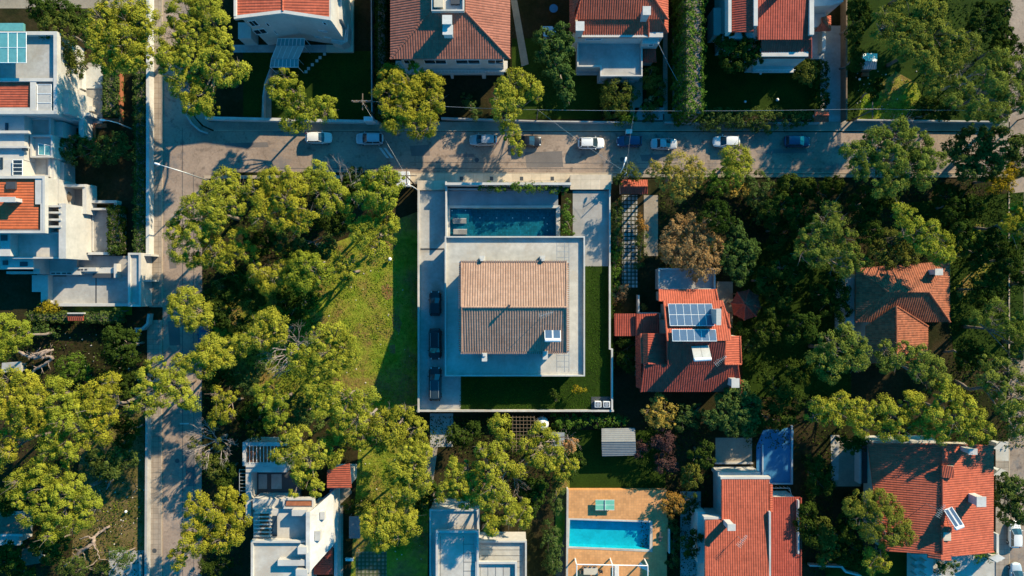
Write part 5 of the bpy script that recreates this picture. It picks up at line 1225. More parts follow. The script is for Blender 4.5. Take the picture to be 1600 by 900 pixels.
# ================================================================ bottom middle white house
U = house('white_parapet_house', 'pale flat roofed house with stepped parapets at the bottom edge, left of the pool terrace', 745, 860)
body(U, [(672, 797, 747, 960, 5.4), (746, 846, 822, 960, 4.0)], 0, 'white')
MB().pbox(684, 832, 745, 960, 5.4, 6.3).pbox(745, 882, 806, 960, 5.3, 6.28).obj('upper_block', M['white'], U)
MB().ring(671, 796, 748, 960, 5.4, 5.8, .25).ring(745, 845, 823, 960, 4.0, 4.6, .25).ring(681, 829, 748, 960, 6.3, 6.9, .3).ring(743, 878, 808, 960, 6.3, 6.85, .3).obj('parapet', M['white'], U)
MB().pbox(685, 834, 741, 960, 6.3, 6.34).pbox(741, 885, 803, 960, 6.28, 6.33).pbox(674, 799, 745, 828, 5.4, 5.44).pbox(750, 849, 819, 960, 4.0, 4.03).obj('flat_roof', M['concrete_pale'], U)
m = MB()
for x in (688, 724): m.pbox(x, 838, x + .6, 960, 6.34, 6.352)
for k in range(5): m.pbox(724, 850 + k * 14, 741, 850.6 + k * 14, 6.34, 6.354); m.pbox(752, 850 + k * 9, 815, 850.5 + k * 9, 4.03, 4.044)
for k in range(5): m.pbox(750 + k * 12, 886, 750.6 + k * 12, 960, 6.33, 6.344)
m.obj('roof_seam', M['darkmetal'], U)

# ================================================================ bottom left outbuildings
p = house('old_outbuilding', 'old grey flat roofed outbuilding at the left edge near the bottom', 20, 828, 'outbuilding')
body(p, [(-120, 808, 30, 848, 2.8)], 0, 'concrete'); roof(p, [(-60, 804, 3.0), (38, 806, 3.0), (50, 834, 3.4), (-60, 834, 3.4)], [(0, 1, 2, 3)], M['wood'], amp=.02, pitch=.9); MB().pbox(-60, 833, 35, 838, 2.9, 3.3).pbox(-60, 848, 32, 852, 2.4, 2.8).obj('beam', M['offwhite'], p)
p = house('leaning_panel', 'plain grey rectangular slab roof below the old outbuilding at lower left', 46, 872, 'hut')
MB().pprism([(34, 858), (54, 856), (62, 880), (34, 885)], 2.1, 2.3).obj('roof', M['wood'], p); body(p, [(36, 860, 56, 880, 2.1)], 0, 'concrete')
p = house('stone_hut', 'small pale stone hut roof beside the bleached fallen trunk at left', 27, 571, 'hut')
MB().pprism([(3, 567), (32, 565), (34, 581), (2, 582)], 1.6, 1.8).obj('roof', M['concrete'], p); body(p, [(6, 569, 30, 580, 1.6)], 0, 'concrete')
p = house('tool_shed', 'small dark shed with pale roof on the shaded lawn at top right', 1360, 96, 'shed')
roof(p, [(1348, 83, 2.2), (1371, 84, 2.2), (1370, 96, 2.8), (1348, 95, 2.8), (1369, 108, 2.2), (1349, 108, 2.2)], [(0, 1, 2, 3), (3, 2, 4, 5)], M['metal'], amp=.03); body(p, [(1350, 86, 1368, 106, 2.1)], 0, 'wood')
p = house('shed_step', 'small orange red tiled bench below the dark shed at top right', 1353, 116, 'bench'); c = P(1353, 116, .4)
MB().box(c.x - .6, c.y - .3, .35, c.x + .5, c.y + .3, .42).obj('seat', M['wood_red'], p)
for sx in (-.5, .4): MB().box(c.x + sx - .05, c.y - .25, 0, c.x + sx + .05, c.y + .25, .35).obj('leg', M['wood_red'], p)
for i, (x, y, r) in enumerate(((1163, 160, .2), (1213, 157, .25), (199, 798, .22), (1187, 116, .2), (610, 405, .3), (1341, 125, .2))):
    z = r * .7; c = P(x, y, z); o = MB(); t = thing('garden_lamp', ['white globe lamp on the dark lawn left of the sunlit grass strip at top right', 'white globe garden lamp beside the sunlit grass strip at top right', 'white globe lamp on the shaded ground beside the left road near the bottom', 'white globe lamp below the dark tree of the gabled red house', 'white globe lamp in the grass by the plot pines', 'white globe lamp on the lawn left of the big top right pine'][i], 'garden lamp', (c.x, c.y, 0), 'globe garden lamps')
    n = 10; vs = []; fs = []
    m = MB().cyl(c.x, c.y, 0, .35, .04, 6); m.obj('post', M['darkmetal'], t)
    m = MB(); m.tube([(c.x, c.y, .35 + r * (1 - math.cos(a)) ) for a in [k * math.pi / 8 for k in range(9)]], [max(.01, r * math.sin(k * math.pi / 8)) for k in range(9)], 10); m.obj('globe', M['whitemetal'], t, True)
# ================================================================ cars
def car(label, px, py, heading, paint_, L=4.25, Wd=1.8, z=.02, kind='hatch', group='cars parked along the street', glassroof=False):
    """body lofted through stations, glazed cabin, wheels with rims, lamps, mirrors; +x is the front"""
    p = P(px, py, z + 1.0); t = thing('parked_car', label, 'car', (p.x, p.y, z), group, heading); t['local'] = 1
    h = L / 2; w = Wd / 2; mt = M[paint_]
    st = [(-h, .66, .50, .80, .55), (-h + .12, .86, .34, .95, .8), (-h + .5, .97, .26, 1.0, .88), (-.6, 1, .22, 1.0, .9), (.6, 1, .22, .98, .9), (h - 1.15, .99, .24, .95, .88), (h - .5, .94, .27, .85, .84), (h - .14, .82, .34, .74, .72), (h, .60, .45, .62, .5)]
    vs = []; fs = []; n = 12
    for (x, k, zl, zt, kt) in st:
        ww = w * k; zm = (zl + zt) / 2
        ring = [(0, zl), (.8 * ww, zl), (.97 * ww, zl + .1), (ww, zm), (.96 * ww, zt - .1), (w * kt * .93, zt), (0, zt + .04)]
        full = ring + [(-a, b) for a, b in ring[-2:0:-1]]
        for a, b in full: vs.append((x, a, b))
    for i in range(len(st) - 1):
        for k in range(n): fs.append((i * n + k, (i + 1) * n + k, (i + 1) * n + (k + 1) % n, i * n + (k + 1) % n))
    fs += [tuple(range(n)), tuple((len(st) - 1) * n + k for k in range(n - 1, -1, -1))]
    m = MB().add(vs, fs)
    bo = m.obj('body', mt, t, True); sm = bo.modifiers.new('smooth', 'SUBSURF'); sm.levels = sm.render_levels = 1
    est = kind == 'estate'
    rb = -h + (.22 if kind != 'sedan' else .95); rt = -h + (.55 if kind != 'sedan' else 1.45)       # rear glass bottom / top
    fb = h - 1.15; ft = h - 1.95
    H_ = 1.47 if kind != 'suv' else 1.66; zb = .97; wr = w * .70; wb = w * .86
    B = lambda x, y, z_: (x, y, z_)
    def quad(name, q, mat, th=.02):
        a = [Vector(v) for v in q]; nn = (a[1] - a[0]).cross(a[3] - a[0]).normalized() * th
        MB().add([v for v in a] + [v - nn for v in a], [(0, 1, 2, 3), (7, 6, 5, 4), (0, 4, 5, 1), (1, 5, 6, 2), (2, 6, 7, 3), (3, 7, 4, 0)]).obj(name, mat, t)
    quad('windshield', [B(fb, -wb, zb), B(fb + .08, 0, zb + .01), B(ft + .06, 0, H_ - .01), B(ft, -wr, H_ - .04)], M['glass']); quad('windshield', [B(fb + .08, 0, zb + .01), B(fb, wb, zb), B(ft, wr, H_ - .04), B(ft + .06, 0, H_ - .01)], M['glass'])
    quad('rear_window', [B(rb, wb * .96, zb), B(rb, -wb * .96, zb), B(rt, -wr, H_ - .05), B(rt, wr, H_ - .05)], M['glass'])
    for s_ in (-1, 1):
        q = [B(rb + .05, s_ * wb, zb), B(fb - .02, s_ * wb, zb), B(ft, s_ * wr, H_ - .05), B(rt, s_ * wr, H_ - .05)]
        quad('side_window', q if s_ < 0 else q[::-1], M['glass'])
        pl = MB()
        for xx in ((rb + fb) / 2 - .1,): pl.tube([(xx, s_ * (wb + .01), zb), (xx, s_ * (wr + .01), H_ - .05)], .035, 4)
        pl.tube([(fb, s_ * (wb - .01), zb - .01), (ft, s_ * wr, H_ - .04)], .045, 4); pl.tube([(rb, s_ * (wb * .97), zb), (rt, s_ * wr, H_ - .05)], .06, 4)
        pl.obj('pillar', mt, t)
    ro = []; fr = []
    for i, (x, k) in enumerate(((rt - .06, .96), (rt + .25, 1.03), ((rt + ft) / 2, 1.05), (ft - .2, 1.03), (ft + .06, .97))):
        for y, dz in ((-1, -.05), (-.6, 0), (0, .03), (.6, 0), (1, -.05)): ro.append((x, y * wr * k, H_ + dz - (.02 if i in (0, 4) else 0)))
    for i in range(4):
        for j in range(4): fr.append((i * 5 + j, (i + 1) * 5 + j, (i + 1) * 5 + j + 1, i * 5 + j + 1))
    lo = [(a, b, c - .05) for a, b, c in ro]; mm = MB().add(ro, fr); mm.add(lo, [f[::-1] for f in fr]); mm.obj('roof', M['glass'] if glassroof else mt, t, True)
    if kind in ('estate', 'suv'):
        for s_ in (-1, 1): MB().tube([(rt + .1, s_ * wr * .88, H_ + .05), (ft - .15, s_ * wr * .88, H_ + .05)], .03, 5).obj('roof_rail', M['metal'], t)
    for sx in (-h + .78, h - .82):
        for s_ in (-1, 1):
            tw = MB().tube([(sx, s_ * (w - .2), .32), (sx, s_ * (w - .16), .32), (sx, s_ * (w + .0), .32), (sx, s_ * (w + .02), .32)], [.28, .32, .32, .28], 18).obj('wheel', M['rubber'], t)
            so = bpy.data.objects.new('rim', None) if False else None
            r_ = MB().tube([(sx, s_ * (w + .01), .32), (sx, s_ * (w + .03), .32)], [.2, .19], 12); o = bpy.data.objects.new('rim', mesh_from(r_.v, r_.f)); COL.objects.link(o); o.data.materials.append(M['metal']); o.parent = tw
    for s_ in (-1, 1):
        MB().tube([(h - .34, s_ * w * .62, .72), (h - .12, s_ * w * .60, .64)], [.12, .1], 8).obj('headlight', M['lamp_clear'], t)
        MB().box(-h + .02, s_ * w * .55 - .1, .7, -h + .12, s_ * w * .78, .88).obj('taillight', M['lamp_red'], t)
        MB().tube([(fb - .25, s_ * w * .93, zb), (fb - .3, s_ * (w + .13), zb + .04)], [.05, .09], 6).obj('mirror', mt, t)
    MB().box(h - .0, -.25, .42, h + .015, .25, .53).obj('number_plate', M['whitemetal'], t)
    return t
PI = math.pi
car('white hatchback parked leftmost in the street, under the small pine', 497, 214.5, 0, 'car_white', 4.1)
car('pale blue white suv parked left of the round pine by the utility pole', 577, 216, PI, 'car_pale', 4.3, 1.85, kind='suv')
car('silver estate car parked between the round pine and the curved pine', 755, 218, PI, 'car_silver', 4.3, kind='estate')
car('dark car in the shade right beside the drooping pine', 826, 220, 0, 'car_black', 4.0, kind='sedan')
car('white suv with dark glass roof at the tip of the forked sunlit patch', 924, 223, 0, 'car_white', 4.15, kind='suv')
car('dark blue grey car between the white glass roofed suv and the silver sedan', 984, 220, PI, 'car_navy', 3.9, kind='hatch')
car('silver grey sedan fourth from the right in the street row, above the golden tree', 1038, 224, 0, 'car_silver', 4.2, kind='sedan')
car('white sedan parked alone above the small round pine at the street', 1136, 220.5, PI, 'car_white', 4.2, kind='hatch')
car('dark navy blue car parked rightmost in the street', 1247, 220, 0, 'car_navy', 4.1, kind='hatch')
g2 = 'black cars on the villa driveway'
car('small black car with pale roof, uppermost of three on the villa driveway', 679.5, 474, PI / 2, 'car_black', 3.9, 1.8, Z0, group=g2)
car('black car in the middle of the three on the villa driveway', 679.5, 538, -PI / 2, 'car_black', 4.8, 1.95, Z0, 'suv', g2)
car('long black car lowest of the three on the villa driveway', 679.5, 600, PI / 2, 'car_black', 5.2, 1.95, Z0, 'suv', g2, True)
g3 = 'cars on the right side road'
car('white car partly under the tree beside the right edge, below the large red house wall', 1588, 836, PI / 2, 'car_white', 4.2, group=g3)
car('pale car cut by the bottom right corner of the photo', 1590, 902, PI / 2, 'car_pale', 4.2, group=g3)
car('dark car hidden under the pines beside the left road', 318, 528, PI / 2, 'car_navy', 3.9, group=None)

# ================================================================ street furniture
def pole(label, px, py, h, name='utility_pole', arms=2, cat='utility pole', r=.14):
    p = P(px, py, 0); t = thing(name, label, cat, (p.x, p.y, 0))
    MB().tube([(p.x, p.y, 0), (p.x, p.y, h)], [r, r * .65], 10).obj('post', M['wood'] if r > .1 else M['metal'], t, True)
    m = MB()
    for k in range(arms): z = h - .3 - .9 * k; m.box(p.x - 1.5, p.y - .06 + k * .1, z, p.x + 1.5, p.y + .06 + k * .1, z + .12)
    if arms:
        m.box(p.x - .06, p.y - 1.2, h - .8, p.x + .06, p.y + 1.2, h - .68); m.obj('crossarm', M['wood'], t)
        i_ = MB()
        for k in range(arms):
            for dx in (-1.3, -.7, .7, 1.3): i_.cyl(p.x + dx, p.y + k * .1, h - .18 - .9 * k, h - .02 - .9 * k, .045, 8)
        i_.obj('insulators', M['metal'], t)
    return t, Vector((p.x, p.y, h))
_, a1 = pole('grey utility pole with double cross arms behind the street wall, left of the round pine', 585, 182, 9.0)
MB().pbox(567, 180, 583, 186.5, 5.4, 6.2)
p = P(574, 184, 3.0); o = MB().box(p.x - .7, p.y - .35, 0, p.x + .7, p.y + .35, 2.4).obj('electrical_cabinet', M['whitemetal'], None, bevel=.03); tag(o, 'pale electrical cabinet at the foot of the double armed utility pole', 'electrical cabinet')
_, a2 = pole('utility pole with a small white lamp at the corner of the villa driveway', 649, 290, 9.5, arms=1)
_, a3 = pole('slim pole at the street edge right of the round pine, carrying the long wire', 838, 190, 7.0, arms=0, r=.11)
_, a4 = pole('pole at the foot of the paved driveway at top right carrying the wire', 1327, 190, 7.5, arms=1)
_, a5 = pole('slim pole at the right end of the street under the pines', 1590, 188, 7.0, arms=0, r=.11)
_, a6 = pole('leaning pale pole beside the golden tree and the street gate canopy', 968, 281, 6.5, arms=0, r=.10)
def wire(label, pts, r=.013):
    m = MB()
    for a, b in zip(pts[:-1], pts[1:]):
        a, b = Vector(a), Vector(b); q = [a.lerp(b, k / 12) - Vector((0, 0, .9 * 4 * (k / 12) * (1 - k / 12))) for k in range(13)]; m.tube(q, r, 4)
    o = m.obj('overhead_wire', M['metal']); tag(o, label, 'wire')
wire('long pale overhead wire along the top side of the street', [a1, a3, a4, a5], .02)
wire('overhead wire crossing the street from the slim pole to the gate canopy pole', [a3, a6])
wire('diagonal overhead wire from the terraced red house down to the street hedge', [P(1027, 64, 6), P(1094, 181, 5)], .026)
wire('thin wire crossing the street between the double armed pole and the driveway corner pole', [a1, a2])
wire('thin wire from the golden tree pole up over the dark blue grey parked car', [a6, P(990, 180, 6)])
def lamp(label, px, py, h, ax, ay, L=3.2):
    p = P(px, py, 0); t = thing('street_lamp', label, 'street lamp', (p.x, p.y, 0))
    d = Vector((ax, ay, 0)).normalized(); e = Vector((p.x, p.y, h)) + d * L
    MB().tube([(p.x, p.y, 0), (p.x, p.y, h - 1.2)], [.13, .08], 10).obj('post', M['metal'], t, True)
    MB().tube([(p.x, p.y, h - 1.2), Vector((p.x, p.y, h - .4)) + d * .4, Vector((p.x, p.y, h)) + d * L * .5, e], [.07, .06, .05, .045], 8).obj('arm', M['whitemetal'], t, True)
    MB().tube([e - d * .1, e + d * .15, e + d * .7, e + d * .8], [.06, .16, .14, .04], 8).obj('lamp_head', M['whitemetal'], t, True)
lamp('tall street lamp with a pale curved arm at the junction of the two streets', 327, 283, 9.0, -1, .3)
lamp('thin street lamp leaning over the hedge shade by the left road wall', 212, 204, 6.0, -1, .1, 1.2)
lamp('pale street lamp at the street gate canopy beside the golden tree', 962, 278, 6.0, .3, 1, 1.4)
lamp('slim lamp on the villa boundary wall corner by the driveway gate', 655, 300, 5.0, -1, .4, .8)
# bollard like stones and a bin group near the curb
t = house('street_bin', 'pale waste bin at the kerb between the white glass roofed suv and the dark car', 981, 208, 'bin'); p = P(981, 208); MB().box(p.x - .45, p.y - .3, .14, p.x + .45, p.y + .3, 1.1).obj('body', M['canvas'], t, bevel=.04); MB().box(p.x - .48, p.y - .33, 1.1, p.x + .48, p.y + .33, 1.18).obj('lid', M['canvas'], t)
# ================================================================ trees and shrubs (lobes: px,py,radius in photo px)
def pine(label, top, s, group='pines', kind='pine'): return tree(kind, 'pine', label, top * 1.2, s, 'pine_tree', 'pine tree', group)
def leafy(kind, label, top, s, form='leafy', group=None): return tree(kind, form, label, top, s, 'leafy_tree', 'tree', group)
pine('large pine overhanging the left road wall at the top, left of the road', 12, '185,12,24 162,35,20 205,42,26 225,28,18 150,62,14 195,70,26 172,92,20 218,85,18 205,100,12 145,50,10 235,50,10')
leafy('olive', 'small rounded tree with a sunlit crown over the corner of the blue roof terrace', 8, '92,42,18 80,52,14 104,55,14 112,38,12', 'fine')
leafy('dark', 'dark leafy tree at the top left beside the lane above the blue roof terrace', 7.5, '62,14,14 78,22,16 100,18,14 120,28,14 124,42,10')
leafy('olive', 'small sunlit shrub tree between the blue roofed villa and the left road pine', 5, '112,84,12 104,94,12 122,92,12 110,106,9', 'fine')
pine('very large sprawling pine right of the left road at the top', 12, '320,12,20 288,22,22 338,38,18 272,58,20 306,60,24 340,72,20 262,88,14 275,105,20 305,100,24 332,98,18 368,116,15 350,122,10 290,135,18 318,152,16 300,165,12 330,168,12 376,108,8')
pine('sparse yellow green pine below the glass porch of the white villa', 8, '445,122,12 434,136,12 458,140,13 442,155,9 462,170,12 478,184,12 500,165,13 512,178,10 451,192,10 464,202,7 490,175,10 516,160,7 470,155,8 430,150,7')
pine('round pine at the street in front of the hip roofed house', 9, '612,118,14 645,122,18 672,135,18 606,145,16 634,148,14 682,162,12 660,175,18 618,185,14 648,196,14 610,200,9 640,140,18 668,198,12 600,165,8 636,182,12 655,208,7 630,170,12')
pine('curved pine drooping over the street beside the silver estate car', 9, '800,130,17 822,138,16 784,148,14 800,160,16 815,125,10 790,180,14 797,205,12 805,225,9 838,150,9 780,168,10 806,238,6 832,140,10 775,158,8')
bush('leafy', 'slim variegated shrub on the dark lawn between the round pine and the curved pine', 3.2, '728,153,6 734,163,7 738,175,6 744,180,6', 'fine')
leafy('leafy', 'tall narrow leafy tree left of the terraced red house', 10, '850,60,11 878,52,12 868,74,15 850,85,10 886,76,9 872,98,13 878,118,14 884,140,12 888,158,8 862,112,9 892,58,6')
bush('olive', 'large round olive green bush in front of the terraced red house', 3.2, '962,148,20 958,166,14 972,162,13', 'fine')
bush('olive', 'small clipped ball shrub touching the large round olive bush', 1.8, '989,146,8')
bush('lush', 'spiky light green plants at the wall below the large round bush', 1.4, '966,186,7 978,187,8 988,184,6 950,184,5', 'fine')
bush('olive', 'sunlit yellow green shrub beside the path of the terraced red house', 3.2, '1016,118,10 1022,130,9 1010,128,7', 'fine')
bush('leafy', 'pale green shrub right of the sunlit one at the terraced red house path', 2.4, '1030,133,7 1034,140,6', 'fine')
bush('lush', 'clipped kidney shaped hedge shrub near the twin wheel tracks', 1.5, '1030,150,6 1031,159,5 1027,146,4')
bush('olive', 'low curved clipped hedge in front of the terraced red house path', 1.1, '1004,168,5 1010,168,5 1016,168,5 1022,168,5 1026,165,4')
bush('brown', 'small brownish round shrub inside the curved clipped hedge', 1.3, '1015,156,5')
bush('leafy', 'low palm like plant at the street edge of the small forecourt', 1.2, '1010,184,5 1016,186,5 1022,184,4', 'fine')
hedge('dark', 'dark garden hedge running down right of the white villa lawn', 588, -60, 603, 180, 4.5, dens=.8)
hedge('lush', 'tall dense green hedge running down from the top edge, right of the wheel tracks', 1071, -80, 1099, 178, 7.0, rough=.8)
leafy('olive', 'brownish row of shrubs left of the tall dense green hedge', 3.2, '1062,8,10 1060,28,9 1063,50,9 1060,72,8 1064,95,8 1062,120,8', 'fine')
bush('leafy', 'leafy garden hedge along the street, left stretch beside the tall hedge', 2.4, '1096,178,11 1112,184,12 1128,182,11 1144,186,12 1100,194,9 1120,196,9', 'fine')
bush('leafy', 'leafy garden hedge along the street, right stretch by the small gate canopy', 2.4, '1160,186,12 1178,184,12 1196,186,12 1214,182,9 1232,187,11 1250,187,10 1176,197,8 1202,198,8 1264,187,8', 'fine')
leafy('dark', 'dark leafy tree with an autumn edge covering the left of the gabled red house', 8, '1182,32,14 1165,48,16 1188,54,12 1150,64,14 1172,74,16 1140,78,14 1158,92,14 1180,90,10 1130,66,10 1196,38,8 1140,98,10')
bush('olive', 'white flowering round shrub below the gabled red house', 3, '1255,100,9 1252,114,11 1266,112,10 1262,124,9', 'fine')
for i, (x, y, r) in enumerate(((1284, 106, 8), (1283, 130, 9), (1282, 154, 10))):
    bush('dark', ['uppermost of the three dark clipped bushes along the paved driveway', 'middle of the three dark clipped bushes along the paved driveway', 'lowest of the three dark clipped bushes along the paved driveway'][i], 2.4, f'{x},{y},{r} {x},{y + 5},{r - 1}', group='clipped dark bushes by the driveway')
pine('broad grey green pine in the upper right garden, above the sunlit grass', 10, '1420,22,22 1448,28,20 1396,38,16 1378,24,10 1458,55,20 1425,55,20 1372,48,12 1486,68,18 1510,72,14 1518,64,8 1440,85,18 1478,95,18 1405,68,14 1462,120,12 1455,138,10 1420,80,14 1465,20,10 1490,88,12 1448,105,12', kind='greypine')
pine('pine cut by the right edge in the upper right garden', 10, '1558,92,14 1588,108,18 1540,112,12 1500,140,14 1552,132,16 1580,148,18 1530,162,12 1560,178,12 1598,130,14 1490,160,9 1515,176,8 1600,165,10 1568,110,12 1520,185,8', kind='greypine')
pine('wide pine overhanging the right end of the street', 11, '1398,212,20 1372,226,20 1428,226,20 1345,240,16 1388,250,20 1422,262,20 1445,250,16 1368,272,16 1398,288,16 1340,262,12 1462,250,12 1440,280,12 1405,198,8 1325,236,10 1375,296,10', kind='greypine')
leafy('leafy', 'yellow tinged leafy tree at the right edge beside the street end', 8, '1520,225,22 1558,228,24 1590,232,16 1538,258,20 1500,250,14 1592,258,14 1485,232,10 1510,270,12')
leafy('yellow', 'bright yellow autumn tree patch below the leafy tree at the right edge', 7, '1562,272,14 1550,290,10 1572,290,10 1545,265,8 1580,265,8', 'fine')
leafy('golden', 'golden brown autumn tree overhanging the street next to the bright red gate canopy', 10, '1060,262,18 1048,280,16 1078,280,16 1020,264,9 1034,268,10 1092,266,9 1064,298,13 1084,256,9', 'fine')
pine('small ball shaped pine at the street between golden tree and green shrubs', 6.5, '1150,246,15 1140,258,11 1160,258,12 1152,268,9 1136,240,7')
leafy('olive', 'small olive shrub tree above the bright red gate canopy at the street', 5, '984,268,9 992,274,7 976,276,7 966,282,5', 'fine')
bush('lush', 'green shrub mass behind the golden autumn tree at the street', 3.2, '1105,284,13 1124,280,14 1140,288,12 1118,294,10', 'fine')
bush('leafy', 'green shrub mass right of the small ball pine below the street', 3.6, '1166,290,13 1184,286,14 1198,300,13 1182,312,12 1196,325,10 1185,338,9', 'fine')
bush('golden', 'scrubby pale shrub just below the small ball pine', 2.8, '1150,288,9 1160,298,8 1142,300,7', 'fine')
leafy('dark', 'dark olive round tree above the brown pink tree', 8, '1118,334,16 1104,342,11 1132,345,12 1124,350,10', 'fine')
leafy('brown', 'large pinkish brown autumn tree above the terrace of the solar red house', 7, '1078,378,26 1054,370,18 1104,388,20 1056,394,18 1085,410,20 1108,414,14 1060,352,12 1094,425,14 1040,384,10 1085,352,14', 'fine')
leafy('leafy', 'green leafy tree touching the pinkish brown tree on its right', 6, '1150,374,14 1166,392,15 1140,398,14 1164,416,12 1150,352,8 1150,420,12 1156,436,8 1134,415,8')
bush('leafy', 'leafy planting strip left of the flagged path, upper stretch', 2, '962,318,6 964,330,7 961,344,6 963,358,7 962,372,8 966,384,6', 'fine')
bush('lush', 'leafy planting strip left of the flagged path, lower stretch', 2, '962,394,7 960,408,7 963,420,7 960,434,7 962,446,6', 'fine')
bush('orange', 'small orange yellow shrub between the flagged path and the brown path', 1.8, '1002,342,6 999,351,6 1004,358,6', 'fine')
bush('leafy', 'green shrubs below the small orange yellow shrub at the path', 1.8, '1003,370,6 1000,384,6 1002,398,6 998,412,6', 'fine')
bush('brown', 'brown leafless shrub at the left below the flagged path', 2, '966,458,8 972,450,6 960,466,6', 'fine')
bush('orange', 'tiny orange shrub at the short white wall above the red annex', 1.2, '1003,482,4')
pine('straggly pine right of the green leafy tree, with bare limbs', 9, '1298,328,10 1286,348,12 1266,366,13 1298,360,11 1322,372,12 1256,384,12 1290,390,13 1328,395,12 1345,410,10 1320,418,10 1275,402,12 1250,398,8 1310,345,9', kind='greypine')
pine('yellow green pine right above the mossy red house', 10.5, '1405,328,10 1420,342,13 1412,356,10 1448,362,16 1472,380,14 1464,396,13 1430,364,13 1480,398,9 1445,385,13')
tree('olive', 'fine', 'round grey green tree overlapping the left of the mossy red roof', 7, '1392,380,18 1415,388,16 1374,392,15 1402,408,15 1384,410,11 1424,402,10', 'round_tree', 'tree')
pine('pine cut by the right edge above the striped shade of the right garden', 9, '1585,340,15 1596,360,12 1580,365,10 1600,328,10 1570,350,8')
leafy('dark', 'dark leafy tree at the right edge, level with the mossy red house', 7, '1560,385,13 1590,390,14 1575,410,14 1600,430,14 1560,425,10')
pine('dull green pine at the right edge above the lower right pines', 9, '1556,482,12 1578,500,14 1594,525,13 1520,496,8 1572,515,10 1592,548,11 1548,500,8 1582,560,8', kind='greypine')
pine('leftmost of the pines below the mossy red house, tall yellow green crown', 11, '1318,520,12 1334,538,14 1292,532,10 1310,552,17 1280,562,14 1332,568,14 1300,580,14 1346,545,10 1345,560,8', kind='greypine')
pine('pine directly below the mossy red roof with a dark hollow in its crown', 10, '1382,548,11 1412,548,13 1436,556,14 1458,575,13 1470,592,10 1398,562,12 1450,600,12 1430,580,12 1380,570,9', kind='greypine')
pine('low bright pine below the leftmost of the pines right of the court', 10, '1278,632,11 1294,640,12 1326,632,13 1310,625,10 1334,650,12 1300,658,10 1345,668,12 1270,650,8 1350,640,10')
pine('pine in the middle of the lower right grove', 10, '1375,636,14 1396,650,14 1420,630,14 1436,648,14 1410,672,13 1440,670,12 1385,672,12 1362,660,10 1432,626,9')
pine('bright pine of the lower right grove above the large red roof', 11, '1478,602,9 1474,626,15 1502,632,15 1520,652,14 1490,655,16 1538,672,12 1460,650,12 1468,676,12 1514,680,12 1490,612,9')
pine('pine at the right edge beside the bright grove pine', 11, '1544,566,11 1566,580,16 1556,602,15 1580,620,16 1590,645,14 1590,670,13 1540,590,10 1570,640,12 1600,600,10', kind='greypine')
leafy('dark', 'dark tree in the shade right of the solar red house, below the lawn', 6, '1206,600,12 1228,610,13 1218,630,13 1246,625,11')
leafy('dark', 'dark tree above the blue court at its left', 5, '1196,650,12 1214,656,12 1180,664,10 1230,652,10')
leafy('dark', 'dark tree between the gazebo and the lawn of the shaded right garden', 5, '1205,455,13 1222,470,13 1206,490,12 1230,448,10')
leafy('dark', 'dark leafy tree left of the mossy red house, under the straggly pine', 6.5, '1295,440,14 1308,458,14 1290,475,14 1312,485,12 1280,455,10')
leafy('dark', 'dark leafy shade tree just below the street, right of the green shrub mass', 5.5, '1232,290,14 1256,296,15 1280,300,14 1300,290,12 1245,310,12 1220,310,10')
leafy('dark', 'dark leafy tree in the deep shade below the wide street pine', 6, '1475,305,14 1498,315,14 1520,325,13 1485,335,12')
leafy('dark', 'dark shade tree between the two dark crowns right of the green leafy tree', 5, '1210,350,13 1228,365,13 1214,382,12 1200,335,10')
leafy('leafy', 'broad green tree directly below the right half of the solar red house', 6.5, '1140,620,14 1158,612,12 1125,645,14 1152,645,16 1172,630,12 1140,665,12 1172,655,11 1110,655,9 1166,672,8 1128,625,9')
leafy('dark', 'blue green round shrub left of the solar red house', 3.5, '980,542,9 988,556,11 976,562,10 985,572,8', 'fine')
leafy('dark', 'dark shrub between the red annex and the blue green round shrub', 3, '970,530,8 984,528,8', 'fine')
leafy('dark', 'dark round bush below the gazebo', 3, '1150,512,9 1160,518,9 1144,522,7', 'fine')
leafy('leafy', 'white flowering small shrub right of the solar red house', 2.5, '1170,535,7 1178,542,6 1164,545,6', 'fine')
leafy('golden', 'sparse golden branched tree below the solar red house', 5, '1028,628,10 1040,640,12 1024,652,11 1045,658,9 1032,664,8 1012,640,8', 'fine')
leafy('leafy', 'small dull green tree between the golden branched tree and the broad green tree', 4.5, '1070,645,10 1082,655,10 1066,662,9 1090,640,8', 'fine')
leafy('purple', 'upper purple leaved plum tree near the grey shed', 4.5, '1036,682,11 1042,694,9 1026,690,8', 'fine')
leafy('purple', 'lower purple leaved plum tree near the grey shed', 4.2, '1040,716,12 1036,728,9 1048,726,8', 'fine')
leafy('purple', 'small purplish shrub touching the right side of the grey shed', 3.2, '1001,697,7 1000,708,5 1006,702,5', 'fine')
bush('olive', 'tall round clipped green bush below the purple plum trees', 3.6, '1078,734,11 1080,746,12 1074,752,9', 'fine')
leafy('orange', 'bright orange autumn tree at the right corner of the terracotta pool terrace', 4, '1046,780,9 1056,786,11 1050,796,9 1040,788,7 1064,794,6', 'fine')
leafy('dark', 'dark green shrub right of the bright orange autumn tree', 3.2, '1076,778,9 1080,792,8 1070,804,7', 'fine')
bush('leafy', 'shrubs in the bed right of the turquoise pool', 2.2, '1050,818,7 1054,832,7 1055,846,7 1052,860,7 1050,876,8', 'fine')
leafy('dark', 'dark autumn tinged tree right of the blue court', 4.5, '1272,724,11 1284,736,12 1276,752,12 1290,760,10 1268,765,9')
leafy('olive', 'shady shrub tree left of the dark tree at bottom right of centre', 5, '1284,822,11 1290,838,12 1296,855,12 1288,872,9')
pine('large round pine overlapping the left of the large red house', 9, '1350,782,15 1378,782,15 1345,806,15 1372,808,16 1400,822,16 1412,838,12 1386,838,14 1396,800,10 1330,792,10 1360,830,12', kind='greypine')
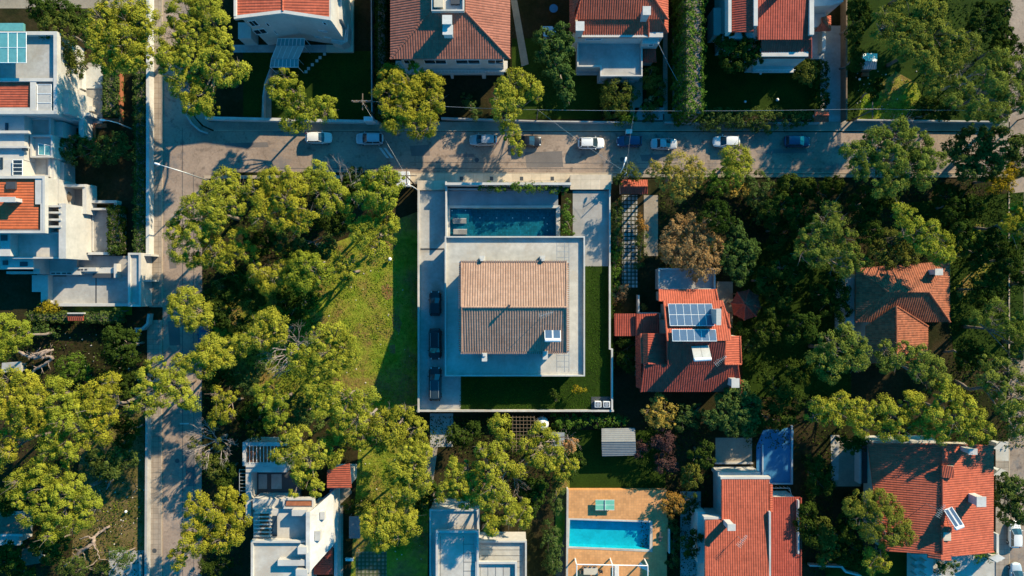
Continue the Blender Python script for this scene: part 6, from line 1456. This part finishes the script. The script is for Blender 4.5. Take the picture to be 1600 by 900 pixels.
pine('small pine crown below the large round pine at bottom right', 7, '1368,864,13 1378,878,11 1362,882,10')
leafy('dark', 'dark shade tree between the shady shrub tree and the round pine at bottom right', 5, '1318,835,13 1330,855,14 1312,865,12 1340,875,11 1322,812,10')
leafy('leafy', 'pale green broad tree at the right edge beside the large red house', 6.5, '1572,752,12 1590,765,15 1570,778,14 1592,792,15 1575,805,12 1600,810,10 1562,765,8')
bush('lush', 'green shrubs under the eaves below the large red house', 1.8, '1525,868,7 1537,866,7 1548,868,6', 'fine')
bush('leafy', 'shadowed shrubs left of the forecourt at the bottom right', 2.2, '1466,885,8 1480,888,8 1492,884,6', 'fine')
# pine grove between the junction and the grassy plot
pine('grove pine nearest the street junction, left side', 11, '352,284,16 330,298,14 378,292,16 303,322,15 333,325,16 290,346,14 272,362,12 308,366,16 282,392,13 368,322,14 350,308,14 340,345,14')
pine('grove pine overhanging the left road at mid height of the grove', 9, '340,392,14 318,402,12 300,404,11 352,410,11 330,375,12 372,372,13 388,398,11 362,395,11')
pine('grove pine in the middle below the street, with grey twigs', 11, '425,284,17 458,292,16 412,318,14 398,300,13 445,312,16 462,325,14 438,342,14 482,336,12 470,350,11 408,340,12 450,275,10')
pine('short pine of the grove poking over the street kerb', 9.5, '495,266,12 512,284,13 482,282,12 530,308,14 512,322,12 540,320,9 500,302,12')
pine('pine at the top right corner of the grove beside the ribbed white shed', 11, '585,282,14 605,278,14 570,302,14 592,304,16 612,293,13 608,312,11 622,282,8 582,320,11')
pine('pine on the right edge of the grove above the grassy plot', 9.5, '558,348,12 580,355,15 604,350,14 610,366,10 574,376,14 592,388,12 578,400,9 560,362,12 600,335,12')
pine('small isolated pine crown at the edge of the sunlit plot', 8, '540,418,10 550,412,9 534,408,8 548,430,8 538,440,7')
pine('pine in the shaded middle of the grove, right of the hollow', 9, '470,410,14 490,418,15 503,438,13 458,428,12 480,440,12 512,424,8')
pine('pine in the shaded middle of the grove, left of the hollow', 8, '405,425,13 428,436,14 414,446,10 440,420,9')
leafy('dark', 'dark leafy tree in the shade at the centre of the grove', 6.5, '368,432,13 385,450,14 362,462,12 400,470,12 345,448,10')
leafy('leafy', 'dull leafy tree between the two shaded grove pines', 6, '455,372,10 438,382,10 470,385,9 520,375,10 508,392,10 528,358,8')
pine('separate pine beside the left road below the grove', 9, '294,468,16 278,484,12 310,486,15 300,502,11 322,498,10 270,472,8 285,500,8')
pine('low pine of the grove left of the dead grey tree', 9, '420,500,14 406,514,12 430,518,14 412,532,12 440,508,9 445,530,8')
pine('pine at the lower left edge of the sunlit plot', 10.5, '500,526,15 524,522,15 542,540,14 530,560,16 506,550,17 480,556,14 470,572,11 496,578,13 458,552,9 550,556,10 518,578,12')
pine('pine crown covering the left road at mid height of the photo', 10.5, '245,572,12 225,588,10 256,594,15 236,612,14 280,580,10 276,605,15 230,636,10 256,622,12 290,622,12 300,636,9 208,636,8 218,606,8')
pine('pine right of the road crossing crown, near the dark car', 10, '332,538,13 346,548,13 320,556,14 302,566,11 336,570,13 352,562,10 282,563,9 318,580,10')
pine('thin pine between the road crossing crown and the dead grey tree', 8.5, '364,534,10 384,534,10 400,526,10 380,548,9 414,540,8')
pine('small pine at the left road edge above the twiggy grey tree', 7, '340,616,9 352,626,9 364,618,7 346,642,10 338,655,9 360,650,8')
pine('pine left of the trunks casting parallel shadows', 9, '425,603,9 414,630,12 434,648,12 424,660,9 442,628,8 408,612,8')
pine('yellow pine below the sunlit plot, upper of the lower grove', 10.5, '500,596,13 488,608,12 518,624,15 504,638,13 538,645,14 532,662,14 550,618,10 568,634,10 580,618,8 558,655,12 520,606,10')
pine('pine of the lower grove reaching toward the villa wall corner', 7.5, '600,656,13 626,652,15 648,668,14 618,676,15 655,684,10 590,676,13 610,694,10 572,660,10 634,640,8')
pine('broad pine of the lower grove above the roof terrace of the white bottom house', 11, '450,692,12 470,684,14 438,712,11 464,708,15 484,722,13 470,738,12 482,752,11 495,764,9 459,770,6 500,704,10 446,675,10')
pine('pine above the small bright red roof', 7, '524,698,13 518,716,10 530,684,10 544,672,12 560,684,13 578,676,12 590,694,11 508,682,9')
leafy('leafy', 'dull green shade tree of the lower grove between its left pines', 7, '470,652,12 490,660,12 462,630,10 455,660,10 482,640,10')
leafy('leafy', 'shaded leafy tree beside the left road below the thin pine', 6, '375,580,11 392,588,11 380,602,9 402,572,9 395,612,9')
pine('tall pine above the garden swing', 9, '640,704,14 662,706,12 624,736,16 648,740,15 662,756,12 612,748,10 640,768,13 622,766,10 630,718,11 652,722,12')
pine('big round pine right of the garden swing', 8.5, '608,795,17 584,806,14 630,806,17 600,824,16 622,838,12 580,830,11 595,850,10 640,826,11 612,812,14 572,815,8')
leafy('dark', 'dark shrub directly above the garden swing', 3, '548,790,8 562,792,9 574,788,8', 'fine')
pine('dark centred pine overlapping the white parapet house', 9, '710,742,14 732,732,13 696,762,11 720,764,14 688,776,7 744,752,11 708,724,8 730,782,10 748,776,10')
pine('long pine right of the dark centred pine, reaching down over the parapet house', 10.5, '780,662,12 790,684,12 756,718,12 770,706,12 765,740,12 774,762,13 760,782,12 780,800,15 764,816,11 790,786,10 796,808,9 752,700,8 785,722,9 770,828,8')
pine('pine with pale bare limbs below the round white water tank', 9, '842,676,14 822,696,10 834,712,11 850,726,12 868,708,11 880,732,13 812,738,8 800,732,9 862,690,9 895,728,7')
leafy('brown', 'small brownish tree crown beside the pale limbed pine', 6, '890,702,8 896,694,7 886,690,6', 'fine')
pine('small pine at the right corner of the white parapet house', 7.5, '806,798,10 820,792,9 814,812,9 824,804,7')
leafy('lush', 'yellow green hedge shrubs below the villa bottom wall, left end', 2.4, '868,656,8 880,660,9 892,655,8 876,668,8', 'fine')
leafy('lush', 'yellow green hedge shrubs below the villa bottom wall, right end', 2.4, '905,658,8 918,655,8 930,658,8 944,656,8 958,658,8 970,660,7', 'fine')
leafy('leafy', 'climbing shrub column left of the terracotta terrace, upper part', 3, '870,752,8 872,766,8 866,780,8 870,794,8', 'fine')
leafy('leafy', 'climbing shrub column left of the terracotta terrace, lower part', 2.8, '858,822,9 862,836,10 856,850,10 868,852,8 864,868,9', 'fine')
leafy('leafy', 'silvery spiky shrub at the bottom edge left of the pool terrace', 1.8, '858,880,7 864,888,7 872,884,6', 'fine')
leafy('lush', 'yellow green vine along the white planter above the pool', 5.6, '755,294,6 765,292,5 776,294,5 788,292,5 800,294,5 812,292,6 824,294,5 836,292,6 848,293,6 860,294,6 870,294,6 880,298,5', 'fine')
leafy('lush', 'bushy green plants at the right end of the pool', 4.4, '886,318,5 884,330,6 888,340,6 883,350,6 886,360,7 892,364,5', 'fine')
leafy('yellow', 'small yellow shrub on the villa lawn corner', 4.6, '904,612,5 909,609,4 899,608,4', 'fine')
leafy('dark', 'small dark shrub left of the yellow shrub on the villa lawn', 4.2, '862,612,4 866,618,5 868,624,4', 'fine')
# left side
hedge('leafy', 'striped sunlit hedge between the pale patio and the red edged bed at left', 161, 106, 183, 180, 1.5)
hedge('leafy', 'long narrow hedge strip along the inside of the left road wall', 209, 100, 226, 398, 1.5)
hedge('dark', 'dark rectangular hedge right of the left villa terrace', 168, 322, 187, 394, 2.2)
bush('leafy', 'rounded sunlit bush below the dark rectangular hedge', 2.4, '180,384,7 180,392,7')
leafy('leafy', 'bushy green shrubs between the patio and the dark court at left', 4, '104,232,12 122,226,12 140,232,13 160,230,14 182,222,13 195,236,10 150,246,10 116,246,9 176,242,10', 'fine')
bush('dark', 'shaded shrubs under the small sunlit shrub tree left of the patio', 2.6, '98,96,8 110,122,9 122,112,9 104,110,8', 'fine')
bush('yellow', 'bright yellow shrub at the courtyard wall of the left villas', 2.4, '68,480,8 80,480,9 74,484,7', 'fine')
hedge('leafy', 'clipped hedge below the left courtyard, left of its red canopy', 42, 489, 106, 503, 1.9)
hedge('leafy', 'clipped hedge below the left courtyard, right of its red canopy', 131, 488, 184, 504, 2.1)
bush('leafy', 'small ball topiary at the right end of the clipped hedge', 3, '186,486,6')
bush('leafy', 'leafy low hedge above the bleached dead trunk', 2.2, '50,515,7 62,516,7 74,514,8 86,516,7 42,520,7', 'fine')
pine('pine at the left edge beside the clipped hedge', 9, '8,502,11 26,518,14 10,530,14 38,512,9 2,548,13 22,540,10 40,528,8')
leafy('dark', 'dark green tree below the curved wall beside the left road', 7, '180,526,13 196,536,14 188,556,14 205,558,10 172,545,10 210,520,8')
bush('lush', 'bright green sunlit shrub right of the bleached dead trunk', 3.5, '104,572,11 120,566,11 128,578,11 112,586,10 134,590,8', 'fine')
pine('large pine at the left edge above mid height, left part of the big crown', 11, '14,592,15 40,598,15 20,620,16 54,614,14 60,638,16 28,650,14 66,660,14 2,640,12 40,632,14 45,672,10')
pine('large pine in the middle of the big crown at lower left', 11, '86,606,14 108,614,14 92,634,16 116,640,14 100,660,15 82,684,16 106,690,14 130,668,14 112,712,9 76,704,12')
pine('right part of the big pine crown at lower left, near the left road', 10.5, '142,612,12 164,604,12 174,594,10 162,624,13 148,638,13 166,648,13 150,664,13 162,680,10 178,618,9 138,690,10')
pine('big bushy pine above the bleached fallen limbs at lower left', 10.5, '60,732,13 92,738,14 118,756,14 30,752,13 62,760,16 98,770,16 28,780,11 136,778,14 154,792,9 70,792,16 46,806,12 100,800,15 84,822,11 118,818,13 134,808,11 78,838,8')
pine('pine at the left edge below the big crown', 9.5, '2,690,13 14,704,12 0,722,10 20,680,10')
leafy('dark', 'dark shade tree below the big bushy pine at lower left', 6, '72,842,13 92,850,13 80,868,11 60,856,10')
leafy('leafy', 'small leafy tree at the right end of the bleached limbs near the left road', 4.5, '178,862,8 190,868,9 202,872,7 194,880,6', 'fine')
leafy('leafy', 'leafy shrubs at the bottom edge left of the bleached limbs', 4, '100,884,10 118,880,10 112,895,10 128,890,8 160,886,8 168,896,8', 'fine')
leafy('leafy', 'dull leafy tree between the big bushy pine and the left road', 6.5, '150,714,11 168,722,12 186,712,11 178,736,10 205,715,9 160,735,9')
pine('large pine right of the left road at the bottom, over the white house wing', 10.5, '308,782,13 330,798,14 354,776,13 372,786,13 298,798,10 332,820,17 358,820,17 302,824,13 376,810,12 292,846,11 310,850,13 345,844,14 284,866,9 280,882,7 268,864,5 368,838,10')
leafy('olive', 'half green tree with grey twigs beside the left road, above the bottom pine', 6.5, '303,694,8 334,728,11 320,716,9 342,694,7 338,738,8', 'fine')
bush('dark', 'shadowed shrubs left of the white bottom house at the road', 2.5, '322,885,10 338,890,10 350,880,9', 'fine')


# darker garden trees that fill the shade
DK = [
 (7, '1338,14,13 1344,34,12 1336,52,11 1350,24,9', 'dark leafy tree at the top edge right of the paved driveway'),
 (6, '1336,78,9 1340,92,9 1334,104,8', 'small dark tree left of the small dark shed at top right'),
 (9, '1536,22,14 1556,34,14 1544,50,13 1566,18,12 1520,34,10', 'dark tree at the top edge between the two upper right pines'),
 (8, '1572,60,12 1584,76,12 1562,72,11', 'dark tree just above the pine cut by the upper right edge'),
 (6, '1446,165,11 1464,172,11 1480,176,10', 'dark tree on the street wall right of the sunlit grass at top right'),
 (5, '1362,140,8 1372,132,8 1366,152,6', 'low dark bushy tree on the edge of the sunlit grass at top right'),
 (8, '1500,360,13 1516,374,13 1498,385,12', 'dark tree in the striped right garden, nearest the yellow green pine'),
 (8, '1532,445,13 1548,458,13 1528,466,12 1556,440,10', 'dark tree right of the mossy red house in the striped garden'),
 (7, '1508,545,12 1524,556,12 1505,565,10', 'dark tree below the right end of the mossy red house'),
 (7, '1535,400,11 1550,372,11 1522,412,10', 'dark tree in the middle of the striped right garden'),
 (7, '1222,318,11 1206,326,10 1236,330,11', 'dark tree right of the green shrub mass, second row from the street'),
 (7, '1262,340,11 1252,356,11 1244,342,9', 'dark tree left of the straggly pine'),
 (8, '1236,408,12 1218,420,12 1240,428,11', 'dark tree below the straggly pine on its left'),
 (6, '1196,430,10 1188,446,9', 'small dark tree just right of the gazebo'),
 (6, '1196,510,10 1208,520,10 1190,528,8', 'dark tree right of the gazebo lawn, upper part'),
 (7, '1248,505,12 1262,518,12 1240,524,11 1270,500,9', 'dark tree in the middle of the shaded right garden lawn'),
 (6, '1236,575,11 1250,586,11 1258,572,9', 'dark tree left of the low bright pine'),
 (7, '1385,310,11 1350,305,11 1362,325,10 1335,318,10', 'dark tree under the wide street pine at its lower left'),
 (7, '1345,345,12 1362,358,12 1350,370,10', 'dark tree between the straggly pine and the yellow green pine'),
 (6, '1345,690,9 1330,698,9 1316,692,8', 'dark tree above the yard left of the large red house'),
 (6, '330,468,12 348,482,12 335,498,11 352,500,10', 'dark tree in the lower left of the grove beside the separate pine'),
 (6, '405,385,12 392,370,11 415,370,11', 'dark tree in the hollow of the grove'),
 (6, '505,342,11 522,352,11 540,345,10 530,332,9', 'dark tree in the upper right hollow of the grove'),
 (6, '448,468,12 462,482,12 478,468,10', 'dark tree between the low grove pine and the sunlit plot'),
 (7, '548,285,11 556,300,11 545,312,10 556,272,9', 'dark tree at the street between the short and the corner grove pines'),
 (6, '385,520,11 370,508,11 392,508,9', 'dark tree left of the low pine of the grove'),
 (6, '395,640,11 408,655,11 385,655,10 400,672,10', 'dark tree above the trellis of the white bottom house'),
 (6, '340,580,10 358,590,10 335,598,9', 'dark tree beside the road, right of the road crossing crown'),
 (6, '345,720,11 358,735,11 350,755,10', 'dark tree between the twiggy grey tree and the white bottom house'),
 (6, '178,590,12 195,596,12 205,580,11 190,615,11', 'dark tree at the left road wall beside the big pine crown'),
 (6, '190,660,11 205,672,11 196,688,10', 'dark tree at the left road wall above the leaning log'),
 (6, '20,860,12 8,875,12 24,884,11 40,895,11', 'dark tree at the bottom left corner'),
 (6, '12,785,11 6,772,11 14,798,9', 'dark tree at the left edge above the old outbuilding'),
 (6, '690,815,9 676,770,9 668,756,9 662,790,9', 'dark tree at the left corner of the white parapet house'),
 (6, '822,762,12 836,776,12 842,760,11 830,795,10', 'dark tree right of the long pine above the parapet house'),
 (5, '900,720,10 888,735,10', 'dark bush tree at the left end of the dark pool lawn'),
 (6, '740,672,10 724,684,10 708,676,9', 'dark tree below the villa wall left of the lattice pergola'),
 (6, '1100,700,10 1088,712,10 1106,720,9', 'dark tree right of the purple plum trees'),
 (5, '1090,835,8 1074,845,8 1080,860,8', 'dark shrub between the pool terrace and the long red house'),
 (7, '1262,800,11 1256,820,11 1266,840,10', 'dark tree right beside the lower roof of the long red house'),
]
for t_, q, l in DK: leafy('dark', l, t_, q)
# unseen trees added past the right and top edges to cast shade into view
for i, (x, y) in enumerate(((1650, 150), (1665, 260), (1655, 350), (1670, 440), (1655, 540), (1668, 640))):
    pine('unseen pine added past the right edge to shade the gardens', 11, f'{x},{y},20 {x - 18},{y + 14},16 {x + 16},{y + 12},18 {x - 6},{y - 18},16', 'added shade pines past the right edge')
for i, (x, y) in enumerate(((1350, -40), (1440, -30), (1530, -40), (560, -60), (840, -50))):
    leafy('dark', 'unseen dark tree added past the top edge to cast shade into the gardens', 10, f'{x},{y},20 {x - 18},{y + 10},16 {x + 16},{y + 8},18 {x - 4},{y - 18},16', group='added shade trees past the top edge')

# bare trees
def bare(label, px, py, top, spread, n, mat='twigs', seed=1, name='bare_tree', cat='bare tree', r0=.16):
    rng = random.Random(seed); p = P(px, py, top * .8); t = thing(name, label, cat, (p.x, p.y, 0)); m = MB(); tw = MB()
    m.tube([(p.x, p.y, 0), (p.x + .1, p.y, top * .45)], [r0 * 1.3, r0], 7)
    tw.tube([(p.x + .1, p.y, top * .44), (p.x + .1, p.y, top * .46)], r0, 7)
    base = Vector((p.x + .1, p.y, top * .45))
    def grow(a, d, L, r, lev):
        b = a + d * L; mid = (a + b) / 2 + Vector((rng.uniform(-1, 1), rng.uniform(-1, 1), rng.uniform(-.3, .5))) * L * .12
        tw.tube([a, mid, b], [r, r * .8, r * .55], 5, False)
        if lev < 4:
            for k in range(3 if lev < 3 else 2):
                e = (d + Vector((rng.uniform(-1, 1), rng.uniform(-1, 1), rng.uniform(-.2, .5))) * .75).normalized(); grow(b if k else mid, e, L * .68, r * .55, lev + 1)
    for k in range(n):
        an = 2 * math.pi * k / n + rng.random(); grow(base, Vector((math.cos(an) * spread, math.sin(an) * spread, .9)).normalized(), top * .24, r0 * .7, 0)
    m.obj('trunk', M[mat], t); tw.obj('branches', M[mat], t)
bare('dead grey leafless tree between the grove pines left of the sunlit plot', 448, 550, 9.5, 1.0, 6, seed=2)
bare('grey twiggy bare tree beside the left road above the bottom pine', 326, 694, 8, 1.2, 6, seed=3)
bare('dead grey branches at the bottom tip of the sunlit plot', 574, 652, 8.5, .9, 5, seed=4)
bare('grey leafless twigs in the upper grove near the street', 528, 296, 10.5, .9, 5, seed=5)
bare('pale bare limbs beside the long pine above the parapet house', 790, 745, 9.5, .7, 5, 'deadwood', 6)
bare('white bare branches inside the straggly pine', 1312, 405, 9, .7, 4, 'deadwood', 7)
bare('pale limbs of the pine below the white water tank', 862, 690, 9.2, .8, 4, 'deadwood', 8)
bare('bare grey crown in the wide pine at the right street end', 1404, 228, 10.8, 1.0, 6, seed=9)
bare('small bare twigs at the right garden between the two upper right pines', 1520, 118, 9, .9, 5, seed=11)
def limbs(label, chains, z=1.6, name='fallen_trunk'):
    c = P(*chains[0][0][:2], z); t = thing(name, label, 'dead trunk', (c.x, c.y, 0)); m = MB()
    for ch in chains:
        pts = []; rr = []; rg = random.Random(int(ch[0][0] * 7))
        for (x0, y0, h0, r0), (x1, y1, h1, r1) in zip(ch[:-1], ch[1:]):
            for k in range(4):
                t_ = k / 4; pts.append(P(x0 + (x1 - x0) * t_, y0 + (y1 - y0) * t_, (h0 + (h1 - h0) * t_) * .8) + Vector((rg.uniform(-.12, .12), rg.uniform(-.12, .12), rg.uniform(-.08, .08)))); rr.append((r0 + (r1 - r0) * t_) * .62 * rg.uniform(.8, 1.2))
        x, y, h, r = ch[-1]; pts.append(P(x, y, h * .8)); rr.append(r * .5); m.tube(pts, rr, 7)
        for k in range(2, len(pts) - 1, 2):
            d = Vector((rg.uniform(-1, 1), rg.uniform(-1, 1), rg.uniform(0, .5))).normalized() * rg.uniform(.5, 1.4); e = pts[k] + d; m.tube([pts[k], pts[k].lerp(e, .5) + Vector((0, 0, .1)), e], [rr[k] * .3, rr[k] * .18, .01], 4)
            m.tube([pts[k].lerp(e, .5), e + Vector((rg.uniform(-.4, .4), rg.uniform(-.4, .4), .1))], [rr[k] * .15, .01], 4)
    m.obj('limbs', M['deadwood'], t, True)
limbs('bleached fallen trunk with twisted limbs below the clipped left hedge', [[(24, 549, .6, .3), (34, 551, 1.6, .34), (46, 557, 2, .42), (60, 558, 2, .5), (72, 550, 1.8, .45), (84, 546, 1.4, .3)], [(46, 557, 2, .3), (62, 552, 2.2, .3), (74, 546, 1.8, .2)], [(60, 559, 1.8, .3), (76, 556, 1.8, .34), (82, 560, 1.6, .4), (70, 569, 1.2, .4), (58, 576, .8, .35), (50, 582, .5, .25)], [(55, 550, 1, .1), (63, 543, 1.4, .08)]])
limbs('bleached twisted dead limbs near the bottom left, by the big bushy pine', [[(172, 822, .4, .3), (158, 830, .7, .33), (148, 838, 1.4, .36)], [(148, 838, 1.6, .4), (146, 850, 2, .42), (136, 856, 2, .36), (124, 862, 1.6, .34), (112, 874, 1.2, .3), (101, 884, .6, .2)], [(146, 850, 2, .2), (152, 862, 2, .12), (156, 874, 1.8, .09), (176, 876, 1.6, .05)], [(146, 842, 1.9, .22), (136, 838, 2, .16), (124, 842, 1.8, .14)], [(130, 858, 1.8, .14), (131, 868, 1.5, .12), (134, 875, .8, .1)], [(124, 862, 1.6, .18), (122, 874, 1, .12)], [(118, 857, 1.6, .06), (128, 861, 1.8, .1)]])
limbs('pale leaning log on the slope between the lower left pines and the road', [[(204, 704, .3, .25), (192, 710, .4, .27), (184, 722, .4, .25), (172, 756, .3, .22), (166, 766, .2, .15)]])
# small round stones on the plots
stone_labels = []
def rocks():
    rng = random.Random(8); m = MB()
    for k in range(260):
        zone = rng.choice([(440, 400, 650, 640), (100, 520, 226, 620), (150, 700, 226, 880), (560, 700, 660, 880), (1330, 110, 1480, 190)])
        p = P(rng.uniform(zone[0], zone[2]), rng.uniform(zone[1], zone[3])); r = rng.uniform(.04, .15)
        m.cyl(p.x, p.y, 0, r * .9, r, 6, r * .5)
    o = m.obj('scattered_stones', M['concrete_pale']); tag(o, 'small pale stones scattered over the rough grass', 'stones', None, 'stuff')
rocks()
